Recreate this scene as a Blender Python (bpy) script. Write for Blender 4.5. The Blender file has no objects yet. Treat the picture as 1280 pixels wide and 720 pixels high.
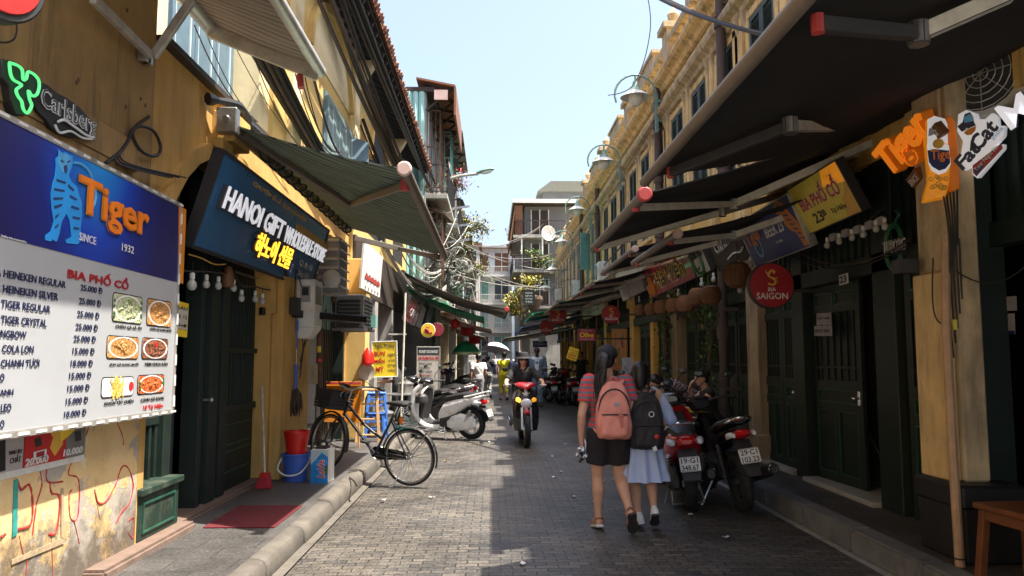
import bpy, bmesh, math, random
from mathutils import Vector as V, Matrix as MX, noise as NZ
R = math.radians
SC = bpy.context.scene
COL = SC.collection
rnd = random.Random(7)

# ---------------------------------------------------------------- camera, sky, sun, exposure
CH, FOC = 1.5, 960.0
PITCH = math.atan(87 / FOC); YAW = math.atan(25 / FOC * math.cos(PITCH))
_c = bpy.data.cameras.new('camera'); CAM = bpy.data.objects.new('camera', _c); COL.objects.link(CAM)
_c.sensor_width = 36; _c.lens = 27.0; _c.clip_start = 0.05; _c.clip_end = 2000
CAM.location = (0, 0, CH); CAM.rotation_euler = (R(90) + PITCH, 0, -YAW)
SC.camera = CAM
SUN_DIR = V((0.375, -0.12, 0.92)).normalized()        # towards the sun
W = bpy.data.worlds.new('World'); SC.world = W; W.use_nodes = True
nt = W.node_tree; bg = nt.nodes['Background']
sky = nt.nodes.new('ShaderNodeTexSky'); sky.sky_type = 'NISHITA'; sky.sun_disc = False
sky.sun_elevation = math.asin(SUN_DIR.z); sky.sun_rotation = math.atan2(SUN_DIR.x, SUN_DIR.y)
sky.air_density = 1.0; sky.dust_density = 6.0; sky.ozone_density = .5; sky.altitude = 20
hz = nt.nodes.new('ShaderNodeMix'); hz.data_type = 'RGBA'; hz.blend_type = 'ADD'; hz.inputs['Factor'].default_value = 1
hz.inputs['B'].default_value = (.68, .86, 1.15, 1)      # thin bright high haze over the blue
nt.links.new(sky.outputs[0], hz.inputs['A']); nt.links.new(hz.outputs['Result'], bg.inputs[0]); bg.inputs[1].default_value = 0.114
sl = bpy.data.lights.new('sun', 'SUN'); sl.energy = 5.0; sl.angle = R(0.6); sl.color = (1, .925, .80)
so = bpy.data.objects.new('sun', sl); COL.objects.link(so); so.location = (8, -4, 20)
so.rotation_euler = SUN_DIR.to_track_quat('Z', 'Y').to_euler()
SC.view_settings.view_transform = 'Standard'; SC.view_settings.look = 'None'
SC.view_settings.gamma = 1; SC.view_settings.use_curve_mapping = False
SC.view_settings.exposure = 1.42
SC.cycles.max_bounces = 6; SC.cycles.diffuse_bounces = 3; SC.cycles.glossy_bounces = 3
SC.cycles.transmission_bounces = 3; SC.cycles.transparent_max_bounces = 6
SC.cycles.use_denoising = True
SC.cycles.sample_clamp_indirect = 6

# ---------------------------------------------------------------- measuring helpers (pixels of the 1280x720 photo on a known real plane)
_sa, _ca, _sp, _cp = math.sin(YAW), math.cos(YAW), math.sin(PITCH), math.cos(PITCH)
_F = V((_sa*_cp, _ca*_cp, _sp)); _Rr = V((_ca, -_sa, 0)); _U = V((-_sa*_sp, -_ca*_sp, _cp))
def _ray(u, v): return _F + _Rr*((u-640)/FOC) + _U*((360-v)/FOC)
def onX(u, v, X): d = _ray(u, v); t = X/d.x; return V((X, d.y*t, CH+d.z*t))
def onY(u, v, Y): d = _ray(u, v); t = Y/d.y; return V((d.x*t, Y, CH+d.z*t))
def onZ(u, v, Z): d = _ray(u, v); t = (Z-CH)/d.z; return V((d.x*t, d.y*t, Z))

# ---------------------------------------------------------------- materials
MT = {}
def srgb(h):
    h = h.lstrip('#'); c = [int(h[i:i+2], 16)/255 for i in (0, 2, 4)]
    return tuple(x/12.92 if x <= .04045 else ((x+.055)/1.055)**2.4 for x in c)
def N(nt, t, **kw):
    n = nt.nodes.new(t)
    for k, v in kw.items():
        if hasattr(n, k): setattr(n, k, v)
    return n
def mat(name, col, rough=.6, metal=0., var=.15, scale=5., bump=0., bscale=60., emit=0., coat=0., stain=None, samt=.5, sscale=(3, 3, .5), slo=.5, shi=.7, trans=0., spec=.5, fine=0., sheen=0.):
    """a real surface: base colour with noise wear, optional streaky stains of another colour, optional bump"""
    if isinstance(col, str): col = srgb(col)
    m = bpy.data.materials.new(name); m.use_nodes = True; t = m.node_tree; L = t.links.new
    p = t.nodes['Principled BSDF']
    p.inputs['Roughness'].default_value = rough; p.inputs['Metallic'].default_value = metal
    p.inputs['Specular IOR Level'].default_value = spec
    if coat: p.inputs['Coat Weight'].default_value = coat; p.inputs['Coat Roughness'].default_value = .08
    if trans: p.inputs['Transmission Weight'].default_value = trans
    tc = N(t, 'ShaderNodeTexCoord')
    cur = None
    if var or stain:
        n1 = N(t, 'ShaderNodeTexNoise'); n1.inputs['Scale'].default_value = scale; n1.inputs['Detail'].default_value = 5; n1.inputs['Roughness'].default_value = .62
        L(tc.outputs['Object'], n1.inputs['Vector'])
        mr = N(t, 'ShaderNodeMapRange'); mr.inputs['From Min'].default_value = .25; mr.inputs['From Max'].default_value = .75
        mr.inputs['To Min'].default_value = 1-var; mr.inputs['To Max'].default_value = 1+var
        L(n1.outputs['Fac'], mr.inputs['Value'])
        vm = N(t, 'ShaderNodeVectorMath', operation='SCALE'); vm.inputs[0].default_value = col
        L(mr.outputs[0], vm.inputs['Scale']); cur = vm.outputs[0]
        r2 = N(t, 'ShaderNodeMapRange'); r2.inputs['To Min'].default_value = max(.03, rough-.12); r2.inputs['To Max'].default_value = min(1, rough+.14)
        L(n1.outputs['Fac'], r2.inputs['Value']); L(r2.outputs[0], p.inputs['Roughness'])
        if stain:
            mp = N(t, 'ShaderNodeMapping'); mp.inputs['Scale'].default_value = sscale; L(tc.outputs['Object'], mp.inputs[0])
            n2 = N(t, 'ShaderNodeTexNoise'); n2.inputs['Scale'].default_value = 1.6; n2.inputs['Detail'].default_value = 7; n2.inputs['Roughness'].default_value = .68
            L(mp.outputs[0], n2.inputs['Vector'])
            m2 = N(t, 'ShaderNodeMapRange'); m2.inputs['From Min'].default_value = slo; m2.inputs['From Max'].default_value = shi; m2.inputs['To Max'].default_value = samt
            L(n2.outputs['Fac'], m2.inputs['Value'])
            mx = N(t, 'ShaderNodeMix', data_type='RGBA'); L(m2.outputs[0], mx.inputs['Factor']); L(cur, mx.inputs['A'])
            mx.inputs['B'].default_value = (*(srgb(stain) if isinstance(stain, str) else stain), 1); cur = mx.outputs['Result']
        L(cur, p.inputs['Base Color'])
    else: p.inputs['Base Color'].default_value = (*col, 1)
    if emit:
        p.inputs['Emission Strength'].default_value = emit
        if cur: L(cur, p.inputs['Emission Color'])
        else: p.inputs['Emission Color'].default_value = (*col, 1)
    if bump:
        n3 = N(t, 'ShaderNodeTexNoise'); n3.inputs['Scale'].default_value = bscale; n3.inputs['Detail'].default_value = 4
        L(tc.outputs['Object'], n3.inputs['Vector'])
        b = N(t, 'ShaderNodeBump'); b.inputs['Strength'].default_value = bump; b.inputs['Distance'].default_value = .01
        L(n3.outputs['Fac'], b.inputs['Height']); L(b.outputs[0], p.inputs['Normal'])
    MT[name] = m
    return m

def pattern_mat(name, kind, cols, scale=10., axis=2, rough=.8, ratio=.5, bump=.15):
    """woven / printed surfaces: 'stripe' along an axis, 'speck' voronoi print, 'strand' hair"""
    m = bpy.data.materials.new(name); m.use_nodes = True; t = m.node_tree; L = t.links.new
    p = t.nodes['Principled BSDF']; p.inputs['Roughness'].default_value = rough
    tc = N(t, 'ShaderNodeTexCoord')
    cs = [srgb(c) if isinstance(c, str) else c for c in cols]
    ramp = N(t, 'ShaderNodeValToRGB'); e = ramp.color_ramp
    if kind == 'stripe':
        sx = N(t, 'ShaderNodeSeparateXYZ'); L(tc.outputs['Object'], sx.inputs[0])
        nz = N(t, 'ShaderNodeTexNoise'); nz.inputs['Scale'].default_value = 5; L(tc.outputs['Object'], nz.inputs['Vector'])
        ad = N(t, 'ShaderNodeMath', operation='MULTIPLY_ADD'); L(nz.outputs['Fac'], ad.inputs[0]); ad.inputs[1].default_value = .022; L(sx.outputs[axis], ad.inputs[2])
        mu = N(t, 'ShaderNodeMath', operation='MULTIPLY'); L(ad.outputs[0], mu.inputs[0]); mu.inputs[1].default_value = scale
        fr = N(t, 'ShaderNodeMath', operation='FRACT'); L(mu.outputs[0], fr.inputs[0])
        e.interpolation = 'CONSTANT'; e.elements[0].color = (*cs[0], 1); e.elements[1].position = ratio; e.elements[1].color = (*cs[1], 1)
        if len(cs) > 2: el = e.elements.new(.5+ratio/2); el.color = (*cs[2], 1)
        L(fr.outputs[0], ramp.inputs[0])
    else:
        if kind == 'speck':
            vo = N(t, 'ShaderNodeTexVoronoi'); vo.inputs['Scale'].default_value = scale; L(tc.outputs['Object'], vo.inputs['Vector'])
            src = vo.outputs['Distance']; e.elements[0].position = ratio*.6; e.elements[1].position = ratio
        else:
            mp = N(t, 'ShaderNodeMapping'); mp.inputs['Scale'].default_value = (scale, scale, scale*.06); L(tc.outputs['Object'], mp.inputs[0])
            vo = N(t, 'ShaderNodeTexNoise'); vo.inputs['Scale'].default_value = 1; vo.inputs['Detail'].default_value = 3; L(mp.outputs[0], vo.inputs['Vector'])
            src = vo.outputs['Fac']; e.elements[0].position = .35; e.elements[1].position = .7
        e.elements[0].color = (*cs[0], 1); e.elements[1].color = (*cs[1], 1)
        L(src, ramp.inputs[0])
    L(ramp.outputs[0], p.inputs['Base Color'])
    if bump:
        n3 = N(t, 'ShaderNodeTexNoise'); n3.inputs['Scale'].default_value = 25 if kind != 'strand' else scale; L(tc.outputs['Object'], n3.inputs['Vector'])
        b = N(t, 'ShaderNodeBump'); b.inputs['Strength'].default_value = bump; b.inputs['Distance'].default_value = .012
        L(n3.outputs['Fac'], b.inputs['Height']); L(b.outputs[0], p.inputs['Normal'])
    MT[name] = m; return m

# ---------------------------------------------------------------- mesh builder
class MB:
    def __init__(s, m=None):
        s.v = []; s.f = []; s.mi = []; s.ms = []; s.cur = 0; s.T = MX.Identity(4)
        if m: s.use(m)
    def use(s, m):
        if m not in s.ms: s.ms.append(m)
        s.cur = s.ms.index(m); return s
    def add(s, vs, fs):
        o = len(s.v); s.v += [s.T @ V(q) for q in vs]
        s.f += [tuple(i+o for i in f) for f in fs]; s.mi += [s.cur]*len(fs); return s
    def box(s, c, d, rz=0., rx=0., ry=0.):
        x, y, z = d[0]/2, d[1]/2, d[2]/2
        vs = [V(p) for p in ((-x,-y,-z),(x,-y,-z),(x,y,-z),(-x,y,-z),(-x,-y,z),(x,-y,z),(x,y,z),(-x,y,z))]
        if rz or rx or ry:
            r = MX.Rotation(rz, 3, 'Z') @ MX.Rotation(ry, 3, 'Y') @ MX.Rotation(rx, 3, 'X'); vs = [r @ q for q in vs]
        c = V(c)
        return s.add([q+c for q in vs], [(0,3,2,1),(4,5,6,7),(0,1,5,4),(1,2,6,5),(2,3,7,6),(3,0,4,7)])
    def b2(s, a, b):
        a, b = V(a), V(b); return s.box((a+b)/2, [abs(b[i]-a[i]) for i in range(3)])
    def quad(s, *p): return s.add(p, [tuple(range(len(p)))])
    def slab(s, pts, n):
        """polygon pts thickened along vector n"""
        k = len(pts); n = V(n); a = [V(p) for p in pts]; b = [p+n for p in a]
        return s.add(a+b, [tuple(range(k))[::-1], tuple(range(k, 2*k))] + [(i, (i+1) % k, (i+1) % k+k, i+k) for i in range(k)])
    def ring(s, rings, caps=True, closed=True):
        k = len(rings[0]); vs = [p for r in rings for p in r]; fs = []
        for j in range(len(rings)-1):
            for i in range(k if closed else k-1):
                a, b = j*k+i, j*k+(i+1) % k; fs.append((a, b, b+k, a+k))
        if caps: fs.append(tuple(range(k))[::-1]); fs.append(tuple(range((len(rings)-1)*k, len(rings)*k)))
        return s.add(vs, fs)
    def tube(s, pts, r, n=8, caps=True, sq=(1, 1)):
        pts = [V(p) for p in pts]; rs = r if isinstance(r, (list, tuple)) else [r]*len(pts); rings = []
        up = None
        for i, p in enumerate(pts):
            t = (pts[min(i+1, len(pts)-1)]-pts[max(i-1, 0)])
            t = t.normalized() if t.length > 1e-9 else V((0,0,1))
            if up is None:
                up = V((0,0,1)) if abs(t.z) < .9 else V((1,0,0))
            a = t.cross(up); a = a.normalized() if a.length > 1e-6 else V((1,0,0)); b = a.cross(t).normalized(); up = b
            rings.append([p + a*(math.cos(2*math.pi*k/n)*rs[i]*sq[0]) + b*(math.sin(2*math.pi*k/n)*rs[i]*sq[1]) for k in range(n)])
        return s.ring(rings, caps)
    def cyl(s, a, b, r, r2=None, n=12): return s.tube([a, b], [r, r if r2 is None else r2], n)
    def bar(s, a, b, w, h):
        """rectangular bar from a to b"""
        a, b = V(a), V(b); t = (b-a).normalized(); up = V((0,0,1)) if abs(t.z) < .95 else V((0,1,0))
        x = t.cross(up).normalized(); y = x.cross(t).normalized()
        return s.ring([[p-x*w/2-y*h/2, p+x*w/2-y*h/2, p+x*w/2+y*h/2, p-x*w/2+y*h/2] for p in (a, b)])
    def ell(s, c, r, n=14, m=9, rot=None):
        c = V(c); vs = []; fs = []
        r = (r, r, r) if isinstance(r, (int, float)) else r
        for j in range(m+1):
            th = math.pi*j/m
            for i in range(n):
                ph = 2*math.pi*i/n; q = V((r[0]*math.sin(th)*math.cos(ph), r[1]*math.sin(th)*math.sin(ph), r[2]*math.cos(th)))
                vs.append(c + (rot @ q if rot else q))
        for j in range(m):
            for i in range(n):
                a, b = j*n+i, j*n+(i+1) % n
                fs.append((a, a+n, b+n, b))
        return s.add(vs, fs)
    def lathe(s, prof, c=(0,0,0), n=20, ax='Z', caps=False):
        c = V(c); rings = []
        for r, h in prof:
            q = []
            for i in range(n):
                a = 2*math.pi*i/n; x, y = r*math.cos(a), r*math.sin(a)
                q.append(c + V({'Z': (x, y, h), 'X': (h, x, y), 'Y': (y, h, x)}[ax]))
            rings.append(q)
        return s.ring(rings, caps)
    def torus(s, c, Rr, r, ax='Y', n=28, m=8, sq=1.):
        pr = [(Rr+r*math.cos(2*math.pi*k/m), r*sq*math.sin(2*math.pi*k/m)) for k in range(m+1)]
        return s.lathe(pr, c, n, ax)
    def poly(s, pts2, z0, z1):
        """2-D outline in the local xy plane, from z0 to z1"""
        return s.slab([(x, y, z0) for x, y in pts2], (0, 0, z1-z0))
    def disc(s, c, r, z0, z1, n=32, sx=1.):
        return s.poly([(c[0]+r*sx*math.cos(2*math.pi*i/n), c[1]+r*math.sin(2*math.pi*i/n)) for i in range(n)], z0, z1)
    def text(s, body, x, y, w, h, z=.004, depth=.002, bold=0., shear=0., rot=0.):
        """lettering fitted to the w x h rectangle whose lower-left corner is (x, y)"""
        vs, fs = text_mesh(body, bold, shear)
        x0 = min(q[0] for q in vs); x1 = max(q[0] for q in vs); y0 = min(q[1] for q in vs); y1 = max(q[1] for q in vs)
        if w is None: w = (x1-x0)*h/(y1-y0)
        sx = w/max(1e-6, x1-x0); sy = h/max(1e-6, y1-y0); c, sn = math.cos(rot), math.sin(rot); out = []
        for q in vs:
            a, b = (q[0]-x0)*sx, (q[1]-y0)*sy
            out.append((x+a*c-b*sn, y+a*sn+b*c, z+(depth if q[2] > 0 else 0)))
        return s.add(out, fs)
    def build(s, name, parent=None, bevel=0., smooth=35., world=False, kind=None, segs=1):
        me = bpy.data.meshes.new(name); me.from_pydata([tuple(q) for q in s.v], [], s.f)
        for m in s.ms: me.materials.append(MT[m])
        if len(s.ms) > 1: me.polygons.foreach_set('material_index', s.mi)
        bm = bmesh.new(); bm.from_mesh(me)
        bmesh.ops.recalc_face_normals(bm, faces=bm.faces[:])
        if bevel:
            ed = [e for e in bm.edges if len(e.link_faces) == 2 and e.calc_face_angle(0) > R(30)]
            bmesh.ops.bevel(bm, geom=ed, offset=bevel, segments=segs, affect='EDGES', clamp_overlap=True)
        bm.to_mesh(me); bm.free()
        if smooth:
            me.polygons.foreach_set('use_smooth', [True]*len(me.polygons)); me.set_sharp_from_angle(angle=R(smooth))
        o = bpy.data.objects.new(name, me); COL.objects.link(o)
        _place(o, parent, world, kind); return o
WM = {}
def _place(o, parent, world=False, kind=None):
    if parent is not None:
        o.parent = parent
        o.matrix_local = WM[parent.name].inverted() if world else MX.Identity(4)
        WM[o.name] = MX.Identity(4) if world else WM[parent.name].copy()
    else: WM[o.name] = MX.Identity(4)
    if kind: o['kind'] = kind
def rebase(o, loc):
    """move a top-level mesh's origin to loc without moving the mesh"""
    loc = V(loc); o.data.transform(MX.Translation(-loc)); o.location = loc; WM[o.name] = MX.Translation(loc); return o
_TX = {}
def text_mesh(body, bold=0., shear=0.):
    k = (body, bold, shear)
    if k in _TX: return _TX[k]
    cu = bpy.data.curves.new('t', 'FONT'); cu.body = body; cu.size = 1; cu.offset = bold; cu.shear = shear; cu.extrude = .02; cu.resolution_u = 2
    o = bpy.data.objects.new('t', cu); COL.objects.link(o)
    dg = bpy.context.evaluated_depsgraph_get(); ev = o.evaluated_get(dg); me = ev.to_mesh()
    vs = [tuple(q.co) for q in me.vertices]; fs = [tuple(p.vertices) for p in me.polygons]
    ev.to_mesh_clear(); bpy.data.objects.remove(o); bpy.data.curves.remove(cu)
    _TX[k] = (vs, fs); return _TX[k]

def tag(o, label=None, cat=None, group=None, kind=None):
    if label: o['label'] = label
    if cat: o['category'] = cat
    if group: o['group'] = group
    if kind: o['kind'] = kind
    return o
def thing(name, label, cat, loc=(0,0,0), rz=0., group=None, mx=None):
    o = bpy.data.objects.new(name, None); COL.objects.link(o); o.empty_display_size = .1
    m = mx if mx is not None else MX.Translation(V(loc)) @ MX.Rotation(rz, 4, 'Z')
    o.matrix_world = m; WM[o.name] = m.copy()
    return tag(o, label, cat, group)
def children(o): return [c for c in o.children]
def clone(o, mx=None, label=None, parent=None, swap=None):
    c = o.copy(); COL.objects.link(c)
    if parent is not None: c.parent = parent
    if mx is not None: c.matrix_world = mx; WM[c.name] = mx.copy()
    if label: c['label'] = label
    for ch in o.children: clone(ch, parent=c, swap=swap)
    return c
def frame(P, right, up):
    """matrix with x along right, y along up, z out of the face"""
    r = V(right).normalized(); n = r.cross(V(up)).normalized(); u = n.cross(r).normalized()
    m = MX((r, u, n)).transposed().to_4x4(); m.translation = V(P); return m
def arc(c, r, a0, a1, n=10, sx=1.): return [(c[0]+r*sx*math.cos(R(a0+(a1-a0)*i/n)), c[1]+r*math.sin(R(a0+(a1-a0)*i/n))) for i in range(n+1)]
def sag(a, b, s, n=10):
    a, b = V(a), V(b); return [a.lerp(b, i/n) - V((0,0,1))*s*4*(i/n)*(1-i/n) for i in range(n+1)]
def spline(pts, n=6):
    pts = [V(p) for p in pts]; out = []
    for i in range(len(pts)-1):
        p0, p1, p2, p3 = pts[max(i-1,0)], pts[i], pts[i+1], pts[min(i+2, len(pts)-1)]
        for k in range(n):
            t = k/n
            out.append(.5*((2*p1)+(p2-p0)*t+(2*p0-5*p1+4*p2-p3)*t*t+(-p0+3*p1-3*p2+p3)*t**3))
    return out+[pts[-1]]

# ---------------------------------------------------------------- palette
def M_(*a, **k): return mat(*a, **k)
M_('kerb', (.115,.102,.086), .85, var=.4, scale=4, bump=.5, bscale=40, stain=(.07,.065,.06), samt=.7, sscale=(2,2,2), slo=.45, shi=.75)
M_('kerb_dark', (.17,.175,.18), .6, var=.3, scale=4, bump=.5, bscale=40, stain=(.05,.05,.05), samt=.7, sscale=(2,2,2))
M_('step_stone', (.17,.115,.09), .8, var=.25, scale=6, bump=.4, stain=(.1,.08,.07), sscale=(3,3,3))
M_('marble', (.42,.42,.40), .35, var=.15, stain=(.15,.14,.13), sscale=(2,2,2))
M_('ochre_dirty', (.34,.215,.085), .85, var=.28, scale=2.2, bump=.35, bscale=18, stain=(.05,.036,.025), samt=.75, sscale=(4,4,.45), slo=.48, shi=.7)
M_('ochre', (.56,.34,.10), .85, var=.16, scale=2.5, bump=.25, bscale=22, stain=(.25,.14,.055), samt=.45, sscale=(5,5,.5), slo=.5, shi=.72)
M_('yellow', (.62,.43,.15), .85, var=.12, scale=2.5, bump=.2, bscale=22, stain=(.42,.28,.11), samt=.5, sscale=(5,5,.4), slo=.5, shi=.72)
M_('yellow_pale', (.74,.62,.38), .85, var=.1, scale=2.5, bump=.2, bscale=22, stain=(.5,.36,.18), samt=.4, sscale=(5,5,.4))
M_('cream', (.76,.48,.135), .85, var=.2, scale=2.2, bump=.25, bscale=20, stain=(.20,.16,.11), samt=.6, sscale=(6,6,.35), slo=.5, shi=.7)
M_('cream_trim', (.72,.50,.22), .85, var=.2, scale=3, bump=.3, bscale=25, stain=(.13,.105,.075), samt=.75, sscale=(5,5,1.2), slo=.46, shi=.68)
M_('stone_grey', (.52,.41,.25), .88, var=.25, scale=3, bump=.4, bscale=25, stain=(.12,.10,.075), samt=.6, sscale=(5,5,1), slo=.42, shi=.66)
M_('concrete', (.33,.32,.30), .88, var=.25, scale=2, bump=.3, bscale=20, stain=(.10,.09,.08), samt=.6, sscale=(5,5,.5))
M_('white_wall', (.72,.72,.70), .8, var=.1, scale=1.5, stain=(.35,.33,.30), samt=.5, sscale=(3,3,.4))
M_('grey_wall', (.15,.155,.165), .8, var=.15, scale=1.5, stain=(.18,.17,.16), samt=.6, sscale=(3,3,.4))
M_('turquoise', (.25,.52,.50), .55, var=.15, scale=3, stain=(.4,.5,.48), sscale=(6,6,.4))
M_('tile', (.22,.085,.045), .8, var=.45, scale=7, bump=.3, stain=(.06,.035,.025), samt=.8, sscale=(3,3,3), slo=.45)
M_('dark_wood', (.035,.024,.017), .7, var=.4, scale=6, bump=.3, bscale=30)
M_('green_wood', (.007,.018,.014), .55, var=.35, scale=5, bump=.15, bscale=40, stain=(.015,.02,.017), sscale=(6,6,.6))
M_('green_wood_edge', (.02,.085,.055), .5, var=.35, scale=8)
M_('green_panel', (.012,.032,.022), .6, var=.3, scale=6, bump=.2, stain=(.12,.12,.09), samt=.6, sscale=(3,3,2))
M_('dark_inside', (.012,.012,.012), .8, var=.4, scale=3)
M_('black', (.014,.014,.015), .5, var=.2)
M_('black_gloss', (.012,.012,.014), .2, var=.1, coat=.6)
M_('rubber', (.017,.017,.017), .8, var=.3, scale=20, bump=.2, bscale=80)
M_('plastic_dark', (.035,.035,.037), .55, var=.15, scale=12)
M_('shut_blue', (.10,.165,.215), .6, var=.2, scale=6, stain=(.1,.14,.17), sscale=(6,6,.6))
M_('shut_pale', (.15,.22,.215), .6, var=.2, scale=6, stain=(.2,.27,.3), sscale=(6,6,.6))
M_('shut_trim', (.42,.52,.54), .6, var=.15, scale=8)
M_('shut_green', (.04,.062,.058), .6, var=.3, scale=6)
M_('shut_teal', (.16,.36,.33), .6, var=.25, scale=6)
M_('awn_grey', (.15,.15,.125), .85, var=.18, scale=8, bump=.3, bscale=14, trans=0)
M_('awn_dark', (.008,.008,.009), .85, var=.25, scale=3, bump=.3, bscale=6)
M_('awn_green', (.02,.38,.17), .75, var=.2, scale=3)
M_('awn_green_dk', (.015,.055,.035), .8, var=.25, scale=3)
M_('awn_blue', (.03,.09,.24), .8, var=.2, scale=3)
M_('alu', (.52,.50,.46), .38, metal=.55, var=.18, scale=9, stain=(.16,.14,.12), sscale=(4,4,4))
M_('alu_white', (.56,.54,.47), .5, var=.15, scale=9, stain=(.2,.18,.15), sscale=(4,4,4))
M_('bar_brown', (.145,.12,.10), .5, var=.2, scale=9, stain=(.08,.065,.055), sscale=(4,4,4))
M_('steel', (.42,.42,.42), .35, metal=.9, var=.2, scale=12)
M_('chrome', (.75,.75,.75), .14, metal=1., var=.08, scale=10)
M_('rust', (.13,.06,.035), .85, var=.5, scale=10, bump=.4, stain=(.25,.21,.17), sscale=(5,5,2))
M_('pipe_brown', (.075,.05,.042), .65, var=.35, scale=9, stain=(.16,.10,.08), sscale=(6,6,.6))
M_('lamp_green', (.16,.27,.24), .5, var=.25, scale=12)
M_('lamp_glass', (.72,.73,.68), .25, var=.06, scale=6)
M_('bulb', (.42,.42,.38), .18, var=.05, scale=8)
M_('cap_red', (.40,.05,.05), .5, var=.15)
M_('cap_pink', (.52,.38,.34), .6, var=.15)
M_('red', (.52,.02,.02), .45, var=.12, scale=7)
M_('red_paint', (.55,.016,.02), .25, var=.08, coat=.7)
M_('red_dark', (.34,.012,.02), .4, var=.15)
M_('maroon', (.28,.014,.03), .25, var=.08, coat=.7)
M_('mat_red', (.11,.009,.015), .95, var=.25, scale=14, bump=.6, bscale=150)
M_('orange', (.88,.22,.015), .45, var=.1)
M_('orange_side', (.62,.20,.01), .5, var=.15)
M_('amber', (.85,.30,.012), .3, var=.2, scale=8, emit=.12)
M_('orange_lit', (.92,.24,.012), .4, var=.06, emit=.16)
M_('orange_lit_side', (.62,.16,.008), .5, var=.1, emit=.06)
M_('pillar_yellow', (.66,.48,.24), .85, var=.2, scale=4, bump=.3, stain=(.2,.13,.07), sscale=(6,6,1))
M_('white_lit', (.8,.8,.84), .4, var=.04, emit=.13)
M_('gold', (.72,.42,.06), .45, var=.15)
M_('yellow_sign', (.72,.62,.05), .5, var=.1, scale=4)
M_('yellow_olive', (.78,.66,.09), .5, var=.15, scale=4)
M_('yellow_bright', (.85,.60,.03), .45, var=.08)
M_('white', (.70,.70,.69), .5, var=.05, scale=5)
M_('white_dirty', (.68,.68,.65), .6, var=.14, scale=6, stain=(.35,.33,.30), sscale=(4,4,1))
M_('white_vinyl', (.37,.385,.41), .4, var=.05, scale=2, bump=.25, bscale=5, stain=(.36,.36,.37), samt=.4, sscale=(1.5,4,1))
M_('white_paint', (.72,.73,.72), .3, var=.05, coat=.6)
M_('column', (.42,.32,.2), .85, var=.25, scale=3, bump=.3, stain=(.1,.08,.06), samt=.7, sscale=(5,5,.5), slo=.45)
M_('silver_paint', (.74,.75,.74), .28, metal=.12, var=.06, coat=.5)
M_('black_paint', (.013,.013,.015), .22, var=.1, coat=.6)
M_('navy', (.012,.018,.11), .38, var=.12, scale=3)
M_('navy_dark', (.03,.05,.19), .45, var=.15, scale=3)
M_('vinyl_blue', (.012,.10,.62), .35, var=.25, scale=1.5)
M_('cyan_glow', (.03,.34,.86), .35, var=.22, scale=2.2)
M_('tiger_blue', (.10,.42,.78), .4, var=.2, scale=14)
M_('hanoi_blue', (.02,.11,.26), .3, var=.12, scale=2, coat=.15)
M_('ink', (.012,.016,.06), .45, var=.0)
M_('ink_black', (.012,.012,.012), .45, var=.0)
M_('bucket_red', (.60,.018,.012), .35, var=.08)
M_('bucket_blue', (.05,.12,.46), .4, var=.1)
M_('stool_blue', (.06,.19,.62), .4, var=.1)
M_('wood', (.46,.27,.12), .65, var=.3, scale=9, bump=.2, stain=(.22,.11,.05), sscale=(12,12,1))
M_('wood_orange', (.15,.05,.012), .55, var=.3, scale=9, bump=.2, stain=(.12,.04,.012), sscale=(12,12,2))
M_('bamboo', (.42,.27,.16), .6, var=.25, scale=9, stain=(.2,.12,.07), sscale=(8,8,1))
M_('lantern', (.17,.075,.03), .75, var=.3, scale=24, bump=.5, bscale=60)
M_('neon_green', (.10,.75,.22), .4, var=0, emit=.4)
M_('neon_white', (.75,.78,.78), .3, var=0)
M_('neon_off', (.03,.14,.075), .3, var=.1)
M_('led_orange', (.95,.42,.03), .4, var=0, emit=1.1)
M_('led_white', (.80,.80,.86), .4, var=0, emit=.22)
M_('leaf', (.055,.12,.02), .6, var=.5, scale=5)
M_('leaf_light', (.20,.24,.05), .6, var=.4, scale=5)
M_('leaf_dry', (.26,.16,.05), .7, var=.4, scale=5)
M_('flower', (.5,.03,.09), .6, var=.3, scale=7)
M_('bark', (.12,.085,.06), .85, var=.35, scale=9, bump=.5)
M_('cable', (.02,.018,.017), .55, var=.3, scale=10)
M_('cable_brown', (.07,.045,.032), .6, var=.4, scale=10)
M_('cable_grey', (.34,.33,.31), .55, var=.3, scale=10)
M_('glass_dark', (.03,.04,.045), .08, var=.1)
M_('glass_pale', (.35,.46,.48), .1, var=.2, scale=2)
M_('glass_clear', (.70,.74,.76), .08, var=.1, scale=20)
M_('reflector', (.55,.01,.012), .15, var=.1, coat=.5)
M_('indicator', (.9,.34,.02), .2, var=.05, emit=.25)
M_('indicator_lit', (1,.42,.04), .2, var=0, emit=1.5)
M_('skin', (.60,.345,.235), .55, var=.08, scale=8, spec=.35)
M_('skin_tan', (.36,.19,.115), .55, var=.08, scale=8, spec=.35)
M_('skin_dark', (.065,.035,.024), .5, var=.1, scale=8, spec=.35)
M_('lip', (.36,.07,.06), .45, var=0)
M_('eye_dark', (.01,.008,.008), .2, var=0)
pattern_mat('hair', 'strand', ((.006,.005,.005), (.025,.020,.018)), 160, rough=.42, bump=.3)
M_('hat_black', (.018,.018,.02), .8, var=.2, bump=.2)
M_('hat_navy', (.018,.021,.032), .8, var=.2, scale=12, bump=.2)
pattern_mat('shirt_stripe', 'stripe', ((.62,.055,.065), (.13,.155,.20)), 23., 2, ratio=.5)
M_('shorts_black', (.018,.014,.017), .85, var=.25, scale=6, bump=.4, bscale=14)
M_('dress_blue', (.44,.54,.80), .85, var=.1, scale=6, bump=.5, bscale=12)
M_('bag_pink', (.70,.27,.215), .8, var=.1, scale=10, bump=.25, bscale=40)
M_('bag_pink_dark', (.5,.16,.13), .8, var=.1, scale=10)
M_('bag_black', (.017,.017,.02), .7, var=.3, scale=8, bump=.5, bscale=18)
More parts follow.
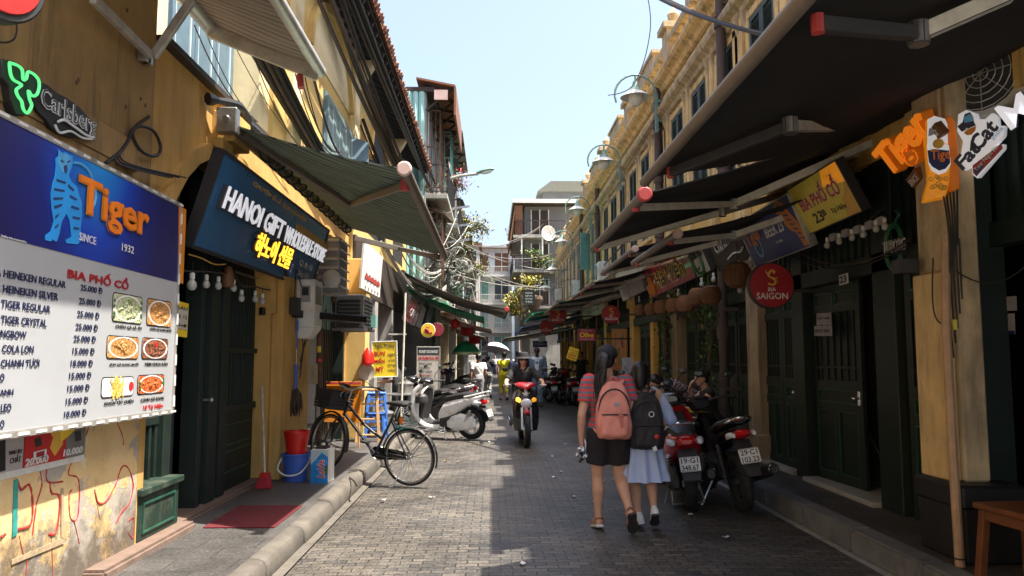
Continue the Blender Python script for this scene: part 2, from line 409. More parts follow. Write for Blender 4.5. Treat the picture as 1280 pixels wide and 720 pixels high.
M_('zip', (.03,.025,.03), .6, var=0)
M_('sole_white', (.70,.69,.66), .6, var=.1)
M_('sole_dark', (.03,.03,.03), .7, var=.1)
M_('shoe_white', (.74,.74,.74), .6, var=.08, scale=12)
M_('strap_tan', (.30,.15,.09), .6, var=.1)
M_('cloth_yellow', (.62,.56,.015), .85, var=.12, scale=8, bump=.4, bscale=14)
M_('cloth_black', (.02,.02,.022), .85, var=.3, scale=8, bump=.4, bscale=14)
M_('cloth_grey', (.30,.30,.32), .85, var=.3, scale=8, bump=.4, bscale=14)
M_('cloth_navy', (.025,.035,.065), .85, var=.25, scale=8, bump=.4, bscale=14)
M_('cloth_white', (.74,.75,.77), .85, var=.08, scale=8, bump=.4, bscale=14)
M_('denim', (.17,.24,.33), .85, var=.25, scale=12, bump=.5, bscale=20)
pattern_mat('floral', 'speck', ((.42,.30,.30), (.05,.035,.045)), 38, ratio=.55)
pattern_mat('camo', 'speck', ((.36,.37,.37), (.06,.06,.06)), 16, ratio=.6)
M_('umbrella', (.72,.70,.82), .7, var=.06, scale=4)
M_('parasol_green', (.03,.42,.16), .7, var=.1)
M_('parasol_pale', (.62,.72,.42), .7, var=.1)
M_('foil', (.6,.62,.68), .2, metal=.8, var=.3, scale=30, bump=1., bscale=60)
M_('food_green', (.25,.33,.12), .5, var=.8, scale=60, bump=.8, bscale=90, stain=(.65,.62,.5), sscale=(40,40,40), slo=.45, shi=.6, samt=1)
M_('food_brown', (.40,.17,.05), .5, var=.8, scale=60, bump=.8, bscale=90, stain=(.62,.36,.13), sscale=(40,40,40), slo=.45, shi=.6, samt=1)
M_('food_red', (.42,.07,.02), .4, var=.8, scale=60, bump=.8, bscale=90, stain=(.65,.20,.05), sscale=(40,40,40), slo=.45, shi=.6, samt=1)
M_('food_fries', (.80,.52,.12), .5, var=.3, scale=60, bump=.6, bscale=90)
M_('food_dark', (.14,.05,.03), .4, var=.8, scale=60, bump=.8, bscale=90, stain=(.34,.13,.07), sscale=(40,40,40), slo=.45, shi=.6, samt=1)
M_('teal_paint', (.03,.30,.27), .6, var=.4, scale=14)
M_('graffiti', (.36,.025,.02), .7, var=.3, scale=30)
M_('pale_green_sign', (.36,.44,.28), .4, var=.3, scale=6)
M_('sign_grey', (.44,.40,.40), .3, var=.2, scale=3)
M_('sign_brown', (.18,.075,.03), .6, var=.3, scale=12, bump=.3)
M_('board', (.50,.47,.42), .7, var=.15, scale=4)
M_('chalk_black', (.02,.022,.025), .6, var=.2)
M_('pot_metal', (.40,.40,.38), .3, metal=.8, var=.2)
M_('water_blue', (.02,.22,.55), .3, var=.3, scale=9)

# sidewalk and street paving
def paving(name, c1, c2, mortar, bw, bh, rough, bump=.6, rot=0., bias=0.):
    m = bpy.data.materials.new(name); m.use_nodes = True; t = m.node_tree; L = t.links.new; p = t.nodes['Principled BSDF']
    tc = N(t, 'ShaderNodeTexCoord'); mp = N(t, 'ShaderNodeMapping'); mp.inputs['Rotation'].default_value = (0, 0, rot); L(tc.outputs['Object'], mp.inputs[0])
    wn = N(t, 'ShaderNodeTexNoise'); wn.inputs['Scale'].default_value = 2.2; wn.inputs['Detail'].default_value = 3; L(mp.outputs[0], wn.inputs['Vector'])
    wv = N(t, 'ShaderNodeVectorMath', operation='MULTIPLY_ADD'); L(wn.outputs['Color'], wv.inputs[0]); wv.inputs[1].default_value = (.03, .03, 0); L(mp.outputs[0], wv.inputs[2])
    br = N(t, 'ShaderNodeTexBrick'); br.offset = .5; br.inputs['Scale'].default_value = 1; br.inputs['Brick Width'].default_value = bw; br.inputs['Row Height'].default_value = bh
    br.inputs['Mortar Size'].default_value = .006; br.inputs['Mortar Smooth'].default_value = .35; br.inputs['Bias'].default_value = bias
    br.inputs['Color1'].default_value = (*c1, 1); br.inputs['Color2'].default_value = (*c2, 1); br.inputs['Mortar'].default_value = (*mortar, 1)
    L(wv.outputs[0], br.inputs['Vector'])
    n1 = N(t, 'ShaderNodeTexNoise'); n1.inputs['Scale'].default_value = .9; n1.inputs['Detail'].default_value = 8; n1.inputs['Roughness'].default_value = .7; L(tc.outputs['Object'], n1.inputs['Vector'])
    mr = N(t, 'ShaderNodeMapRange'); mr.inputs['From Min'].default_value = .3; mr.inputs['From Max'].default_value = .7; mr.inputs['To Min'].default_value = .45; mr.inputs['To Max'].default_value = 1.4; L(n1.outputs['Fac'], mr.inputs['Value'])
    wr = N(t, 'ShaderNodeTexNoise'); wr.inputs['Scale'].default_value = 3.1; wr.inputs['Detail'].default_value = 7; wr.inputs['Roughness'].default_value = .75; L(tc.outputs['Object'], wr.inputs['Vector'])
    wm = N(t, 'ShaderNodeMapRange'); wm.inputs['From Min'].default_value = .42; wm.inputs['From Max'].default_value = .66; wm.inputs['To Max'].default_value = .8; L(wr.outputs['Fac'], wm.inputs['Value'])
    wx = N(t, 'ShaderNodeMix', data_type='RGBA'); L(wm.outputs[0], wx.inputs['Factor']); L(br.outputs['Color'], wx.inputs['A']); wx.inputs['B'].default_value = (*[(a+b)*.48 for a, b in zip(c1, c2)], 1)
    sc = N(t, 'ShaderNodeVectorMath', operation='SCALE'); L(wx.outputs['Result'], sc.inputs[0])
    fn = N(t, 'ShaderNodeTexNoise'); fn.inputs['Scale'].default_value = 48; fn.inputs['Detail'].default_value = 5; fn.inputs['Roughness'].default_value = .7; L(tc.outputs['Object'], fn.inputs['Vector'])
    fm = N(t, 'ShaderNodeMapRange'); fm.inputs['From Min'].default_value = .32; fm.inputs['From Max'].default_value = .68; fm.inputs['To Min'].default_value = .4; fm.inputs['To Max'].default_value = 1.65; L(fn.outputs['Fac'], fm.inputs['Value'])
    ml = N(t, 'ShaderNodeMath', operation='MULTIPLY'); L(fm.outputs[0], ml.inputs[0]); L(mr.outputs[0], ml.inputs[1]); L(ml.outputs[0], sc.inputs['Scale'])
    # litter-like pale specks and dark oil spots
    n2 = N(t, 'ShaderNodeTexNoise'); n2.inputs['Scale'].default_value = 26; n2.inputs['Detail'].default_value = 6; L(tc.outputs['Object'], n2.inputs['Vector'])
    m2 = N(t, 'ShaderNodeMapRange'); m2.inputs['From Min'].default_value = .68; m2.inputs['From Max'].default_value = .74; m2.inputs['To Max'].default_value = .35; L(n2.outputs['Fac'], m2.inputs['Value'])
    mx = N(t, 'ShaderNodeMix', data_type='RGBA'); L(m2.outputs[0], mx.inputs['Factor']); L(sc.outputs[0], mx.inputs['A']); mx.inputs['B'].default_value = (.34, .31, .27, 1)
    n4 = N(t, 'ShaderNodeTexNoise'); n4.inputs['Scale'].default_value = 1.7; n4.inputs['Detail'].default_value = 5; L(tc.outputs['Object'], n4.inputs['Vector'])
    m4 = N(t, 'ShaderNodeMapRange'); m4.inputs['From Min'].default_value = .63; m4.inputs['From Max'].default_value = .72; m4.inputs['To Max'].default_value = .65; L(n4.outputs['Fac'], m4.inputs['Value'])
    mx2 = N(t, 'ShaderNodeMix', data_type='RGBA'); L(m4.outputs[0], mx2.inputs['Factor']); L(mx.outputs['Result'], mx2.inputs['A']); mx2.inputs['B'].default_value = (.025, .022, .02, 1)
    L(mx2.outputs['Result'], p.inputs['Base Color'])
    rr = N(t, 'ShaderNodeMapRange'); rr.inputs['To Min'].default_value = rough-.2; rr.inputs['To Max'].default_value = rough+.22; L(n1.outputs['Fac'], rr.inputs['Value']); L(rr.outputs[0], p.inputs['Roughness'])
    n3 = N(t, 'ShaderNodeTexNoise'); n3.inputs['Scale'].default_value = 30; n3.inputs['Detail'].default_value = 5; L(tc.outputs['Object'], n3.inputs['Vector'])
    ad = N(t, 'ShaderNodeMath', operation='MULTIPLY_ADD'); L(n3.outputs['Fac'], ad.inputs[0]); ad.inputs[1].default_value = .5
    iv = N(t, 'ShaderNodeMath', operation='MULTIPLY'); L(br.outputs['Fac'], iv.inputs[0]); iv.inputs[1].default_value = -1.; L(iv.outputs[0], ad.inputs[2])
    b = N(t, 'ShaderNodeBump'); b.inputs['Strength'].default_value = bump; b.inputs['Distance'].default_value = .012; L(ad.outputs[0], b.inputs['Height']); L(b.outputs[0], p.inputs['Normal'])
    MT[name] = m
paving('paving', (.128,.112,.093), (.05,.048,.047), (.018,.017,.017), .165, .082, .54, .8)
paving('sidewalk_slab', (.085,.08,.077), (.06,.057,.055), (.03,.028,.026), .42, .30, .6, .35)
paving('brick_far', (.40,.30,.2), (.34,.25,.17), (.2,.17,.14), .25, .08, .8, .4)

# the near wall's flaking plaster: pale yellow with grey patches and mould
def flaking():
    m = bpy.data.materials.new('flaking'); m.use_nodes = True; t = m.node_tree; L = t.links.new; p = t.nodes['Principled BSDF']; p.inputs['Roughness'].default_value = .88
    tc = N(t, 'ShaderNodeTexCoord')
    def noise(s, d=6, r=.65, sc=None):
        n = N(t, 'ShaderNodeTexNoise'); n.inputs['Scale'].default_value = s; n.inputs['Detail'].default_value = d; n.inputs['Roughness'].default_value = r
        if sc:
            mp = N(t, 'ShaderNodeMapping'); mp.inputs['Scale'].default_value = sc; L(tc.outputs['Object'], mp.inputs[0]); L(mp.outputs[0], n.inputs['Vector'])
        else: L(tc.outputs['Object'], n.inputs['Vector'])
        return n.outputs['Fac']
    def mask(src, a, b, amt=1.):
        r = N(t, 'ShaderNodeMapRange'); r.inputs['From Min'].default_value = a; r.inputs['From Max'].default_value = b; r.inputs['To Max'].default_value = amt; L(src, r.inputs['Value']); return r.outputs[0]
    def mix(f, a, b):
        x = N(t, 'ShaderNodeMix', data_type='RGBA'); L(f, x.inputs['Factor'])
        if isinstance(a, tuple): x.inputs['A'].default_value = (*a, 1)
        else: L(a, x.inputs['A'])
        x.inputs['B'].default_value = (*b, 1); return x.outputs['Result']
    c = mix(mask(noise(3), .3, .7), (.62,.43,.19), (.74,.56,.30))
    peel = mask(noise(2.1, 9, .66), .545, .555, 1.); c = mix(peel, c, (.40,.36,.31)); c = mix(mask(noise(7, 8, .7), .615, .622, .9), c, (.47,.43,.37))
    c = mix(mask(noise(4.5, 8), .6, .63, .8), c, (.70,.62,.50))
    # mould: a stain patch near the foot of the wall with its own ragged outline
    sx = N(t, 'ShaderNodeSeparateXYZ'); L(tc.outputs['Object'], sx.inputs[0])
    zz = N(t, 'ShaderNodeMath', operation='MULTIPLY_ADD'); L(sx.outputs[2], zz.inputs[0]); zz.inputs[1].default_value = -.55; zz.inputs[2].default_value = .36
    ad = N(t, 'ShaderNodeMath', operation='ADD'); L(zz.outputs[0], ad.inputs[0]); L(noise(3.2, 9, .72), ad.inputs[1])
    c = mix(mask(ad.outputs[0], .53, .72, .85), c, (.085,.06,.04))
    c = mix(mask(noise(16, 5, .7), .62, .7, .5), c, (.16,.10,.05))
    L(c, p.inputs['Base Color'])
    b = N(t, 'ShaderNodeBump'); b.inputs['Strength'].default_value = .5; b.inputs['Distance'].default_value = .015; hh = N(t, 'ShaderNodeMath', operation='MULTIPLY_ADD'); L(peel, hh.inputs[0]); hh.inputs[1].default_value = -.5; L(noise(9, 9, .75), hh.inputs[2]); L(hh.outputs[0], b.inputs['Height']); L(b.outputs[0], p.inputs['Normal'])
    MT['flaking'] = m
flaking()
# striped translucent awning canvas
def canvas(name, c1, c2, scale, axis, transl=.25):
    m = bpy.data.materials.new(name); m.use_nodes = True; t = m.node_tree; L = t.links.new; p = t.nodes['Principled BSDF']; p.inputs['Roughness'].default_value = .9
    tc = N(t, 'ShaderNodeTexCoord'); sx = N(t, 'ShaderNodeSeparateXYZ'); L(tc.outputs['Object'], sx.inputs[0])
    mp = N(t, 'ShaderNodeMapping'); mp.inputs['Scale'].default_value = (3, 3, 3); L(tc.outputs['Object'], mp.inputs[0])
    mp.inputs['Scale'].default_value[axis] = scale*1.6
    n = N(t, 'ShaderNodeTexNoise'); n.inputs['Scale'].default_value = 1; n.inputs['Detail'].default_value = 6; n.inputs['Roughness'].default_value = .7; L(mp.outputs[0], n.inputs['Vector'])
    mu = N(t, 'ShaderNodeMath', operation='MULTIPLY'); L(sx.outputs[axis], mu.inputs[0]); mu.inputs[1].default_value = scale
    fr = N(t, 'ShaderNodeMath', operation='FRACT'); L(mu.outputs[0], fr.inputs[0])
    ad = N(t, 'ShaderNodeMath', operation='MULTIPLY_ADD'); L(n.outputs['Fac'], ad.inputs[0]); ad.inputs[1].default_value = 1.0; f5 = N(t, 'ShaderNodeMath', operation='MULTIPLY'); L(fr.outputs[0], f5.inputs[0]); f5.inputs[1].default_value = .55; L(f5.outputs[0], ad.inputs[2])
    rp = N(t, 'ShaderNodeValToRGB'); rp.color_ramp.elements[0].position = .5; rp.color_ramp.elements[1].position = .9
    rp.color_ramp.elements[0].color = (*c1, 1); rp.color_ramp.elements[1].color = (*c2, 1); L(ad.outputs[0], rp.inputs[0]); L(rp.outputs[0], p.inputs['Base Color'])
    tr = N(t, 'ShaderNodeBsdfTranslucent'); L(rp.outputs[0], tr.inputs['Color']); ms = N(t, 'ShaderNodeMixShader'); ms.inputs[0].default_value = transl
    L(p.outputs[0], ms.inputs[1]); L(tr.outputs[0], ms.inputs[2]); L(ms.outputs[0], t.nodes['Material Output'].inputs['Surface'])
    MT[name] = m
canvas('canvas_grey', (.035,.052,.042), (.21,.26,.22), 8, 1, .2)
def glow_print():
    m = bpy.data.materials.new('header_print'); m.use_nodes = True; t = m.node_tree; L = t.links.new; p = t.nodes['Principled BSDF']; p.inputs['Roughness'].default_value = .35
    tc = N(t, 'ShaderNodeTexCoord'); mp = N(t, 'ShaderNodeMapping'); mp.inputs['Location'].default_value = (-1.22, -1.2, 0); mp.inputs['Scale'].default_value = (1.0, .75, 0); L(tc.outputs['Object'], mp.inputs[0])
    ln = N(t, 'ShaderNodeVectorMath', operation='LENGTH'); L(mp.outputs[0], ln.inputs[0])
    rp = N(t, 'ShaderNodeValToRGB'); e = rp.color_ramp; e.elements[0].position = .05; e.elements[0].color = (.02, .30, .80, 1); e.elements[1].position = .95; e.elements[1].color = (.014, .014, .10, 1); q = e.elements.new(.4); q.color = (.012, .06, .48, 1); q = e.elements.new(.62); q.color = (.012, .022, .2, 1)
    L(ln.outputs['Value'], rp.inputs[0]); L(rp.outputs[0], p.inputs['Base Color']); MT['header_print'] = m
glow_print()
canvas('canvas_brown', (.17,.14,.12), (.34,.28,.24), 10, 1, .12)
canvas('canvas_far', (.07,.07,.06), (.19,.17,.15), 7, 1, .15)

# ================================================================ SETTING
def structure(name, mb, **k): return mb.build(name, kind='structure', **k)
g = MB('concrete'); g.quad((-300,-60,-.03),(300,-60,-.03),(300,600,-.03),(-300,600,-.03)); structure('ground', g, smooth=0)
g = MB('paving')
n = 60
for i in range(n):   # gentle camber, so the paving is not a perfect plane
    y0, y1 = -8+i*2.2, -8+(i+1)*2.2
    xs = [-1.62, -1.1, -.4, .6, 1.6, 2.3, 2.86]; zs = [-.012, 0, .012, .02, .012, 0, -.012]
    for k in range(6): g.quad((xs[k],y0,zs[k]-.02),(xs[k+1],y0,zs[k+1]-.02),(xs[k+1],y1,zs[k+1]-.02),(xs[k],y1,zs[k]-.02))
structure('road', g, smooth=60)
g = MB('sidewalk_slab'); g.b2((-4.6,-8,-.02),(-1.645,66,.145)); structure('sidewalk_left', g, smooth=0)
g = MB('sidewalk_slab'); g.b2((3.0,-8,-.02),(5.2,66,.145)); structure('sidewalk_right', g, smooth=0)
g = MB('kerb'); y = -7.
while y < 64:
    l = rnd.uniform(.85, 1.15)
    dx = rnd.uniform(-.015, .015); dz = rnd.uniform(-.018, .008)
    g.slab([(-1.66, y+.004, -.03), (-1.515+dx, y+.004, -.03), (-1.52+dx, y+.004, .095+dz), (-1.54+dx, y+.004, .135+dz), (-1.58+dx, y+.004, .15+dz), (-1.66, y+.004, .155+dz)], (0, l-.022, 0)); y += l
structure('kerb_left', g, bevel=.006, smooth=50)
g = MB('kerb_dark'); y = -7.3
while y < 64:
    l = rnd.uniform(.9, 1.1); dx = rnd.uniform(-.006, .006); dz = rnd.uniform(-.006, .006)
    g.b2((2.83+dx, y+.004, -.03), (3.01, y+l-.008, .158+dz)); y += l
structure('kerb_right', g, bevel=.018, smooth=50, segs=2)
g = MB('kerb'); g.quad((-1.52,-8,.0),(-1.44,-8,-.006),(-1.45,64,-.006),(-1.52,64,.0)); structure('gutter', g, smooth=0)

def part(mb, name, root, bevel=0., smooth=35., sub=None, **k): return mb.build(name, sub or root, bevel=bevel, smooth=smooth, world=True, **k)

def arch_wall(mb, x0, x1, y0, y1, z0, z1, arches):
    """wall slab between x0 and x1 with arched openings [(yc, half, spring z, rise)] cut down to z0"""
    pts = [(y0, z0)]
    for yc, h, sp, rs in arches:
        pts += [(yc-h, z0), (yc-h, sp)] + [(yc-h*math.cos(math.pi*i/14), sp+rs*math.sin(math.pi*i/14)) for i in range(1, 14)] + [(yc+h, sp), (yc+h, z0)]
    pts += [(y1, z0), (y1, z1), (y0, z1)]
    mb.slab([(x0, a, b) for a, b in pts], (x1-x0, 0, 0))
def arch_band(mb, x0, x1, yc, h, sp, rs, w):
    """moulding following an arch"""
    ri = [[(x0, yc-h*math.cos(t), sp+rs*math.sin(t)), (x1, yc-h*math.cos(t), sp+rs*math.sin(t)), (x1, yc-(h+w)*math.cos(t), sp+(rs+w)*math.sin(t)), (x0, yc-(h+w)*math.cos(t), sp+(rs+w)*math.sin(t))] for t in [math.pi*i/16 for i in range(17)]]
    mb.ring([[V(q) for q in r] for r in ri])
def shutters(root, x, y0, y1, z0, z1, m_body, m_trim, out=1, leaves=2, louvre=True, name='shutter', tilt=0.):
    """pair of shutter leaves on a plane of constant x, facing out (+1: towards +x); each leaf its own part"""
    w = (y1-y0)/leaves; obs = []
    for k in range(leaves):
        a, b = y0+k*w+.006, y0+(k+1)*w-.006; s = MB(m_body); X0, X1 = x, x+out*.035
        fr = .07*min(1, w/.5)
        for c, d in (((a, z0), (a+fr, z1)), ((b-fr, z0), (b, z1)), ((a+fr, z1-fr), (b-fr, z1)), ((a+fr, z0), (b-fr, z0+fr)), ((a+fr, (z0+z1)/2-.035), (b-fr, (z0+z1)/2+.035))):
            s.b2((X0, c[0], c[1]), (X1, d[0], d[1]))
        if louvre:
            z = z0+fr
            while z < z1-fr-.03:
                if abs(z+.02-(z0+z1)/2) > .05:
                    s.slab([(x+out*.004, a+fr, z+.034), (x+out*.03, a+fr, z+.004), (x+out*.03, a+fr, z-.002), (x+out*.004, a+fr, z+.026)], (0, b-a-2*fr, 0))
                z += .048
            s.b2((x-out*.004, a+fr, z0+fr), (x+out*.002, b-fr, z1-fr))
        else:
            s.b2((x+out*.001, a+fr, z0+fr), (x+out*.018, b-fr, z1-fr))
            s.use(m_trim)
            for q0, q1 in ((z0+fr, (z0+z1)/2-.035), ((z0+z1)/2+.035, z1-fr)):
                for c, d in (((a+fr, q0), (a+fr+.03, q1)), ((b-fr-.03, q0), (b-fr, q1)), ((a+fr+.014, q0), (b-fr-.014, q0+.014)), ((a+fr+.014, q1-.014), (b-fr-.014, q1))):
                    s.b2((x+out*.018, c[0], c[1]), (x+out*.03, d[0], d[1]))
        obs.append(part(s, name, root, smooth=0))
    return obs

# ================================================================ LEFT SIDE
# ---- the near ochre house with the beer menu on its wall
r = thing('corner_house', 'dirty ochre plaster house on the near left with red graffiti low on its wall', 'house', (-2.5, 3, 0), group=None)
w = MB('flaking'); arch_wall(w, -3.3, -2.5, -6, 5.58, 0, 1.9, []); part(w, 'wall', r, smooth=0)
w = MB('ochre_dirty'); w.b2((-3.3, -6, 1.9), (-2.497, 5.58, 7.2)); part(w, 'upper_wall', r, smooth=0)
w = MB('ochre_dirty'); w.b2((-2.497, 3.2, 2.78), (-2.46, 5.3, 2.98)); w.b2((-2.497, 3.6, 2.62), (-2.47, 5.0, 2.78)); part(w, 'patch', r, bevel=.004)
gr = MB('graffiti')
def scrawl(pts, rr=.0075):
    rr *= .62
    P = spline([onX(u, v, -2.5) for u, v in pts], 6); gr.tube(P, [rr*(.6+.8*rnd.random()) for _ in P], 6)
scrawl([(22,600),(26,612),(36,606),(40,625),(38,655),(22,662)], .010); scrawl([(50,590),(52,606),(45,632),(40,670)])
scrawl([(62,565),(58,600),(78,602)]); scrawl([(62,602),(64,616),(74,622),(70,664),(60,668)], .011)
scrawl([(94,570),(85,592),(98,600),(97,645),(88,648),(86,620),(90,612)]); scrawl([(92,650),(97,670),(99,680)], .006)
scrawl([(118,612),(122,628),(132,627),(144,606),(152,584),(160,585),(166,605),(162,628),(152,640),(144,655)], .009)
scrawl([(145,525),(153,545),(154,556)], .007); scrawl([(112,530),(107,545)]); scrawl([(160,652),(167,648),(166,672),(160,666)], .006)
scrawl([(0,672),(6,668)], .013); scrawl([(24,670),(28,690),(33,700),(32,718)], .006); scrawl([(64,675),(66,720)], .005); scrawl([(118,615),(125,650)], .004)
part(gr, 'graffiti', r)
pb = MB('column'); P = [onX(u, v, -2.497) for u, v in ((14,706),(14,700),(78,672),(80,679))]; pb.slab(P, (.004,0,0)); P = [onX(u, v, -2.497) for u, v in ((76,610),(79,610),(79,672),(76,674))]; pb.slab(P, (.004,0,0)); part(pb, 'paper_remains', r)
pb = MB('teal_paint'); P = [onX(u, v, -2.497) for u, v in ((17,600),(22,598),(21,668),(15,672))]; pb.slab(P, (.003,0,0)); part(pb, 'paint_mark', r)
bl = MB('rust')
for _ in range(16):
    y, z = rnd.uniform(3.6, 5.5), rnd.uniform(2.9, 4.2); bl.ell((-2.497, y, z), (.012, .014, .016), 6, 4)
part(bl, 'bolt', r)

# ---- the yellow arcaded house: ground-floor arcade, upper storey behind it, long tiled eave
A1 = (7.2, 1.52, 2.0, 1.33); A2 = (11.65, 1.5, 2.0, 1.35)
r = thing('yellow_house', 'bright yellow house with ground floor arches, blue shutters and a long red tiled eave', 'house', (-2.5, 9, 0))
w = MB('ochre'); arch_wall(w, -2.82, -2.5, 5.585, 13.3, 0, 3.85, [A1, A2]); part(w, 'arcade_wall', r, smooth=0)
for a in (A1, A2): w = MB('ochre'); arch_band(w, -2.52, -2.44, *a, .13); part(w, 'arch_moulding', r, smooth=50)
w = MB('ochre'); w.b2((-2.5, 8.78, .14), (-2.37, 10.05, 2.75)); w.b2((-2.52, 8.7, 2.75), (-2.30, 10.14, 2.92)); w.b2((-2.52, 8.62, 2.92), (-2.2, 10.25, 3.12)); part(w, 'pilaster', r, bevel=.01)
w = MB('ochre'); w.b2((-2.52, 6.65, 3.27), (-2.36, 6.92, 3.42)); w.b2((-2.52, 6.75, 3.42), (-2.3, 7.2, 3.7)); part(w, 'corbel', r, bevel=.008)
w = MB('yellow'); w.b2((-2.52, 13.2, .14), (-2.16, 13.62, 3.2)); part(w, 'pilaster', r, bevel=.01)
w = MB('dark_wood'); w.b2((-2.84, 5.6, 3.85), (-2.42, 10.2, 3.9)); part(w, 'coping', r)
w = MB('yellow'); w.b2((-6, 5.59, 3.3), (-2.9, 8.6, 7.0)); part(w, 'upper_wall', r, smooth=0)
w = MB('yellow'); w.b2((-6, 8.6, 3.86), (-2.5, 22.2, 7.0)); part(w, 'upper_wall', r, smooth=0)
w = MB('yellow'); w.b2((-6, 13.3, 0), (-5.2, 22.2, 3.86)); w.b2((-5.2, 13.62, 3.2), (-2.5, 22.2, 3.86)); 
part(w, 'wall', r, smooth=0)
for yy in (16.2, 18.9, 21.8): w = MB('concrete'); w.b2((-2.9, yy, 0), (-2.45, yy+.35, 3.2)); part(w, 'pilaster', r, bevel=.01)
w = MB('dark_wood'); w.b2((-2.5, 13.7, 2.7), (-2.44, 22, 3.7)); part(w, 'fascia', r, smooth=0)
for a, b in (((-2.9, 8.25, 3.9), (-2.55, 8.61, 7)), ((-2.9, 6.3, 3.9), (-2.84, 6.55, 6.9)), ((-2.52, 9.2, 3.95), (-2.43, 9.62, 7)), ((-2.52, 13.4, 3.95), (-2.43, 13.8, 7))): w = MB('yellow_pale'); w.b2(a, b); part(w, 'wall_strip', r, bevel=.008)
f = MB('shut_blue'); f.b2((-2.9, 6.56, 3.86), (-2.86, 8.24, 6.4)); fr_ = part(f, 'shutter_frame', r, smooth=0)
shutters(r, -2.86, 6.6, 8.2, 3.9, 6.3, 'shut_blue', 'shut_trim', 1, 3, False)
wn = MB('shut_blue'); wn.b2((-2.51, 11.1, 3.95), (-2.47, 13.3, 5.45)); win = part(wn, 'window', r, smooth=0)
shutters(r, -2.47, 11.15, 12.2, 4.0, 5.38, 'shut_pale', 'shut_trim', 1, 2, False); shutters(r, -2.47, 12.2, 13.25, 4.0, 5.38, 'shut_pale', 'shut_trim', 1, 2, False)
s = MB('shut_blue'); s.box((-2.36, 13.4, 4.7), (.05, .5, 1.3), rz=R(-28)); part(s, 'open_shutter', r, bevel=.004)
w = MB('yellow_pale'); w.slab([(-2.505, 11.6-1.45*math.cos(t), 5.72+.95*math.sin(t)) for t in [math.pi*i/14 for i in range(15)]], (.02, 0, 0)); part(w, 'arch_panel', r, smooth=0)
for a in ((11.6, 1.45, 5.72, .95, .12), (16.6, 1.25, 5.5, 1.1, .14), (20.2, 1.0, 5.5, 1.0, .14)): w = MB('yellow'); arch_band(w, -2.51, -2.42, *a); part(w, 'arch_moulding', r, smooth=50)
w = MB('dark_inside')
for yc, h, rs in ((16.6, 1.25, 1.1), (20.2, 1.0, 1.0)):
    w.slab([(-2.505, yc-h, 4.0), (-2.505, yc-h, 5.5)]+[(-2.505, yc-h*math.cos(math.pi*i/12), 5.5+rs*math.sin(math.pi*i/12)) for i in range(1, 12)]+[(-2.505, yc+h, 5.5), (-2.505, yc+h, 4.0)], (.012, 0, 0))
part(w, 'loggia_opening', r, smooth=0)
w = MB('yellow_pale')
for yy in (9.3, 13.5, 18.5): w.slab([(-2.5, yy, 6.25), (-2.3, yy, 6.5), (-2.1, yy, 6.85), (-2.5, yy, 6.85)], (0, .22, 0))
part(w, 'bracket', r, bevel=.01)
E0, E1 = 8.3, 22.6
rf = MB('tile'); rf.slab([(-1.86, E0, 7.02), (-1.86, E1, 7.02), (-5.5, E1, 9.1), (-5.5, E0, 9.1)], (0, 0, .05))
y = E0+.06
while y < E1:
    z = rnd.uniform(-.012, .012); rf.tube([(-1.83+rnd.uniform(-.02,.02), y, 7.07+z), (-5.5, y, 9.18)], .062, 7); y += .165
ro = part(rf, 'roof', r, smooth=40)
rf = MB('dark_wood'); rf.slab([(-1.92, E0, 6.985), (-1.92, E1, 6.985), (-2.6, E1, 6.985+.39), (-2.6, E0, 6.985+.39)], (0, 0, -.025))
y = E0+.1
while y < E1: rf.bar((-1.95, y, 6.93), (-2.6, y, 7.3), .06, .09); y += .42
rf.b2((-2.06, E0, 6.84), (-2.0, E1, 6.94)); part(rf, 'rafter', r, sub=ro)

# ---- shop front under the first arch (dark green joinery)
r = thing('storefront', 'dark green timber storefront in the first yellow arch with bars and an open doorway', 'storefront', (-2.9, 7.2, .14))
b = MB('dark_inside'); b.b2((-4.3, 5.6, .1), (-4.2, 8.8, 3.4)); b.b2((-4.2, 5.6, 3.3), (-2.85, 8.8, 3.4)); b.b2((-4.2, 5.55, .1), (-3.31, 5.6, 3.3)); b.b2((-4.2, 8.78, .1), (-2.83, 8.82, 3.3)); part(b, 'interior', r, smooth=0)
b = MB('green_panel'); b.b2((-2.80, 5.6, .2), (-2.49, 6.3, .52)); b.b2((-2.82, 5.59, .52), (-2.46, 6.33, .57)); part(b, 'low_panel', r, bevel=.006)
b = MB('green_wood_edge'); 
for c, d in (((5.66, .25), (6.22, .265)), ((5.66, .45), (6.22, .465)), ((5.66, .265), (5.675, .45)), ((6.205, .265), (6.22, .45))): b.b2((-2.489, c[0], c[1]), (-2.478, d[0], d[1]))
part(b, 'panel_trim', r, smooth=0)
b = MB('green_wood')
for i in range(6): b.b2((-2.66, 5.63+i*.105, .57), (-2.63, 5.67+i*.105, 2.5))
b.b2((-2.67, 5.6, .98), (-2.62, 6.2, 1.04)); part(b, 'window_bars', r, bevel=.003)
b = MB('green_wood'); b.b2((-2.78, 6.19, .14), (-2.58, 6.33, 3.2)); b.b2((-2.78, 7.0, .14), (-2.62, 7.1, 3.2)); b.b2((-2.78, 5.6, 2.5), (-2.6, 8.75, 2.62)); part(b, 'door_post', r, bevel=.006)
d = MB('green_wood'); d.box((-3.0, 6.75, 1.25), (.5, .05, 2.1), rz=R(25)); d.box((-2.99, 6.72, .55), (.36, .05, .5), rz=R(25)); d.box((-2.99, 6.72, 1.15), (.36, .05, .06), rz=R(25)); dr = part(d, 'door', r, bevel=.008)
d = MB('green_wood')
d.b2((-2.72, 7.12, .16), (-2.66, 8.7, 2.5))
for i in range(10): d.b2((-2.66, 7.78+i*.085, 1.0), (-2.635, 7.81+i*.085, 2.3))
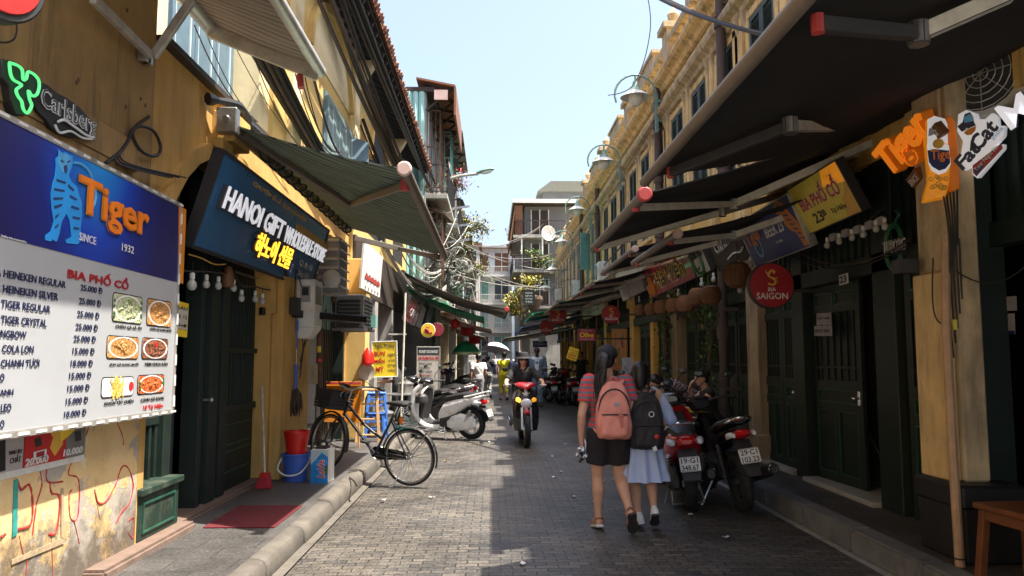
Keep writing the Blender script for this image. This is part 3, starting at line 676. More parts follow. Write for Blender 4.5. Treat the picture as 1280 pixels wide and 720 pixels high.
d.b2((-2.66, 7.72, .95), (-2.62, 8.68, 1.02)); d.b2((-2.66, 7.72, 1.55), (-2.62, 8.68, 1.6)); d.b2((-2.66, 7.2, .16), (-2.6, 7.42, 2.5)); d.b2((-2.66, 7.5, .16), (-2.6, 7.68, 2.5)); part(d, 'door_panel', r, bevel=.004)
d = MB('green_wood_edge')
for z0 in (.35, .62):
    for c, e in (((7.8, z0), (8.6, z0+.014)), ((7.8, z0+.2), (8.6, z0+.214))): d.b2((-2.66, c[0], c[1]), (-2.648, e[0], e[1]))
part(d, 'panel_trim', r, smooth=0)
d = MB('steel'); d.cyl((-2.6, 7.06, 1.12), (-2.54, 7.06, 1.12), .012); d.ell((-2.53, 7.06, 1.12), .022); d.b2((-2.62, 7.85, 2.36), (-2.6, 8.55, 2.38)); part(d, 'handle', r)
st = MB('step_stone'); st.b2((-2.9, 4.9, .0), (-2.36, 6.36, .2)); st.b2((-2.9, 6.36, .0), (-2.5, 8.75, .175)); o = st.build('doorstep', bevel=.02, segs=2); rebase(o, (-2.5, 6, 0)); tag(o, 'reddish stone doorstep in front of the dark green storefront on the left', 'doorstep')

# ---- shop front under the second arch
r = thing('storefront', 'dark barred storefront under the second yellow arch, behind the bicycle', 'storefront', (-2.8, 11.6, .14))
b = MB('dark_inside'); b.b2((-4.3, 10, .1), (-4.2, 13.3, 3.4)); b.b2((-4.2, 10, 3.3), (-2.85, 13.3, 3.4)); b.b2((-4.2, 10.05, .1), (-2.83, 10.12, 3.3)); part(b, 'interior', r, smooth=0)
b = MB('green_wood'); b.b2((-2.74, 10.15, .14), (-2.68, 11.0, 2.6)); b.b2((-2.74, 12.1, .14), (-2.68, 13.15, 2.6)); b.b2((-2.81, 13.06, .14), (-2.51, 13.14, 2.6)); b.b2((-2.78, 10.1, 2.6), (-2.62, 13.2, 2.75))  # the board across the yellow arch jamb is added to darken it like shade
for i in range(6): b.b2((-2.68, 10.25+i*.12, .3), (-2.66, 10.3+i*.12, 2.5)); b.b2((-2.68, 12.2+i*.14, .3), (-2.66, 12.26+i*.14, 2.5))
part(b, 'door_panel', r, bevel=.004)

# ---- further left: food shop openings, then taller tube houses stepping forward
r = thing('food_stall', 'open fronted dim noodle shop on the left between grey pillars', 'shop', (-3.4, 18, .14))
b = MB('dark_wood'); b.b2((-5.2, 13.62, .14), (-5.1, 22, 3.2)); part(b, 'back_wall', r, smooth=0)
b = MB('board'); b.b2((-4.4, 16.2, .14), (-2.9, 16.3, 3.2)); part(b, 'partition', r, smooth=0)
b = MB('alu'); b.b2((-3.0, 13.8, 2.75), (-2.6, 16.1, 3.15)); part(b, 'shutter_box', r, bevel=.01)
b = MB('sign_brown'); b.b2((-3.0, 16.7, .14), (-2.9, 18.7, 2.6)); part(b, 'cabinet', r, smooth=0)

def railing(mb, x0, x1, y0, y1, z, h=.9, step=.14):
    """balustrade round three sides of a balcony whose open side is at x0"""
    for a, b in (((x0, y0), (x1, y0)), ((x1, y0), (x1, y1)), ((x1, y1), (x0, y1))):
        mb.bar((*a, z+h), (*b, z+h), .05, .04); mb.bar((*a, z+.08), (*b, z+.08), .03, .03)
        L = math.dist(a, b); k = max(2, int(L/step))
        for i in range(k+1): p = V((*a, 0)).lerp(V((*b, 0)), i/k); mb.bar((p.x, p.y, z+.05), (p.x, p.y, z+h), .018, .018)
def tube_house(label, y0, y1, xf, h, wallm, floors, balc=0., roofm='concrete', out=1, seed=0, z0=3.2, side=None, group='narrow houses further down the street', canopy=None, railm='cable'):
    q = random.Random(seed); back = xf-out*5
    rt = thing('tube_house', label, 'house', (xf, (y0+y1)/2, 0), group=group)
    w = MB(wallm); w.b2((back, y0, 0 if z0 == 0 else 2.9), (xf, y1, h)); part(w, 'wall', rt, smooth=0)
    if z0 > 0:
        w = MB('dark_wood'); w.b2((back, y0+.05, 0), (xf-out*.7, y1-.05, 2.9)); part(w, 'shop_opening', rt, smooth=0)
        w = MB(wallm)
        for yy in (y0, y1-.35): w.b2((xf-out*.75, yy, 0), (xf, yy+.35, 2.9))
        part(w, 'pillar', rt, smooth=0)
    fh = (h-z0)/floors
    for f in range(floors):
        zb = z0+f*fh; k = max(1, int((y1-y0)/2.2))
        for i in range(k):
            ya = y0+(y1-y0)*(i+.2)/k; yb = y0+(y1-y0)*(i+.8)/k
            wn = MB(q.choice(['shut_green', 'shut_teal', 'glass_dark', 'dark_wood', 'shut_pale'])); wn.b2((xf, ya, zb+.35), (xf+out*.03, yb, zb+fh-.5)); wo = part(wn, 'window', rt, smooth=0)
            fr = MB(q.choice(['white_dirty', 'dark_wood', 'alu'])); 
            for c, d in (((ya-.06, zb+.3), (ya, zb+fh-.45)), ((yb, zb+.3), (yb+.06, zb+fh-.45)), ((ya, zb+fh-.5), (yb, zb+fh-.45)), ((ya, zb+.3), (yb, zb+.35)), (((ya+yb)/2-.02, zb+.35), ((ya+yb)/2+.02, zb+fh-.5))): fr.b2((xf, c[0], c[1]), (xf+out*.06, d[0], d[1]))
            part(fr, 'frame', rt, sub=wo, smooth=0)
            if q.random() < .6:
                hd = MB(q.choice(['alu', 'awn_green_dk', 'rust', 'alu_white'])); hd.slab([(xf, ya-.15, zb+fh-.3), (xf, yb+.15, zb+fh-.3), (xf+out*q.uniform(.5, .8), yb+.15, zb+fh-.55), (xf+out*.6, ya-.15, zb+fh-.55)], (0, 0, .02)); part(hd, 'hood', rt, smooth=0)
            if q.random() < .6:
                cg = MB(q.choice(['rust', 'alu', 'cable_grey', 'shut_teal'])); d = q.uniform(.3, .6)*out
                for zz in (zb+.3, zb+fh*.5, zb+fh-.45): cg.bar((xf+d, ya-.1, zz), (xf+d, yb+.1, zz), .03, .03); cg.bar((xf, ya-.1, zz), (xf+d, ya-.1, zz), .03, .03)
                for j in range(9): yy = ya-.1+(yb-ya+.2)*j/8; cg.bar((xf+d, yy, zb+.3), (xf+d, yy, zb+fh-.45), .02, .02)
                for j in range(3): cg.bar((xf+d*j/3, ya-.1, zb+.3), (xf+d*j/3, ya-.1, zb+fh-.45), .02, .02)
                part(cg, 'window_cage', rt, smooth=0)
            if q.random() < .3:
                cl = MB(q.choice(['cloth_white', 'bucket_blue', 'cap_pink', 'cloth_grey'])); yy = q.uniform(ya, yb); cl.b2((xf+out*.62, yy, zb+.7), (xf+out*.64, yy+.4, zb+1.3)); part(cl, 'laundry', rt, smooth=0)
            if q.random() < .5:
                ac = MB('white_dirty'); yy = q.uniform(ya, yb-.3); ac.b2((xf, yy, zb+.05), (xf+out*.3, yy+.75, zb+.5)); ac.use('plastic_dark'); ac.disc((0, 0), .01, 0, .01); part(ac, 'condenser', rt, bevel=.01)
        if balc and f < floors:
            sl_ = MB('concrete'); sl_.b2((xf, y0+.1, zb-.08), (xf+out*balc, y1-.1, zb+.06)); so_ = part(sl_, 'balcony', rt, bevel=.01)
            rl = MB(railm); railing(rl, xf, xf+out*balc, y0+.12, y1-.12, zb+.06); part(rl, 'railing', rt, sub=so_, smooth=0)
    ct = MB(roofm); ct.b2((back, y0-.1, h), (xf+out*.25, y1+.1, h+.14)); part(ct, 'roof', rt, smooth=0)
    if side: 
        sd = MB(side); y = xf-out*.02
        for i in range(26): sd.cyl((back+i*(xf-back)/26+.05, y0-.02, 3.6 if z0 else 0), (back+i*(xf-back)/26+.05, y0-.02, h), .1, n=6)
        part(sd, 'side_cladding', rt)
    if canopy:
        x1, z1, z2, cm = canopy; cp = MB(cm); cp.slab([(xf-out*.3, y0-.2, z1), (xf-out*.3, y1, z1), (x1, y1, z2), (x1, y0-.2, z2)], (0, 0, .06)); co = part(cp, 'canopy', rt, smooth=0)
        cp = MB('dark_wood'); 
        for i in range(5): yy = y0+(y1-y0)*i/4; cp.bar((xf, yy, z1-.9), (x1-out*.15, yy, z2-.05), .06, .06); cp.bar((xf, yy, z1-.08), (x1, yy, z2-.04), .06, .08)
        part(cp, 'brace', rt, sub=co, smooth=0)
    return rt
t = tube_house('tall narrow house with turquoise corrugated side wall and jutting roof canopy beyond the tiled eave', 22.7, 27.2, -2.0, 9.5, 'concrete', 2, .65, 'dark_wood', 1, 3, side='turquoise', canopy=(-1.12, 9.85, 9.62, 'sign_brown'))
c = MB('sign_brown'); c.b2((-1.16, 22.5, 8.75), (-1.1, 26.8, 9.62)); c.use('cap_pink'); c.b2((-1.75, 22.45, 9.2), (-1.35, 22.5, 9.5)); part(c, 'canopy_skirt', t, smooth=0)
tube_house('weathered narrow house with stacked boxed balconies and a tin canopy beyond the turquoise house', 27.4, 33, -1.85, 9.3, 'stone_grey', 2, .6, 'dark_wood', 1, 5, canopy=(-1.08, 9.75, 9.62, 'awn_grey'))
tube_house('pale cluttered house with vines and caged balconies on the left behind the curved street light', 33.2, 41, -1.9, 9.0, 'white_dirty', 2, .7, 'rust', 1, 8)
tube_house('grey brown apartment house with railings on the left near the street end', 41.2, 52, -1.9, 9.6, 'yellow_pale', 2, .8, 'concrete', 1, 11)
tube_house('far pale house on the left at the end of the street', 52.2, 66, -2.0, 9.4, 'grey_wall', 2, .6, 'concrete', 1, 12)

# ---- closing the street far ahead
def far_block(label, x0, x1, y0, h, wallm, floors, cols, seed, tz=0., roof=None, group=None, railm='white_dirty'):
    q = random.Random(seed); rt = thing('apartment_block', label, 'building', ((x0+x1)/2, y0, 0), group=group)
    w = MB(wallm); w.b2((x0, y0, 0), (x1, y0+9, h)); part(w, 'wall', rt, smooth=0)
    fh = (h-tz)/floors
    for f in range(floors):
        for i in range(cols):
            a = x0+(x1-x0)*(i+.14)/cols; b = x0+(x1-x0)*(i+.86)/cols; z = tz+f*fh
            wn = MB(q.choice(['glass_pale', 'glass_dark', 'shut_teal', 'sign_brown'])); wn.b2((a, y0-.02, z+.5), (b, y0-.05, z+fh-.45)); wo = part(wn, 'window', rt, smooth=0)
            fr = MB('white'); 
            for k in range(3): xx = a+(b-a)*k/2; fr.b2((xx-.04, y0-.1, z+.45), (xx+.04, y0-.02, z+fh-.4))
            fr.b2((a, y0-.1, z+.42), (b, y0-.02, z+.5)); fr.b2((a, y0-.1, z+fh-.45), (b, y0-.02, z+fh-.38)); part(fr, 'frame', rt, sub=wo, smooth=0)
        sl_ = MB('white_dirty'); sl_.b2((x0-.05, y0-.75, tz+f*fh-.08), (x1+.05, y0, tz+f*fh+.1)); bo = part(sl_, 'balcony', rt, smooth=0)
        rl = MB(railm)
        k = int((x1-x0)/.2)
        for i in range(k+1): xx = x0+(x1-x0)*i/k; rl.bar((xx, y0-.7, tz+f*fh), (xx, y0-.7, tz+f*fh+.95), .03, .03)
        rl.bar((x0, y0-.7, tz+f*fh+.95), (x1, y0-.7, tz+f*fh+.95), .05, .06); part(rl, 'railing', rt, sub=bo, smooth=0)
    rf = MB(roof or 'concrete'); rf.b2((x0-.3, y0-.9, h), (x1+.3, y0+9, h+.2)); part(rf, 'roof', rt, smooth=0)
    return rt
far_block('white balconied building closing the far end of the street', -4.2, 2.0, 78, 12.6, 'white_wall', 4, 3, 3, tz=1.2)
far_block('narrow pale house with tin balconies squeezed between the vine and the white balconied building', -3.4, -1.2, 68, 11.4, 'concrete', 4, 2, 21, tz=1.2, roof='rust', railm='rust')
far_block('grey green house half hidden behind the white balconied building', 2.3, 5, 70, 11.6, 'grey_wall', 4, 2, 9, tz=1.2, roof='tile')

# ================================================================ RIGHT SIDE: row of cream colonial shophouses
XF = 3.5
def urn(mb, x, y, z): mb.lathe([(.0, 0), (.07, 0), (.09, .03), (.05, .08), (.11, .16), (.12, .24), (.06, .32), (.02, .4), (0, .4)], (x, y, z), 10)
DESC = ['cream colonial shophouse nearest on the right, mostly above the near awning', 'cream shophouse second on the right with green panelled doors below',
        'cream shophouse with stained pediment hoods between the first and second curved facade lamps', 'cream shophouse with louvred shutters just past the second curved facade lamp',
        'ochre cream shophouse carrying an open teal shutter and a white condenser', 'ochre cream shophouse behind the third curved facade lamp', 'yellowed shophouse with drainpipe further down the right row',
        'yellowed shophouse near the grey tower, flat plain front', 'last yellowed shophouse before the grey tower house']
Y0s = [1.2+4.5*i for i in range(9)]
RH = []
for hi, y0 in enumerate(Y0s):
    y1 = y0+4.5; q = random.Random(40+hi); far = hi >= 5
    top = 7.1 if hi < 7 else 6.6; wm = 'cream' if hi < 4 else 'yellow' if hi < 7 else 'yellow_pale'
    r = thing('shophouse', DESC[hi], 'house', (XF, y0+2.25, 0), group='colonial shophouses in the right hand row'); RH.append(r)
    w = MB(wm); w.b2((XF, y0, 3.3), (8.5, y1, top)); part(w, 'wall', r, smooth=0)
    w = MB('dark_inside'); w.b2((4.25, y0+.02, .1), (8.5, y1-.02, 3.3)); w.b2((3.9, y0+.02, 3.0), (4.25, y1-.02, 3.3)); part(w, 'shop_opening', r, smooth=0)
    # cornice, frieze and parapet
    c = MB('cream_trim')
    prof = [(0, 6.72), (.04, 6.72), (.04, 6.77), (0, 6.79), (0, 6.85), (.06, 6.87), (.10, 6.95), (.2, 7.0), (.24, 7.06), (.24, 7.12), (.02, 7.16), (0, 7.16)]
    d0 = top-7.1
    c.ring([[V((XF-a, yy, z+d0)) for a, z in prof] for yy in (y0+.0, y1-.0)]); part(c, 'cornice', r, smooth=20)
    p = MB('stone_grey'); p.b2((XF, y0, top), (XF+.22, y1, top+.3)); p.b2((XF-.03, y0, top+.3), (XF+.25, y1, top+.38)); 
    for k in range(9): yy = y0+.45+k*.44; p.lathe([(.05, 0), (.09, .1), (.05, .2), (.08, .26)], (XF+.1, yy, top+.36), 8)
    p.b2((XF-.04, y0, top+.6), (XF+.26, y1, top+.72)); 
    if q.random() < .8: p.b2((XF-.02, y0+1.4, top+.72), (XF+.24, y1-1.4, top+.98)); p.b2((XF-.06, y0+1.3, top+.98), (XF+.28, y1-1.3, top+1.05))
    part(p, 'parapet', r, smooth=40)
    p = MB('stone_grey'); p.b2((XF-.08, y0-.2, top), (XF+.3, y0+.22, top+.86)); p.b2((XF-.16, y0-.28, top+.86), (XF+.38, y0+.3, top+.98)); urn(p, XF+.1, y0, top+.98); part(p, 'parapet_pier', r, smooth=35)
    # pilasters
    for yy, ww in ((y0-.02, .42), (y0+1.4, .2), (y0+2.9, .2)):
        p = MB('cream_trim'); p.b2((XF-.06, yy, 3.4), (XF, yy+ww, 6.68+d0)); p.b2((XF-.09, yy-.03, 6.5+d0), (XF, yy+ww+.03, 6.68+d0)); p.b2((XF-.09, yy-.03, 3.4), (XF, yy+ww+.03, 3.7)); part(p, 'pilaster', r, bevel=.008)
    # windows with hoods and louvred shutters
    for k in range(3):
        yc = y0+.75+1.5*k; wd = .46
        if hi >= 4 and k == 1 and hi % 2 == 0: wd = .55
        f = MB('cream_trim')
        for c0, d in (((yc-wd-.13, 4.15), (yc-wd, 6.05)), ((yc+wd, 4.15), (yc+wd+.13, 6.05)), ((yc-wd-.13, 6.05), (yc+wd+.13, 6.16)), ((yc-wd-.2, 4.05), (yc+wd+.2, 4.15))): f.b2((XF-.06, c0[0], c0[1]), (XF, d[0], d[1]))
        fo = part(f, 'window', r, bevel=.008)
        h_ = MB('stone_grey')
        pr = [(0, 6.06), (.1, 6.08), (.14, 6.15), (.27, 6.2), (.3, 6.25), (.3, 6.3), (.1, 6.36), (0, 6.42)]
        h_.ring([[V((XF-a*.7, yy, z+.16)) for a, z in pr] for yy in (yc-wd-.26, yc+wd+.26)])
        for yy in (yc-wd-.2, yc+wd+.08): h_.slab([(XF, yy, 5.98), (XF-.06, yy, 6.0), (XF-.12, yy, 6.22), (XF, yy, 6.22)], (0, .1, 0))
        part(h_, 'hood', r, sub=fo, smooth=20)
        dk = MB('dark_inside'); dk.b2((XF+.0, yc-wd, 4.15), (XF-.012, yc+wd, 6.05)); part(dk, 'opening', r, sub=fo, smooth=0)
        shutters(r, XF-.015, yc-wd+.01, yc+wd-.01, 4.16, 6.04, 'shut_green', 'shut_trim', -1, 2, not far)
    # ground floor: columns, lintel, panelled dark doors
    if hi >= 1:
        c = MB('column' if hi < 4 else 'cream')
        c.b2((XF, y0-.15, .14), (XF+.3, y0+.3, 3.3)); c.b2((XF-.05, y0-.2, .14), (XF+.32, y0+.35, .5)); c.b2((XF-.06, y0-.2, 2.75), (XF+.32, y0+.36, 2.95)); part(c, 'column', r, bevel=.012)
    if hi >= 3:
        c = MB('cream'); c.b2((XF+.05, y0+2.2, .14), (XF+.3, y0+2.5, 3.3)); part(c, 'column', r, bevel=.012)
    c = MB('green_wood'); c.b2((XF+.02, y0+.3, 2.28), (XF+.16, y1-.15, 2.45)); c.b2((XF+.08, y0+.3, 2.45), (XF+.12, y1-.15, 3.3)); 
    yy = y0+.35
    while yy < y1-.2: c.b2((XF+.05, yy, 2.45), (XF+.08, yy+.06, 3.3)); yy += .15
    part(c, 'transom', r, smooth=0)
# door builder: panelled green leaf with barred upper light, hinged about a vertical edge
def door_leaf(root, hinge, ang, wd, h=2.12, z=.16, handle=True, edge=True):
    T = MX.Translation(V((hinge[0], hinge[1], z))) @ MX.Rotation(ang, 4, 'Z')
    d = MB('green_wood'); d.T = T; s = .085
    for a, b in (((0, 0), (s, h)), ((wd-s, 0), (wd, h)), ((s, 0), (wd-s, .12)), ((s, h-.1), (wd-s, h)), ((s, .78), (wd-s, .86)), ((s, 1.0), (wd-s, 1.1)), ((s, 1.82), (wd-s, 1.9))): d.b2((a[0], 0, a[1]), (b[0], .045, b[1]))
    d.b2((wd/2-.03, 0, .12), (wd/2+.03, .045, .78)); d.b2((s, .015, .12), (wd-s, .03, 1.0)); d.b2((s, .015, 1.9), (wd-s, .03, h-.1))
    k = 6
    for i in range(k): x = s+(wd-2*s)*(i+.5)/k; d.b2((x-.012, .01, 1.1), (x+.012, .034, 1.82))
    d.b2((s, .012, 1.22), (wd-s, .03, 1.25)); d.b2((s, .03, 1.1), (wd-s, .036, 1.82))
    o = part(d, 'door', root, bevel=.005)
    if edge:
        e = MB('green_wood_edge'); e.T = T
        def rim(x0, x1, z0, z1):
            for a, b in (((x0, z0), (x1, z0+.012)), ((x0, z1-.012), (x1, z1)), ((x0, z0+.012), (x0+.012, z1-.012)), ((x1-.012, z0+.012), (x1, z1-.012))):
                e.b2((a[0], -.004, a[1]), (b[0], .012, b[1]))
        rim(s, wd/2-.03, .12, .78); rim(wd/2+.03, wd-s, .12, .78); rim(s, wd-s, .86, 1.0); rim(s, wd/2-.02, 1.9, h-.1); rim(wd/2+.02, wd-s, 1.9, h-.1)
        part(e, 'door_trim', root, sub=o, smooth=0)
    if handle:
        hd = MB('chrome'); hd.T = T; hd.cyl((wd-.05, -.045, .93), (wd-.05, 0, .93), .012); hd.ell((wd-.05, -.06, .93), .026, 10, 6); hd.b2((wd-.075, -.008, .86), (wd-.03, 0, 1.0)); part(hd, 'handle', root, sub=o)
    return o
r = RH[1]   # the house whose green doors show (y 5.7 .. 10.2)
door_leaf(r, (3.6, 10.15), R(-90), .68, handle=False); door_leaf(r, (3.6, 9.46), R(-90), .52)
door_leaf(r, (3.62, 8.62), R(-86), 1.0, 2.14)
for ya, yb, m_ in ((8.62, 8.94, 'green_wood'), (6.62, 7.0, 'green_wood')):
    c = MB(m_); c.b2((3.52, ya, .14), (3.68, yb, 3.3)); part(c, 'door_post', r, bevel=.008)
c = MB('grey_wall'); c.b2((4.1, 6.9, .14), (4.2, 8.6, 3.2)); c.b2((3.7, 6.98, .14), (4.2, 7.06, 3.2)); part(c, 'inner_wall', r, smooth=0)
c = MB('board'); c.b2((3.6, 6.42, .14), (3.7, 6.6, 2.6)); part(c, 'wall_strip', r, smooth=0)
door_leaf(r, (3.5, 6.42), R(-88), .6, 2.2, handle=False)
c = MB('marble'); c.b2((3.48, 8.95, .14), (3.72, 10.1, .19)); c.b2((3.45, 7.02, .14), (4.1, 8.6, .19)); part(c, 'doorstep', r, bevel=.006)
r = RH[0]
c = MB('green_wood')
for k in range(7): c.b2((3.66, 1.4+k*.53, .16), (3.72, 1.4+k*.53+.5, 2.4))
c.b2((3.6, 1.2, 2.4), (3.74, 5.2, 2.6)); part(c, 'plank_door', r, bevel=.006)
for hi in (2, 3, 4, 5, 6, 7, 8):
    r = RH[hi]; y0 = Y0s[hi]
    for a in ((.45, 1.2, 2.0) if hi < 5 else (.5, 1.3)):
        door_leaf(r, (3.66, y0+a+.72), R(-90), .7, handle=False, edge=hi < 4)
    for a in (2.75, 3.5): door_leaf(r, (3.66, y0+a+.7), R(-90), .7, handle=False, edge=hi < 4)

# near pillar with its black plinth, a thing that carries the beer signs
r = thing('street_pillar', 'stained plaster pillar on a black plinth beside the wooden stool', 'pillar', (3.22, 5.35, .145))
w = MB('pillar_yellow'); w.b2((3.12, 5.24, .66), (3.2, 5.6, 2.1)); part(w, 'panel', r, bevel=.01)
w = MB('stone_grey'); w.b2((3.2, 5.2, .66), (3.38, 5.6, 3.6)); w.b2((3.17, 5.24, 2.1), (3.2, 5.6, 3.5)); part(w, 'shaft', r, bevel=.015)
w = MB('black'); w.b2((3.1, 5.08, .145), (3.5, 5.62, .56)); w.b2((3.08, 5.06, .5), (3.52, 5.64, .66)); part(w, 'plinth', r, bevel=.02)
w = MB('green_wood'); w.b2((3.38, 5.3, .145), (3.62, 5.6, 3.2)); part(w, 'return', r, smooth=0)
w = MB('cable')
for k in range(5): w.tube(spline([(3.13+.03*k, 5.2, 2.75), (3.14+.02*k, 5.14+.01*k, 2.3), (3.13+.025*k, 5.18, 1.9+.1*k), (3.16+.02*k, 5.2, 1.5+.1*k)]), .006, 6)
w.tube(spline([(3.11, 5.3, 2.2), (3.08, 5.28, 1.9), (3.1, 5.26, 1.75), (3.17, 5.19, 1.72)]), .005, 6); w.tube(sag((3.2, 5.19, 2.1), (3.6, 5.0, 2.15), .12), .005, 6)
part(w, 'cable', r)
w = MB('yellow_olive'); w.b2((3.155, 5.18, 1.69), (3.185, 5.2, 1.76)); w.use('plastic_dark'); w.b2((2.98, 5.5, 2.12), (3.12, 5.62, 2.22)); w.use('neon_white'); w.disc((0, 0), .001, 0, .001); part(w, 'socket', r)
o = MB('bamboo'); o.tube([(3.04, 5.05, .148), (3.06, 5.1, .9), (3.1, 5.17, 1.72), (3.14, 5.185, 2.35)], [.03, .032, .03, .028], 10); o.use('rubber'); o.torus((3.041, 5.052, .2), .03, .006, 'Z', 12, 5); o.use('bamboo'); 
o = o.build('wooden_pole'); rebase(o, (3.04, 5.05, .148)); tag(o, 'pale brown pole leaning against the stained pillar', 'pole')
# power tower house past the row (grey, many storeys)
def tower():
    r = thing('tower_house', 'tall grey house with iron balconies and a flat overhanging roof above the last shophouses', 'house', (3, 46, 0))
    w = MB('grey_wall'); w.b2((1.9, 44.5, 3), (8, 58, 10.4)); part(w, 'wall', r, smooth=0)
    w = MB('concrete'); w.b2((2.2, 44.6, 0), (8, 58, 3)); part(w, 'shop_opening', r, smooth=0)
    w = MB('white_dirty'); w.b2((1.15, 43.6, 10.4), (8.2, 58, 10.62)); w.use('dark_wood'); w.b2((1.2, 43.7, 10.34), (8.1, 57.9, 10.4)); part(w, 'roof', r, smooth=0)
    w = MB('grey_wall'); w.b2((3.1, 45.5, 10.62), (6, 52, 11.4)); w.use('awn_grey'); w.slab([(2.7, 45, 11.4), (6.2, 45, 11.4), (5.4, 45, 12.0), (3.5, 45, 12.0)], (0, 7, 0)); part(w, 'roof_room', r, smooth=0)
    for z in (4.4, 6.5, 8.5):
        w = MB('dark_wood'); w.b2((1.88, 45.2, z+.3), (1.92, 48, z+1.6)); w.b2((2.3, 44.46, z+.2), (3.3, 44.5, z+1.6)); wo = part(w, 'window', r, smooth=0)
        w = MB('white_dirty'); 
        for x in (2.28, 2.78, 3.3): w.b2((x-.03, 44.42, z+.15), (x+.03, 44.46, z+1.65))
        part(w, 'frame', r, sub=wo, smooth=0)
        w = MB('concrete'); w.b2((1.2, 43.8, z-.1), (4.2, 44.5, z+.05)); w.b2((1.2, 44.5, z-.1), (1.9, 52, z+.05)); bo = part(w, 'balcony', r, smooth=0)
        w = MB('cable_brown')
        for i in range(20): x = 1.22+i*.155; w.bar((x, 43.84, z), (x, 43.84, z+.9), .03, .03)
        w.bar((1.2, 43.84, z+.9), (4.2, 43.84, z+.9), .05, .05); w.bar((1.22, 43.84, z+.9), (1.22, 52, z+.9), .05, .05)
        for i in range(30): w.bar((1.22, 43.9+i*.27, z), (1.22, 43.9+i*.27, z+.9), .03, .03)
        part(w, 'railing', r, sub=bo, smooth=0)
    w = MB('white'); w.bar((1.7, 43.9, 4.4), (1.7, 43.9, 8.6), .08, .08); w.bar((2.9, 43.9, 6.5), (2.9, 43.9, 8.6), .08, .08); w.b2((1.7, 43.88, 8.5), (2.95, 43.94, 8.6)); part(w, 'post', r, smooth=0)
    w = MB('sign_brown'); w.b2((1.3, 43.9, 8.6), (1.75, 44.4, 10.3)); w.slab([(1.0, 43.5, 8.2), (1.25, 43.5, 9.9), (1.3, 43.5, 9.9), (1.1, 43.5, 8.2)], (0, 6, 0)); part(w, 'side_canopy', r, smooth=0)
    w = MB('bark'); w.lathe([(.25, 4.2), (.5, 4.8), (.45, 5.0), (.2, 5.05)], (2.4, 43.7, 0), 12); part(w, 'basket', r)
tower()
# dish aerials and facade pieces on the right row
def pipe(label, x, y, z0, z1, m='pipe_brown', rr=.075, group=None):
    p = MB(m); p.cyl((x, y, z0), (x, y, z1), rr, n=12)
    z = z0+.5
    while z < z1-.2: p.cyl((x, y, z), (x, y, z+.13), rr*1.32, n=12); p.cyl((x, y, z+.13), (x, y, z+.16), rr*1.5, n=12); z += 1.12
    for zz in (z0+.9, z1-.9): p.box((x+.1, y, zz), (.2, .2, .05))
    o = p.build('drainpipe', smooth=40); rebase(o, (x, y, z0)); tag(o, label, 'drainpipe', group); return o
PG = 'drainpipes down the right hand facades'
pipe('rusty brown drainpipe crossing the shuttered facade under the thick overhead cable', 3.36, 10.85, 3.6, 7.6, group=PG)
pipe('brown drainpipe right behind the nearest curved facade lamp', 3.36, 15.2, 3.4, 7.0, group=PG)
pipe('brown drainpipe behind the third curved facade lamp', 3.36, 24.2, 3.2, 6.9, group=PG)
pipe('brown drainpipe beyond the open teal shutter', 3.36, 28.6, 3.2, 6.9, group=PG)
pipe('rusty street level drainpipe between the ivy and the bare column', 3.38, 11.15, .15, 3.1, rr=.07, group=PG)
pipe('street level drainpipe left of the ivy, behind the bending woman', 3.38, 14.9, .15, 3.0, rr=.06, group=PG)
s = MB('shut_teal'); s.box((3.3, 26.6, 5.2), (.05, .5, 1.3), rz=R(-65)); part(s, 'open_shutter', RH[5], bevel=.006)

# curved facade lamps
def facade_lamp(label, y, z=6.62):
    r = thing('street_lamp', label, 'lamp', (3.4, y, z), group='curved bracket lamps along the right facade')
    a = MB('lamp_green'); x0 = -.1
    pts = [(x0, 0, -.55), (x0, 0, -.1)] + [(x0-.42+.42*math.cos(t), 0, .02+.42*math.sin(t)) for t in [math.pi*i/12*1.12 for i in range(13)]]
    a.tube(pts, .022, 8); a.bar((0, 0, -.5), (x0, 0, -.5), .05, .05); a.bar((0, 0, -.1), (x0, 0, -.1), .05, .05); a.b2((x0-.03, -.03, -.75), (x0+.03, .03, .05)); 
    a.tube(spline([(x0, 0, -.35), (x0-.1, 0, -.28), (x0-.06, 0, -.12), (x0-.02, 0, -.16)]), .012, 6)
    a.build('bracket', r)
    h = MB('lamp_green'); h.cyl((x0-.42, 0, .44), (x0-.42, 0, .3), .02); h.lathe([(.03, .31), (.05, .3), (.07, .2), (.12, .12), (.15, .08)], (x0-.42, 0, 0), 20); h.use('white_dirty'); h.lathe([(.15, .085), (.30, -.02), (.31, -.03), (.30, -.035), (.14, .03)], (x0-.42, 0, 0), 24); h.build('lamp_shade', r)
    b = MB('lamp_glass'); b.lathe([(.001, -.22), (.07, -.205), (.12, -.15), (.145, -.07), (.14, .02), (.13, .06)], (x0-.42, 0, 0), 20); b.build('globe', r)
    return r
L0 = facade_lamp('curved bracket lamp nearest on the right facade, seen against the sky', 15.0, 6.75)
for y, z, lb in ((19.4, 6.55, 'second curved bracket lamp on the right facade, below a stained parapet pier'), (25.6, 6.5, 'third curved bracket lamp on the right facade, left of the brown drainpipe'), (31.5, 6.3, 'fourth curved bracket lamp, just right of the grey tower house roof'),
              (36.5, 5.7, 'fifth curved bracket lamp, in front of the grey tower house'), (41.5, 5.3, 'smallest farthest curved bracket lamp before the grey tower house')):
    clone(L0, MX.Translation((3.4, y, z)), lb)
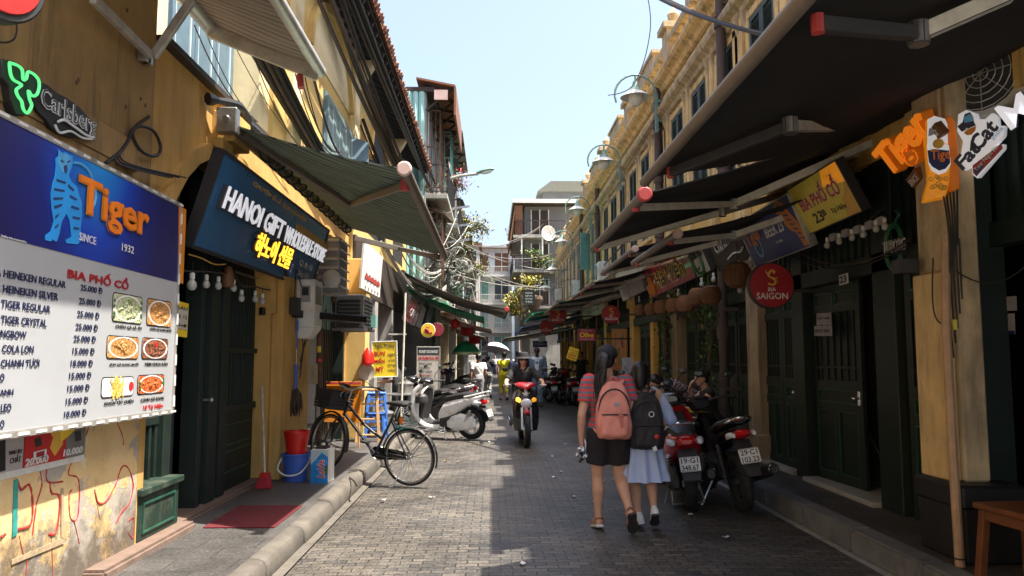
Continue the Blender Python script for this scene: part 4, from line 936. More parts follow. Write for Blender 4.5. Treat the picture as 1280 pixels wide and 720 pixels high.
def dish(label, p, rz, m='white_dirty', d=.4):
    r = thing('satellite_dish', label, 'dish', p, rz); b = MB(m); b.lathe([(.0, 0), (d*.5, .03), (d, .13), (d*1.02, .12), (d*.5, .0), (0, -.03)], (0, 0, 0), 18, 'Y'); b.build('reflector', r)
    b = MB('alu'); b.tube([(0, .05, -d), (0, .45, -.05)], .012, 6); b.ell((0, .45, -.03), .05, 8, 5); b.cyl((0, -.03, 0), (0, -.2, -.5), .025); b.build('arm', r)
dish('white dish aerial standing against the grey tower house roofline', (2.95, 40.5, 8.1), R(200))
def condenser(label, c, rz, group=None, m='white_dirty', size=(.8, .3, .55)):
    """air conditioner outdoor unit, fan grille on the local -y face"""
    r = thing('air_conditioner', label, 'air conditioner', c, rz, group); x, y, z = size
    b = MB(m); b.b2((-x/2, -y/2, 0), (x/2, y/2, z)); b.build('casing', r, bevel=.015)
    g_ = MB('plastic_dark'); cx = -x*.12; rr = z*.42
    g_.lathe([(rr, -.012), (rr, .0)], (cx, -y/2, z/2), 20, 'Y', caps=True); g_.use('alu')
    for k in range(1, 6): g_.torus((cx, -y/2-.016, z/2), rr*k/5.2, .004, 'Y', 20, 4)
    for k in range(8): a = math.pi*k/4; g_.bar((cx, -y/2-.018, z/2), (cx+rr*math.cos(a), -y/2-.018, z/2+rr*math.sin(a)), .006, .006)
    g_.build('fan_grille', r, smooth=0)
    k_ = MB('steel'); k_.bar((-x*.3, -y*.6, -.02), (-x*.3, y*1.2, -.02), .03, .03); k_.bar((x*.3, -y*.6, -.02), (x*.3, y*1.2, -.02), .03, .03); k_.build('bracket', r)
    return r
AG = 'air conditioner outdoor units on the facades'
condenser('white condenser box on the right facade below the open teal shutter', (3.25, 22.6, 3.75), R(-90), AG)
condenser('small grey condenser beyond the teal shutter on the right facade', (3.25, 29.6, 3.9), R(-90), AG)
condenser('old beige condenser under the near awning above the white cat sign', (3.6, 5.1, 3.16), R(-60), AG, 'board', (.9, .32, .62))
condenser('far small condenser on the yellowed facade near the grey tower house', (3.25, 37.6, 4.3), R(-90), AG)

# ================================================================ AWNINGS
def awning(label, xb, zb, xf, zf, y0, y1, cloth, bar='bar_brown', cap=None, arms=2, name='awning', group=None, valance=0., y0f=None, y1f=None, rbar=.045, armm='alu_white', thick=.012, sagz=.05, roller=True, coil=None, skirt=None, armz=.1):
    """folding-arm awning from a wall bar (xb, zb) to a front bar (xf, zf)"""
    y0f = y0 if y0f is None else y0f; y1f = y1 if y1f is None else y1f
    r = thing(name, label, 'awning', (xb, (y0+y1)/2, zb), group=group)
    def P(s, t):   # s 0 wall .. 1 front, t along the street
        a = V((xb, y0+(y1-y0)*t, zb)); b = V((xf, y0f+(y1f-y0f)*t, zf)); p = a.lerp(b, s); p.z -= sagz*4*s*(1-s)*(.65+.35*math.sin(t*(y1-y0)*3.1+y0))-.008*math.sin(t*(y1-y0)*7+s*5); return p
    c = MB(cloth); ns, ntt = 10, 24
    top = [[P(i/ns, j/ntt)+V((0, 0, thick)) for j in range(ntt+1)] for i in range(ns+1)]; bot = [[P(i/ns, j/ntt) for j in range(ntt+1)] for i in range(ns+1)]
    vs = [p for rw in top for p in rw]+[p for rw in bot for p in rw]; m_ = ntt+1; o_ = (ns+1)*m_; fs = []
    for i in range(ns):
        for j in range(ntt):
            a = i*m_+j; fs += [(a, a+1, a+m_+1, a+m_), (a+o_, a+m_+o_, a+m_+1+o_, a+1+o_)]
    for j in range(ntt): fs += [(j, j+o_, j+1+o_, j+1), (ns*m_+j, ns*m_+j+1, ns*m_+j+1+o_, ns*m_+j+o_)]
    for i in range(ns): fs += [(i*m_, (i+1)*m_, (i+1)*m_+o_, i*m_+o_), (i*m_+ntt, i*m_+ntt+o_, (i+1)*m_+ntt+o_, (i+1)*m_+ntt)]
    c.add(vs, fs); part(c, 'canopy', r, smooth=50)
    if valance:
        v = MB(cloth); k = max(4, int(abs(y1f-y0f)/.24))
        for i in range(k):
            a = V((xf, y0f+(y1f-y0f)*i/k, zf-.03)); b = V((xf, y0f+(y1f-y0f)*(i+1)/k, zf-.03)); dn = V((rnd.uniform(-.02,.02), 0, -valance)); mid = (a+b)/2+dn*1.12
            v.slab([a, b, b+dn*.8, mid, a+dn*.8], (.006, 0, 0))
        part(v, 'valance', r, smooth=0)
    f = MB(bar); a, b = V((xf, y0f-.04, zf-.02)), V((xf, y1f+.04, zf-.02)); f.cyl(a, b, rbar, n=12);  fo = part(f, 'front_bar', r)
    if cap:
        for p, dy in ((a, -.03),): e = MB(cap); e.cyl(p+V((0, dy*1.6, 0)), p-V((0, dy*.2, 0)), rbar*1.3, n=14); part(e, 'end_cap', r, sub=fo, bevel=.012)
    if roller: w = MB(bar); w.cyl((xb, y0-.05, zb-.03), (xb, y1+.05, zb-.03), rbar*1.3, n=12); part(w, 'roller', r)
    L = math.hypot(xf-xb, zf-zb)
    for k in range(arms):
        t = .1+.8*k/max(1, arms-1) if arms > 1 else .5; sg = 1 if k < arms/2 else -1
        sh = V((xb, y0+(y1-y0)*t, zb-.1)); en = P(1, t)+V((0, 0, -.06)); l1 = (sh-en).length*.62
        mid = (sh+en)/2+V((0, sg*math.sqrt(max(.02, l1*l1-((sh-en).length/2)**2)), -armz*.5))
        ar = MB(armm); ar.bar(sh, mid, .05, .07); ar.bar(mid, en, .045, .06); ar.use('steel'); ar.cyl(mid-V((0, 0, .05)), mid+V((0, 0, .05)), .04); ar.box(sh, (.1, .1, .14)); ao = part(ar, 'arm', r, bevel=.004)
        j_ = MB('cap_red'); j_.cyl(en-V((0, 0, .035)), en+V((0, 0, .035)), .03, n=10); part(j_, 'joint', r, sub=ao)
    if skirt:
        for yy, yf in ((y0, y0f), (y1, y1f)): pass
    return r
GA = 'folding awnings along the right hand shops'; GB = 'folding awnings along the left hand shops'
# right, near to far
r = awning('huge near black awning at top right, over the beer and bar signs', 3.66, 3.6, 1.08, 2.76, 1.2, 6.9, 'awn_dark', cap=None, arms=0, group=GA, rbar=.036, y0f=1.2, y1f=5.3)
for e, m, sh in ((onZ(1022, 30, 2.72), onZ(1148, 42, 2.86), onZ(1262, -8, 3.0)), (onZ(838, 216, 2.72), onZ(988, 157, 2.86), onX(1066, 160, 3.4))):
    ar = MB('plastic_dark'); ar.bar(e, m, .045, .06); ar.use('alu_white'); ar.bar(m, sh, .05, .07); ar.use('steel'); ar.cyl(m-V((0, 0, .05)), m+V((0, 0, .05)), .045); ao = part(ar, 'arm', r, bevel=.004)
    j_ = MB('cap_red'); j_.cyl(e-V((0, 0, .035)), e+V((0, 0, .035)), .024, n=10); part(j_, 'joint', r, sub=ao)
awning('black awning second on the right with a red end cap, above the yellow 23B sign', 3.62, 3.62, 1.16, 2.76, 6.5, 9.6, 'awn_dark', cap='cap_red', arms=2, group=GA, armz=.2, y0f=5.8, y1f=8.65)
awning('lower black awning third on the right with a pinkish end cap', 3.6, 3.25, 1.85, 2.75, 7.6, 9.9, 'awn_dark', cap='cap_pink', arms=2, group=GA, rbar=.04)
awning('dark awning fourth on the right, above the gold lettered red sign', 3.6, 3.5, 2.06, 3.08, 11.0, 14.2, 'awn_dark', cap='cap_pink', arms=2, group=GA, rbar=.04)
awning('dark awning fifth on the right with pale arms, over the pale green picture sign', 3.6, 3.4, 1.95, 2.95, 14.8, 18.4, 'awn_dark', arms=3, group=GA, rbar=.035)
awning('dark green awning on the right beyond the pale arms', 3.6, 3.3, 1.6, 2.85, 18.8, 23.2, 'awn_green_dk', arms=3, group=GA, rbar=.035)
awning('long bottle green awning on the right reaching towards the street middle', 3.6, 3.35, 1.25, 2.85, 23.6, 29.5, 'awn_green', arms=2, group=GA, rbar=.035, bar='awn_green')
awning('blue awning far down the right side', 3.6, 3.1, 1.0, 2.55, 27.0, 33.0, 'awn_blue', arms=2, group=GA, rbar=.035, bar='awn_blue', valance=.14)
awning('grey far awning stretching over the street centre', 3.6, 2.9, .55, 2.35, 33.4, 40, 'awn_grey', arms=2, group=GA, rbar=.03)
awning('small pale far awning on the right below the blue one', 3.6, 2.7, 1.8, 2.3, 26.0, 29.5, 'shut_pale', arms=0, group=GA, rbar=.03, valance=.2)
# left
r = awning('near striped grey awning at top left, over the beer menu wall', -2.45, 4.38, -1.5, 4.0, 3.4, 6.5, 'canvas_brown', bar='alu', arms=0, group=GB, rbar=.05, sagz=.02)
sh = V((-2.45, 5.3, 3.62))
for dy, e in ((0, onX(116, -2, -2.36)), (.04, onZ(240, 0, 4.05))): ar = MB('alu'); ar.bar(sh+V((.04, dy, 0)), e, .04, .06); ar.use('steel'); ar.box(sh+V((0, dy, 0)), (.06, .08, .1)); part(ar, 'arm', r, bevel=.005)
vb = MB('alu'); vb.bar((-2.45, 6.5, 4.34), (-1.5, 6.5, 3.96), .05, .16); part(vb, 'side_bar', r, bevel=.006); j_ = MB('cap_red'); j_.tube([(-1.66, 6.46, 3.92), (-1.64, 6.44, 3.8)], .03, 8); part(j_, 'joint', r)
r = awning('dark striped awning over the blue gift shop sign, with a pale round end cap', -2.3, 3.56, -.67, 2.95, 6.75, 12.1, 'canvas_grey', bar='bar_brown', cap='cap_pink', arms=0, group=GB, rbar=.045, y0f=5.82, y1f=10.8, valance=.0, sagz=.06)
ar = MB('bar_brown'); ar.bar((-2.22, 6.8, 3.48), onX(438, 256, -1.6), .05, .06); e = onZ(506, 232, 2.9); ar.bar(onX(438, 256, -1.6), e, .045, .055); 
ar.bar((-2.2, 12.2, 3.4), (-1.5, 12.35, 3.25), .06, .08); ar.bar((-1.5, 12.35, 3.25), (-.75, 10.7, 2.9), .05, .07); part(ar, 'arm', r, bevel=.004); j_ = MB('cap_red'); j_.cyl(e-V((0, 0, .045)), e+V((0, 0, .045)), .036, n=10); part(j_, 'joint', r)
bk = MB('steel'); bk.b2((-2.42, 6.62, 3.46), (-2.24, 6.72, 3.69)); bk.use('steel'); bk.cyl((-2.33, 6.6, 3.58), (-2.33, 6.62, 3.58), .035); part(bk, 'motor_bracket', r, bevel=.01)
cp = MB('black'); cp.tube(spline([(-2.45, 6.5, 3.72), (-2.3, 6.9, 3.78), (-2.35, 7.4, 3.74), (-2.3, 8.2, 3.7)]), [.02+.028*rnd.random() for _ in range(19)], 7, sq=(1, 1.3)); part(cp, 'rolled_cover', r)
co = MB('green_panel'); pts = []
for i in range(150): a = i*.62; y = 7.2+i*.031; pts.append((-2.2+.055*math.cos(a), y, 3.46-.002*i*.1+.055*math.sin(a)))
co.tube(pts, .014, 5); part(co, 'coiled_fringe', r)
awning('grey awning reaching across the street from the left with a red end cap', -2.2, 3.62, .36, 2.7, 18.9, 22.6, 'canvas_far', bar='bar_brown', cap='cap_red', arms=2, group=GB, rbar=.05, sagz=.22)
awning('bright green awning on the left under the grey one', -2.3, 3.4, -.25, 2.62, 21.2, 25.5, 'awn_green', bar='awn_green', arms=1, group=GB, rbar=.03, sagz=.12, valance=.16)
awning('striped tan awning far down the left side', -2.3, 3.1, .0, 2.45, 26, 30.5, 'sign_brown', bar='alu', arms=1, group=GB, rbar=.03)
awning('brown far awning on the left near the street end', -2.3, 3.0, -.3, 2.4, 34, 40, 'awn_grey', arms=1, group=GB, rbar=.03)

# ================================================================ SIGNS
class Sign:
    """a panel given by its lower-left, lower-right and upper-left corners"""
    def __init__(s, name, label, cat, P, Q, Tp, group=None):
        s.m = frame(P, V(Q)-V(P), V(Tp)-V(P)); s.inv = s.m.inverted(); s.w = (V(Q)-V(P)).length; s.h = (s.inv @ V(Tp)).y
        s.r = thing(name, label, cat, mx=s.m, group=group)
    def px(s, u, v):
        d = _ray(u, v); o = V((0, 0, CH)); n = s.m.to_3x3() @ V((0, 0, 1)); t = (s.m.translation-o).dot(n)/d.dot(n)
        q = s.inv @ (o+d*t); return q.x, q.y
    def panel(s, m, th=.04, name='panel', edge=None, ew=.02, x0=0, y0=0, x1=None, y1=None, bevel=.003):
        x1 = s.w if x1 is None else x1; y1 = s.h if y1 is None else y1
        b = MB(m); b.b2((x0, y0, -th), (x1, y1, 0)); o = b.build(name, s.r, bevel=bevel)
        if edge:
            e = MB(edge)
            for p, q in (((x0-ew, y0-ew), (x1+ew, y0)), ((x0-ew, y1), (x1+ew, y1+ew)), ((x0-ew, y0), (x0, y1)), ((x1, y0), (x1+ew, y1))): e.b2((*p, -th-.004), (*q, .012))
            e.build('frame', s.r, bevel=.003)
        return o
    def T(s, mb, body, a, b, hp, z=.003, depth=.002, bold=0., shear=0., slant=False):
        (x0, y0), (x1, y1) = s.px(*a), s.px(*b); x2, y2 = s.px(a[0], a[1]-hp); h = math.hypot(x2-x0, y2-y0)
        rot = math.atan2(y1-y0, x1-x0) if slant else 0.
        mb.text(body, x0, y0, math.hypot(x1-x0, y1-y0) if slant else x1-x0, h, z, depth, bold, shear, rot)
    def polypx(s, mb, pts, z0=.002, z1=.005): mb.poly([s.px(*p) for p in pts], z0, z1)
    def linepx(s, mb, pts, r, z=.02, n=4, m=6): mb.tube(spline([(*s.px(*p), z) for p in pts], n), r, m)
def rrect(x0, y0, x1, y1, r, n=5):
    P = []
    for cx, cy, a in ((x1-r, y1-r, 0), (x0+r, y1-r, 90), (x0+r, y0+r, 180), (x1-r, y0+r, 270)): P += [(cx+r*math.cos(R(a+90*i/n)), cy+r*math.sin(R(a+90*i/n))) for i in range(n+1)]
    return P

# ---- the big beer menu on the corner house
XS = -2.34
s = Sign('menu_board', 'large blue and white beer menu board with food photos on the near left wall', 'menu sign', onX(-90, 555, XS), onX(213, 512, XS), onX(-90, 92, XS))
ang = s.px(233, 262); W_, H_ = s.w, s.px(231, 262)[1]
b = MB('white_vinyl'); b.b2((0, 0, -.05), (W_+.02, H_, 0)); b.build('panel', s.r, bevel=.004)
e = MB('alu')
for a_, b_ in (((-.01, -.03), (W_+.03, 0)), ((-.01, H_), (W_+.03, H_+.03)), ((W_+.02, 0), (W_+.045, H_))): e.b2((*a_, -.055), (*b_, .008))
e.use('white')
x = .0
while x < W_: e.b2((x, -.022, .008), (x+.09, -.008, .011)); e.b2((x, H_+.01, .008), (x+.07, H_+.024, .011)); x += .15
y = .02
while y < H_: e.b2((W_+.022, y, .008), (W_+.043, y+.08, .013)); y += .15
e.build('frame', s.r)
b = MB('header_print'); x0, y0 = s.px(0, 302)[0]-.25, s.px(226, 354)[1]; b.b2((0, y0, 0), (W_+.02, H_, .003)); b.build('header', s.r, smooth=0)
b = MB('orange_side'); s.polypx(b, [(222, 352), (223, 257), (232, 262), (228, 355)], .003, .006); b.build('edge_stripe', s.r, smooth=0)
# tiger emblem (blue big cat standing upright)
b = MB('cyan_glow')
def z2(pts): return [(u/3, 120+v/3) for u, v in pts]
s.polypx(b, z2([(212,198),(226,212),(240,210),(256,222),(266,222),(268,250),(262,272),(252,296),(262,320),(282,340),(300,400),(302,450),(296,500),(300,540),(286,556),(244,552),(240,540),(262,528),(256,470),(244,440),(226,470),(216,520),(206,548),(190,536),(186,545),(164,540),(164,522),(184,508),(196,470),(188,420),(184,370),(190,330),(200,300),(204,262),(202,236),(214,222)]), .006, .009)
b.use('tiger_blue'); s.polypx(b, z2([(212,205),(225,218),(240,216),(256,226),(262,250),(250,275),(236,290),(222,280),(210,250)]), .009, .010)
b.use('navy_dark')
for pts in ([(222,238),(234,246),(232,250),(220,244)], [(244,246),(256,240),(258,245),(246,251)], [(232,262),(244,258),(246,278),(240,292),(234,284)], [(205,310),(240,322),(238,330),(206,320)], [(196,345),(236,352),(234,360),(196,354)], [(194,380),(230,380),(228,388),(194,390)],
            [(196,412),(226,404),(224,412),(198,424)], [(250,330),(272,352),(268,358),(248,340)], [(256,370),(282,386),(280,392),(254,380)], [(262,410),(290,420),(288,428),(260,420)], [(266,450),(294,456),(292,464),(266,460)], [(200,450),(214,440),(212,448),(200,462)], [(198,490),(212,478),(210,488),(200,498)], [(270,490),(290,494),(288,502),(268,500)]):
    s.polypx(b, z2(pts), .0102, .0115)
b.build('tiger_emblem', s.r, smooth=0)
b = MB('tiger_blue'); s.linepx(b, z2([(272,250),(300,256),(326,280),(342,316),(352,350),(352,390),(340,420),(322,438)]), .008, .008); b.build('tail', s.r)
b = MB('orange_side'); s.T(b, 'Tiger', z2([(277, 474)])[0], z2([(548, 545)])[0], 62, .012, .006, .035, 0); 
b.use('orange'); s.T(b, 'Tiger', z2([(281, 470)])[0], z2([(545, 540)])[0], 60, .019, .002, .015, 0); b.build('brand_lettering', s.r)
b = MB('white'); s.T(b, 'SINCE', (96, 300), (117, 303), 10, .013); s.T(b, '1932', (149.5, 313), (164.5, 316), 9.5, .013); s.T(b, 'Thưởng thức có trách nhiệm', (0, 296), (32, 303), 3); b.build('small_lettering', s.r)
b = MB('red_dark'); s.T(b, 'BIA PHỐ CỔ', (83.5, 347), (160, 361), 17, bold=.03); b.build('heading', s.r)
def z3(u, v): return (u/3.13, 330+v/3.13)
for tx, u0, v0, u1 in (('BIA HEINEKEN REGULAR', -44, 42, 257), ('BIA HEINEKEN SILVER', -48, 103, 226), ('TIGER REGULAR', 0, 170, 195), ('TIGER CRYSTAL', 0, 232, 180), ('STRONGBOW', -72, 284, 100), ('COCA COLA LON', -84, 344, 128), ('TRÀ CHANH TƯƠI', -60, 404, 150), ('BÒ HÚC', -80, 460, 13), ('TRÀ XANH', -80, 521, 48), ('NƯỚC SUỐI', -100, 580, 40), ('TRÀ ĐÁ', -80, 643, 13)):
    if tx in ('NƯỚC SUỐI', 'BÒ HÚC', 'TRÀ ĐÁ'): tx = {'NƯỚC SUỐI': 'LEO', 'BÒ HÚC': 'O', 'TRÀ ĐÁ': 'O'}[tx]; u0 = -4 if tx == 'O' else 0
    b = MB('ink'); s.T(b, tx, z3(u0, v0), z3(u1, v0), 10.2 if 'Ư' not in tx else 12.5, bold=.012); b.build('drink_name', s.r, smooth=0)
for i, (u, v, p) in enumerate(((313,103,'25.000 Đ'),(307,155,'25.000 Đ'),(300,206,'25.000 Đ'),(294,256,'25.000 Đ'),(286,303,'25.000 Đ'),(281,352,'15.000 Đ'),(274,401,'18.000 Đ'),(268,450,'15.000 Đ'),(261,500,'15.000 Đ'),(255,551,'15.000 Đ'),(248,602,'10.000 Đ'))):
    b = MB('ink'); s.T(b, p, z3(u, v), z3(u+85, v+8), 8.2, bold=.012); b.build('price', s.r, smooth=0)
cap = MB('ink_black')
for (u0, v0, u1, v1), m, tx, cv in (((435,103,558,225),'food_green','CHÂN GÀ SẢ ỚT',249),((570,127,672,240),'food_brown','CHÂN GÀ RANG MUỐI',258),((413,258,543,372),'food_brown','SỤN GÀ RANG MUỐI',400),((551,270,657,373),'food_dark','NEM CHUA RÁN',398),((392,410,523,527),'food_fries','KHOAI TÂY CHIÊN',554),((534,407,642,513),'food_red','CÁNH GÀ RANG',540)):
    x0, y0 = s.px(*z3(u0, v1)); x1, y1 = s.px(*z3(u1, v0+(u1-u0)*.22)); fr = MB('ink_black'); fr.poly(rrect(x0, y0, x1, y1, .03), .0005, .003); fr.use('white'); fr.poly(rrect(x0+.007, y0+.007, x1-.007, y1-.007, .026), .003, .004)
    if m == 'food_fries':
        fr.use(m)
        for k in range(34):
            a = rnd.uniform(-.6, .6); px_, py_ = x0+(x1-x0)*rnd.uniform(.3, .62), y0+(y1-y0)*rnd.uniform(.25, .7); fr.bar((px_-.03*math.sin(a)*2, py_-.045, .005), (px_+.03*math.sin(a)*2, py_+.045, .007+k*.0002), .008, .004)
        fr.use('red'); fr.disc((x1-.04, (y0+y1)/2), .03, .004, .007, 16)
    else:
        fr.use(m); fr.poly(rrect(x0+.007, y0+.007, x1-.007, y1-.007, .026), .004, .005)
        fr.use('white'); k = rnd.randrange(3)
        fr.ring([[V((( x0+x1)/2+(x1-x0)*rr*math.cos(t*.3927), (y0+y1)/2+(y1-y0)*rr*math.sin(t*.3927), zz)) for t in range(16)] for rr, zz in ((.47, .0055), (.42, .0065), (.42, .005))], caps=False)
        for _ in range(26):
            a, q_ = rnd.uniform(0, 6.28), rnd.uniform(0, .33); fr.use(m); fr.ell(((x0+x1)/2+(x1-x0)*q_*math.cos(a), (y0+y1)/2+(y1-y0)*q_*math.sin(a), .007), (rnd.uniform(.008, .022), rnd.uniform(.006, .014), .005), 6, 4, MX.Rotation(a*2, 3, 'Z'))
        if m in ('food_dark',): fr.use('red'); fr.disc(((x0+x1)/2, y1-.045), .022, .008, .011, 14)
        if m in ('food_red', 'food_green'): 
            fr.use('leaf')
            for _ in range(10): fr.ell((rnd.choice([x0+.025, x1-.025])+rnd.uniform(-.008, .008), rnd.uniform(y0+.03, y1-.03), .007), (.014, .012, .004), 6, 4)
    fr.build('food_photo', s.r, smooth=60)
    s.T(cap, tx, z3(u0+14, cv), z3(u1-4, cv+4), 5, bold=.02)
cap.build('caption_lettering', s.r, smooth=0)
b = MB('red'); s.T(b, '18 Tạ Hiện', z3(558, 576), z3(634, 574), 7.5, bold=.02); b.build('address_lettering', s.r, smooth=0)

# small poster strip under the menu
s = Sign('poster', 'grey and red price poster strip pasted under the beer menu', 'poster', onX(-40, 610, -2.494), onX(105.5, 575, -2.494), onX(-40, 556, -2.494))
H_ = s.px(105, 533)[1]
b = MB('white_dirty'); b.b2((0, 0, -.004), (s.w, H_, 0)); b.use('sign_grey'); b.b2((.01, .035, 0), (s.px(30, 560)[0], H_-.005, .002)); b.use('red'); x1, x2 = s.px(29, 560)[0], s.px(82, 560)[0]; b.b2((x1, .035, 0), (x2, H_-.005, .002)); b.use('steel'); b.b2((x2, .035, 0), (s.w-.005, H_-.005, .002))
b.use('gold'); s.polypx(b, [(60,537),(66,547),(62,560),(68,570),(78,555),(77,538)], .002, .003); b.use('yellow_bright'); s.polypx(b, [(74,537),(96,534),(84,546),(76,552)], .003, .004); b.use('sole_dark'); s.polypx(b, [(42,549),(50,546),(52,556),(44,559)], .003, .004); s.polypx(b, [(93,540),(100,538),(101,550),(94,552)], .003, .004); b.use('ink_black'); s.polypx(b, [(-8,552),(6,549),(6,588),(-8,592)], .003, .004); b.build('panel', s.r, smooth=0)
b = MB('white'); s.T(b, '20.000', (30, 584), (59, 580), 10, z=.004, bold=.03, shear=.1); s.T(b, '10.000', (78, 571), (102, 567), 9, z=.004, bold=.03, shear=.1); s.polypx(b, [(41,565),(57,561),(57,571),(41,575)], .004, .006); b.use('red_dark'); s.polypx(b, [(44,566),(54,563),(54,569),(44,572)], .006, .007); b.use('ink_black'); s.T(b, 'PHONG CÁCH', (10, 569), (26, 565), 6, z=.004); s.T(b, 'CHẤT', (11, 580), (25, 576), 11, z=.004); b.build('lettering', s.r, smooth=0)

# neon brewery signs on the corner house
s = Sign('neon_sign', 'unlit white outlined neon brewery script on black backing, above the beer menu', 'neon sign', onX(46, 150, -2.44), onX(118, 182, -2.44), onX(46, 100, -2.44))
b = MB('black'); b.poly([s.px(*p) for p in ((42,110),(48,101),(60,106),(72,116),(84,122),(100,134),(114,150),(118,158),(116,176),(104,174),(88,172),(76,168),(64,160),(58,150),(48,140),(42,128))], -.03, 0); b.build('backing', s.r, bevel=.004)
b = MB('neon_white'); s.T(b, 'Carlsberg', (49, 140), (118, 176), 34, z=.004, depth=.004, bold=.022, slant=True); b.use('black'); s.T(b, 'Carlsberg', (49.6, 139.6), (117.4, 175.2), 33, z=.009, depth=.001, bold=-.012, slant=True); b.build('lettering', s.r, smooth=0)
b = MB('neon_white'); s.linepx(b, [(70,152),(78,150),(90,158),(104,168),(114,172)], .008, .012); s.linepx(b, [(66,156),(72,166),(86,164),(100,172),(112,174)], .007, .012); b.build('flourish', s.r)
s = Sign('neon_sign', 'glowing green neon hop leaf outline at the left edge, above the beer menu', 'neon sign', onX(-30, 120, -2.42), onX(45, 145, -2.42), onX(-30, 70, -2.42))
b = MB('neon_green'); s.linepx(b, [(p/3, q/3) for p, q in ((20,235),(50,245),(68,262),(72,298),(84,294),(90,270),(112,278),(130,300),(132,330),(122,356),(104,358),(92,340),(96,372),(104,396),(88,424),(72,408),(66,380),(52,360),(46,336),(66,318),(36,300),(24,276),(20,238))], .008, .02); b.build('tubing', s.r)
b = MB('black'); s.polypx(b, [(p/3, q/3) for p, q in ((6,220),(60,232),(84,262),(120,270),(142,300),(136,352),(112,372),(112,400),(92,436),(60,430),(40,370),(34,320),(8,290))], -.05, 0); b.build('backing', s.r, bevel=.004)
r = thing('round_sign', 'red round sign with dark rim cut off at the top left corner', 'sign', mx=frame(onX(4, -36, -2.1), (.35, 1, 0), (0, 0, 1)))
b = MB('plastic_dark'); b.disc((0, 0), .215, -.08, 0); b.build('rim', r, bevel=.01); b = MB('cap_red'); b.use('red'); b.disc((0, 0), .18, 0, .012); b.build('face', r, bevel=.004)
w = MB('cable'); w.tube(spline([onX(u, v, -2.46) for u, v in ((18,20),(21,35),(18,48),(8,53),(-4,52))]), .005, 6); w.use('cable'); o = w.build('cable'); tag(o, 'thin loop of wire hanging below the red round sign', 'cable')
w = MB('cable'); w.tube(spline([onX(u, v, -2.45) for u, v in ((132,204),(150,190),(160,176),(166,162),(178,158),(192,164),(200,180),(199,192),(190,195),(176,188),(166,170),(170,158),(186,146))]), .012, 7)
for a, c in ((148, 214), (150, 216), (156, 218), (162, 220)): w.tube(spline([onX(149, 190, -2.45), onX(a, 205, -2.43), onX(c-62+a-148+60, 222, -2.4)]), .006, 5)
o = w.build('cable'); tag(o, 'black coiled cable loop nailed to the ochre wall above the beer menu', 'cable')

# ---- blue gift shop sign
s = Sign('shop_sign', 'deep blue tilted shop sign with white raised letters and orange Korean letters', 'sign', onX(241, 306, -2.38), onX(388, 360, -2.38), onX(275, 187, -2.16))
s.panel('hanoi_blue', .08, edge='black', ew=.025)
b = MB('plastic_dark'); s.T(b, 'HANOI GIFT', (269.5, 259), (345, 299), 26, z=.002, depth=.035, bold=.05); s.T(b, 'WHOLESALE STORE', (347, 301), (399, 326), 17, z=.002, depth=.035, bold=.05); s.T(b, '하노이 선물', (309, 318), (357, 334), 26, z=.002, depth=.03, bold=.05)
x, y = s.px(360, 334); b.disc((x, y), .11, .002, .03); b.build('letter_backing', s.r, smooth=0)
b = MB('led_white'); s.T(b, 'HANOI GIFT', (271.5, 258), (346, 297), 25, z=.039, depth=.012, bold=.012); s.T(b, 'WHOLESALE STORE', (348.5, 300), (400, 325), 16, z=.039, depth=.012, bold=.01); b.use('white_dirty'); s.T(b, 'Q.', (370, 331), (376, 333), 6, z=.03); s.T(b, 'Mr. Hải', (377, 334), (387, 337), 6, z=.03); s.T(b, 'Hoa Hải', (369, 344), (382, 349), 6, z=.03); b.build('lettering', s.r, smooth=0)
b = MB('led_orange'); s.T(b, '하노이 선물', (311, 317), (357.5, 332), 24, z=.034, depth=.01, bold=.018); b.build('korean_lettering', s.r, smooth=0)
b = MB('bucket_blue'); b.disc((x, y), .085, .031, .042); b.use('white_dirty'); b.text('Z', x-.03, y-.05, .06, .1, .043, .003, .02); b.build('badge', s.r, smooth=0)
b = MB('gold'); s.T(b, 'CHUYÊN SỈ LẺ QUÀ LƯU NIỆM', (315, 233), (383, 272), 8, z=.003, bold=.01); b.build('small_lettering', s.r, smooth=0)
# yellow notice near the doorway
s = Sign('notice', 'small yellow framed paper notice beside the beer menu edge', 'notice', onX(216, 419, -2.56), onX(234, 422, -2.56), onX(216, 374, -2.56))
s.panel('yellow_bright', .02); b = MB('board'); b.b2((.02, .06, 0), (s.w-.02, s.h-.05, .004)); b.use('ink_black')
for k in range(3): b.text(['RAU', 'PK 12', 'PHỞ'][k], .035, .08+.07*(2-k), s.w-.075, .03, .005)
b.build('paper', s.r, smooth=0)

# ---- mid left signs
s = Sign('menu_sign', 'yellow hanging menu sign with red letters listing noodles, in the dim shop', 'menu sign', onY(466, 471, 16.0), onY(496, 470, 16.0), onY(466, 428, 16.0)); s.panel('yellow_bright', .03, edge='white_dirty', ew=.02)
b = MB('ink'); s.T(b, 'Nghĩa Phượng', (469, 437), (493, 437), 7); b.use('red'); s.T(b, 'BÚN', (468, 445), (481, 445), 7, bold=.03); s.T(b, 'MIẾN', (468, 454), (481, 454), 7, bold=.03); s.T(b, 'MỲ', (470, 465), (480, 465), 8, bold=.03); b.use('ink')
for k in range(4): s.T(b, ['ngan', 'vịt', 'lòng', 'măng'][k], (485, 446+6.2*k), (494, 446+6.2*k), 4)
x, y = s.px(489, 437); b.build('lettering', s.r, smooth=0)
s = Sign('exchange_board', 'grey standing money exchange board with red and dark writing behind the silver scooter', 'board', onY(521, 493, 17.2), onY(549, 493, 17.2), onY(521, 434, 17.2)); s.panel('board', .03, edge='alu', ew=.015)
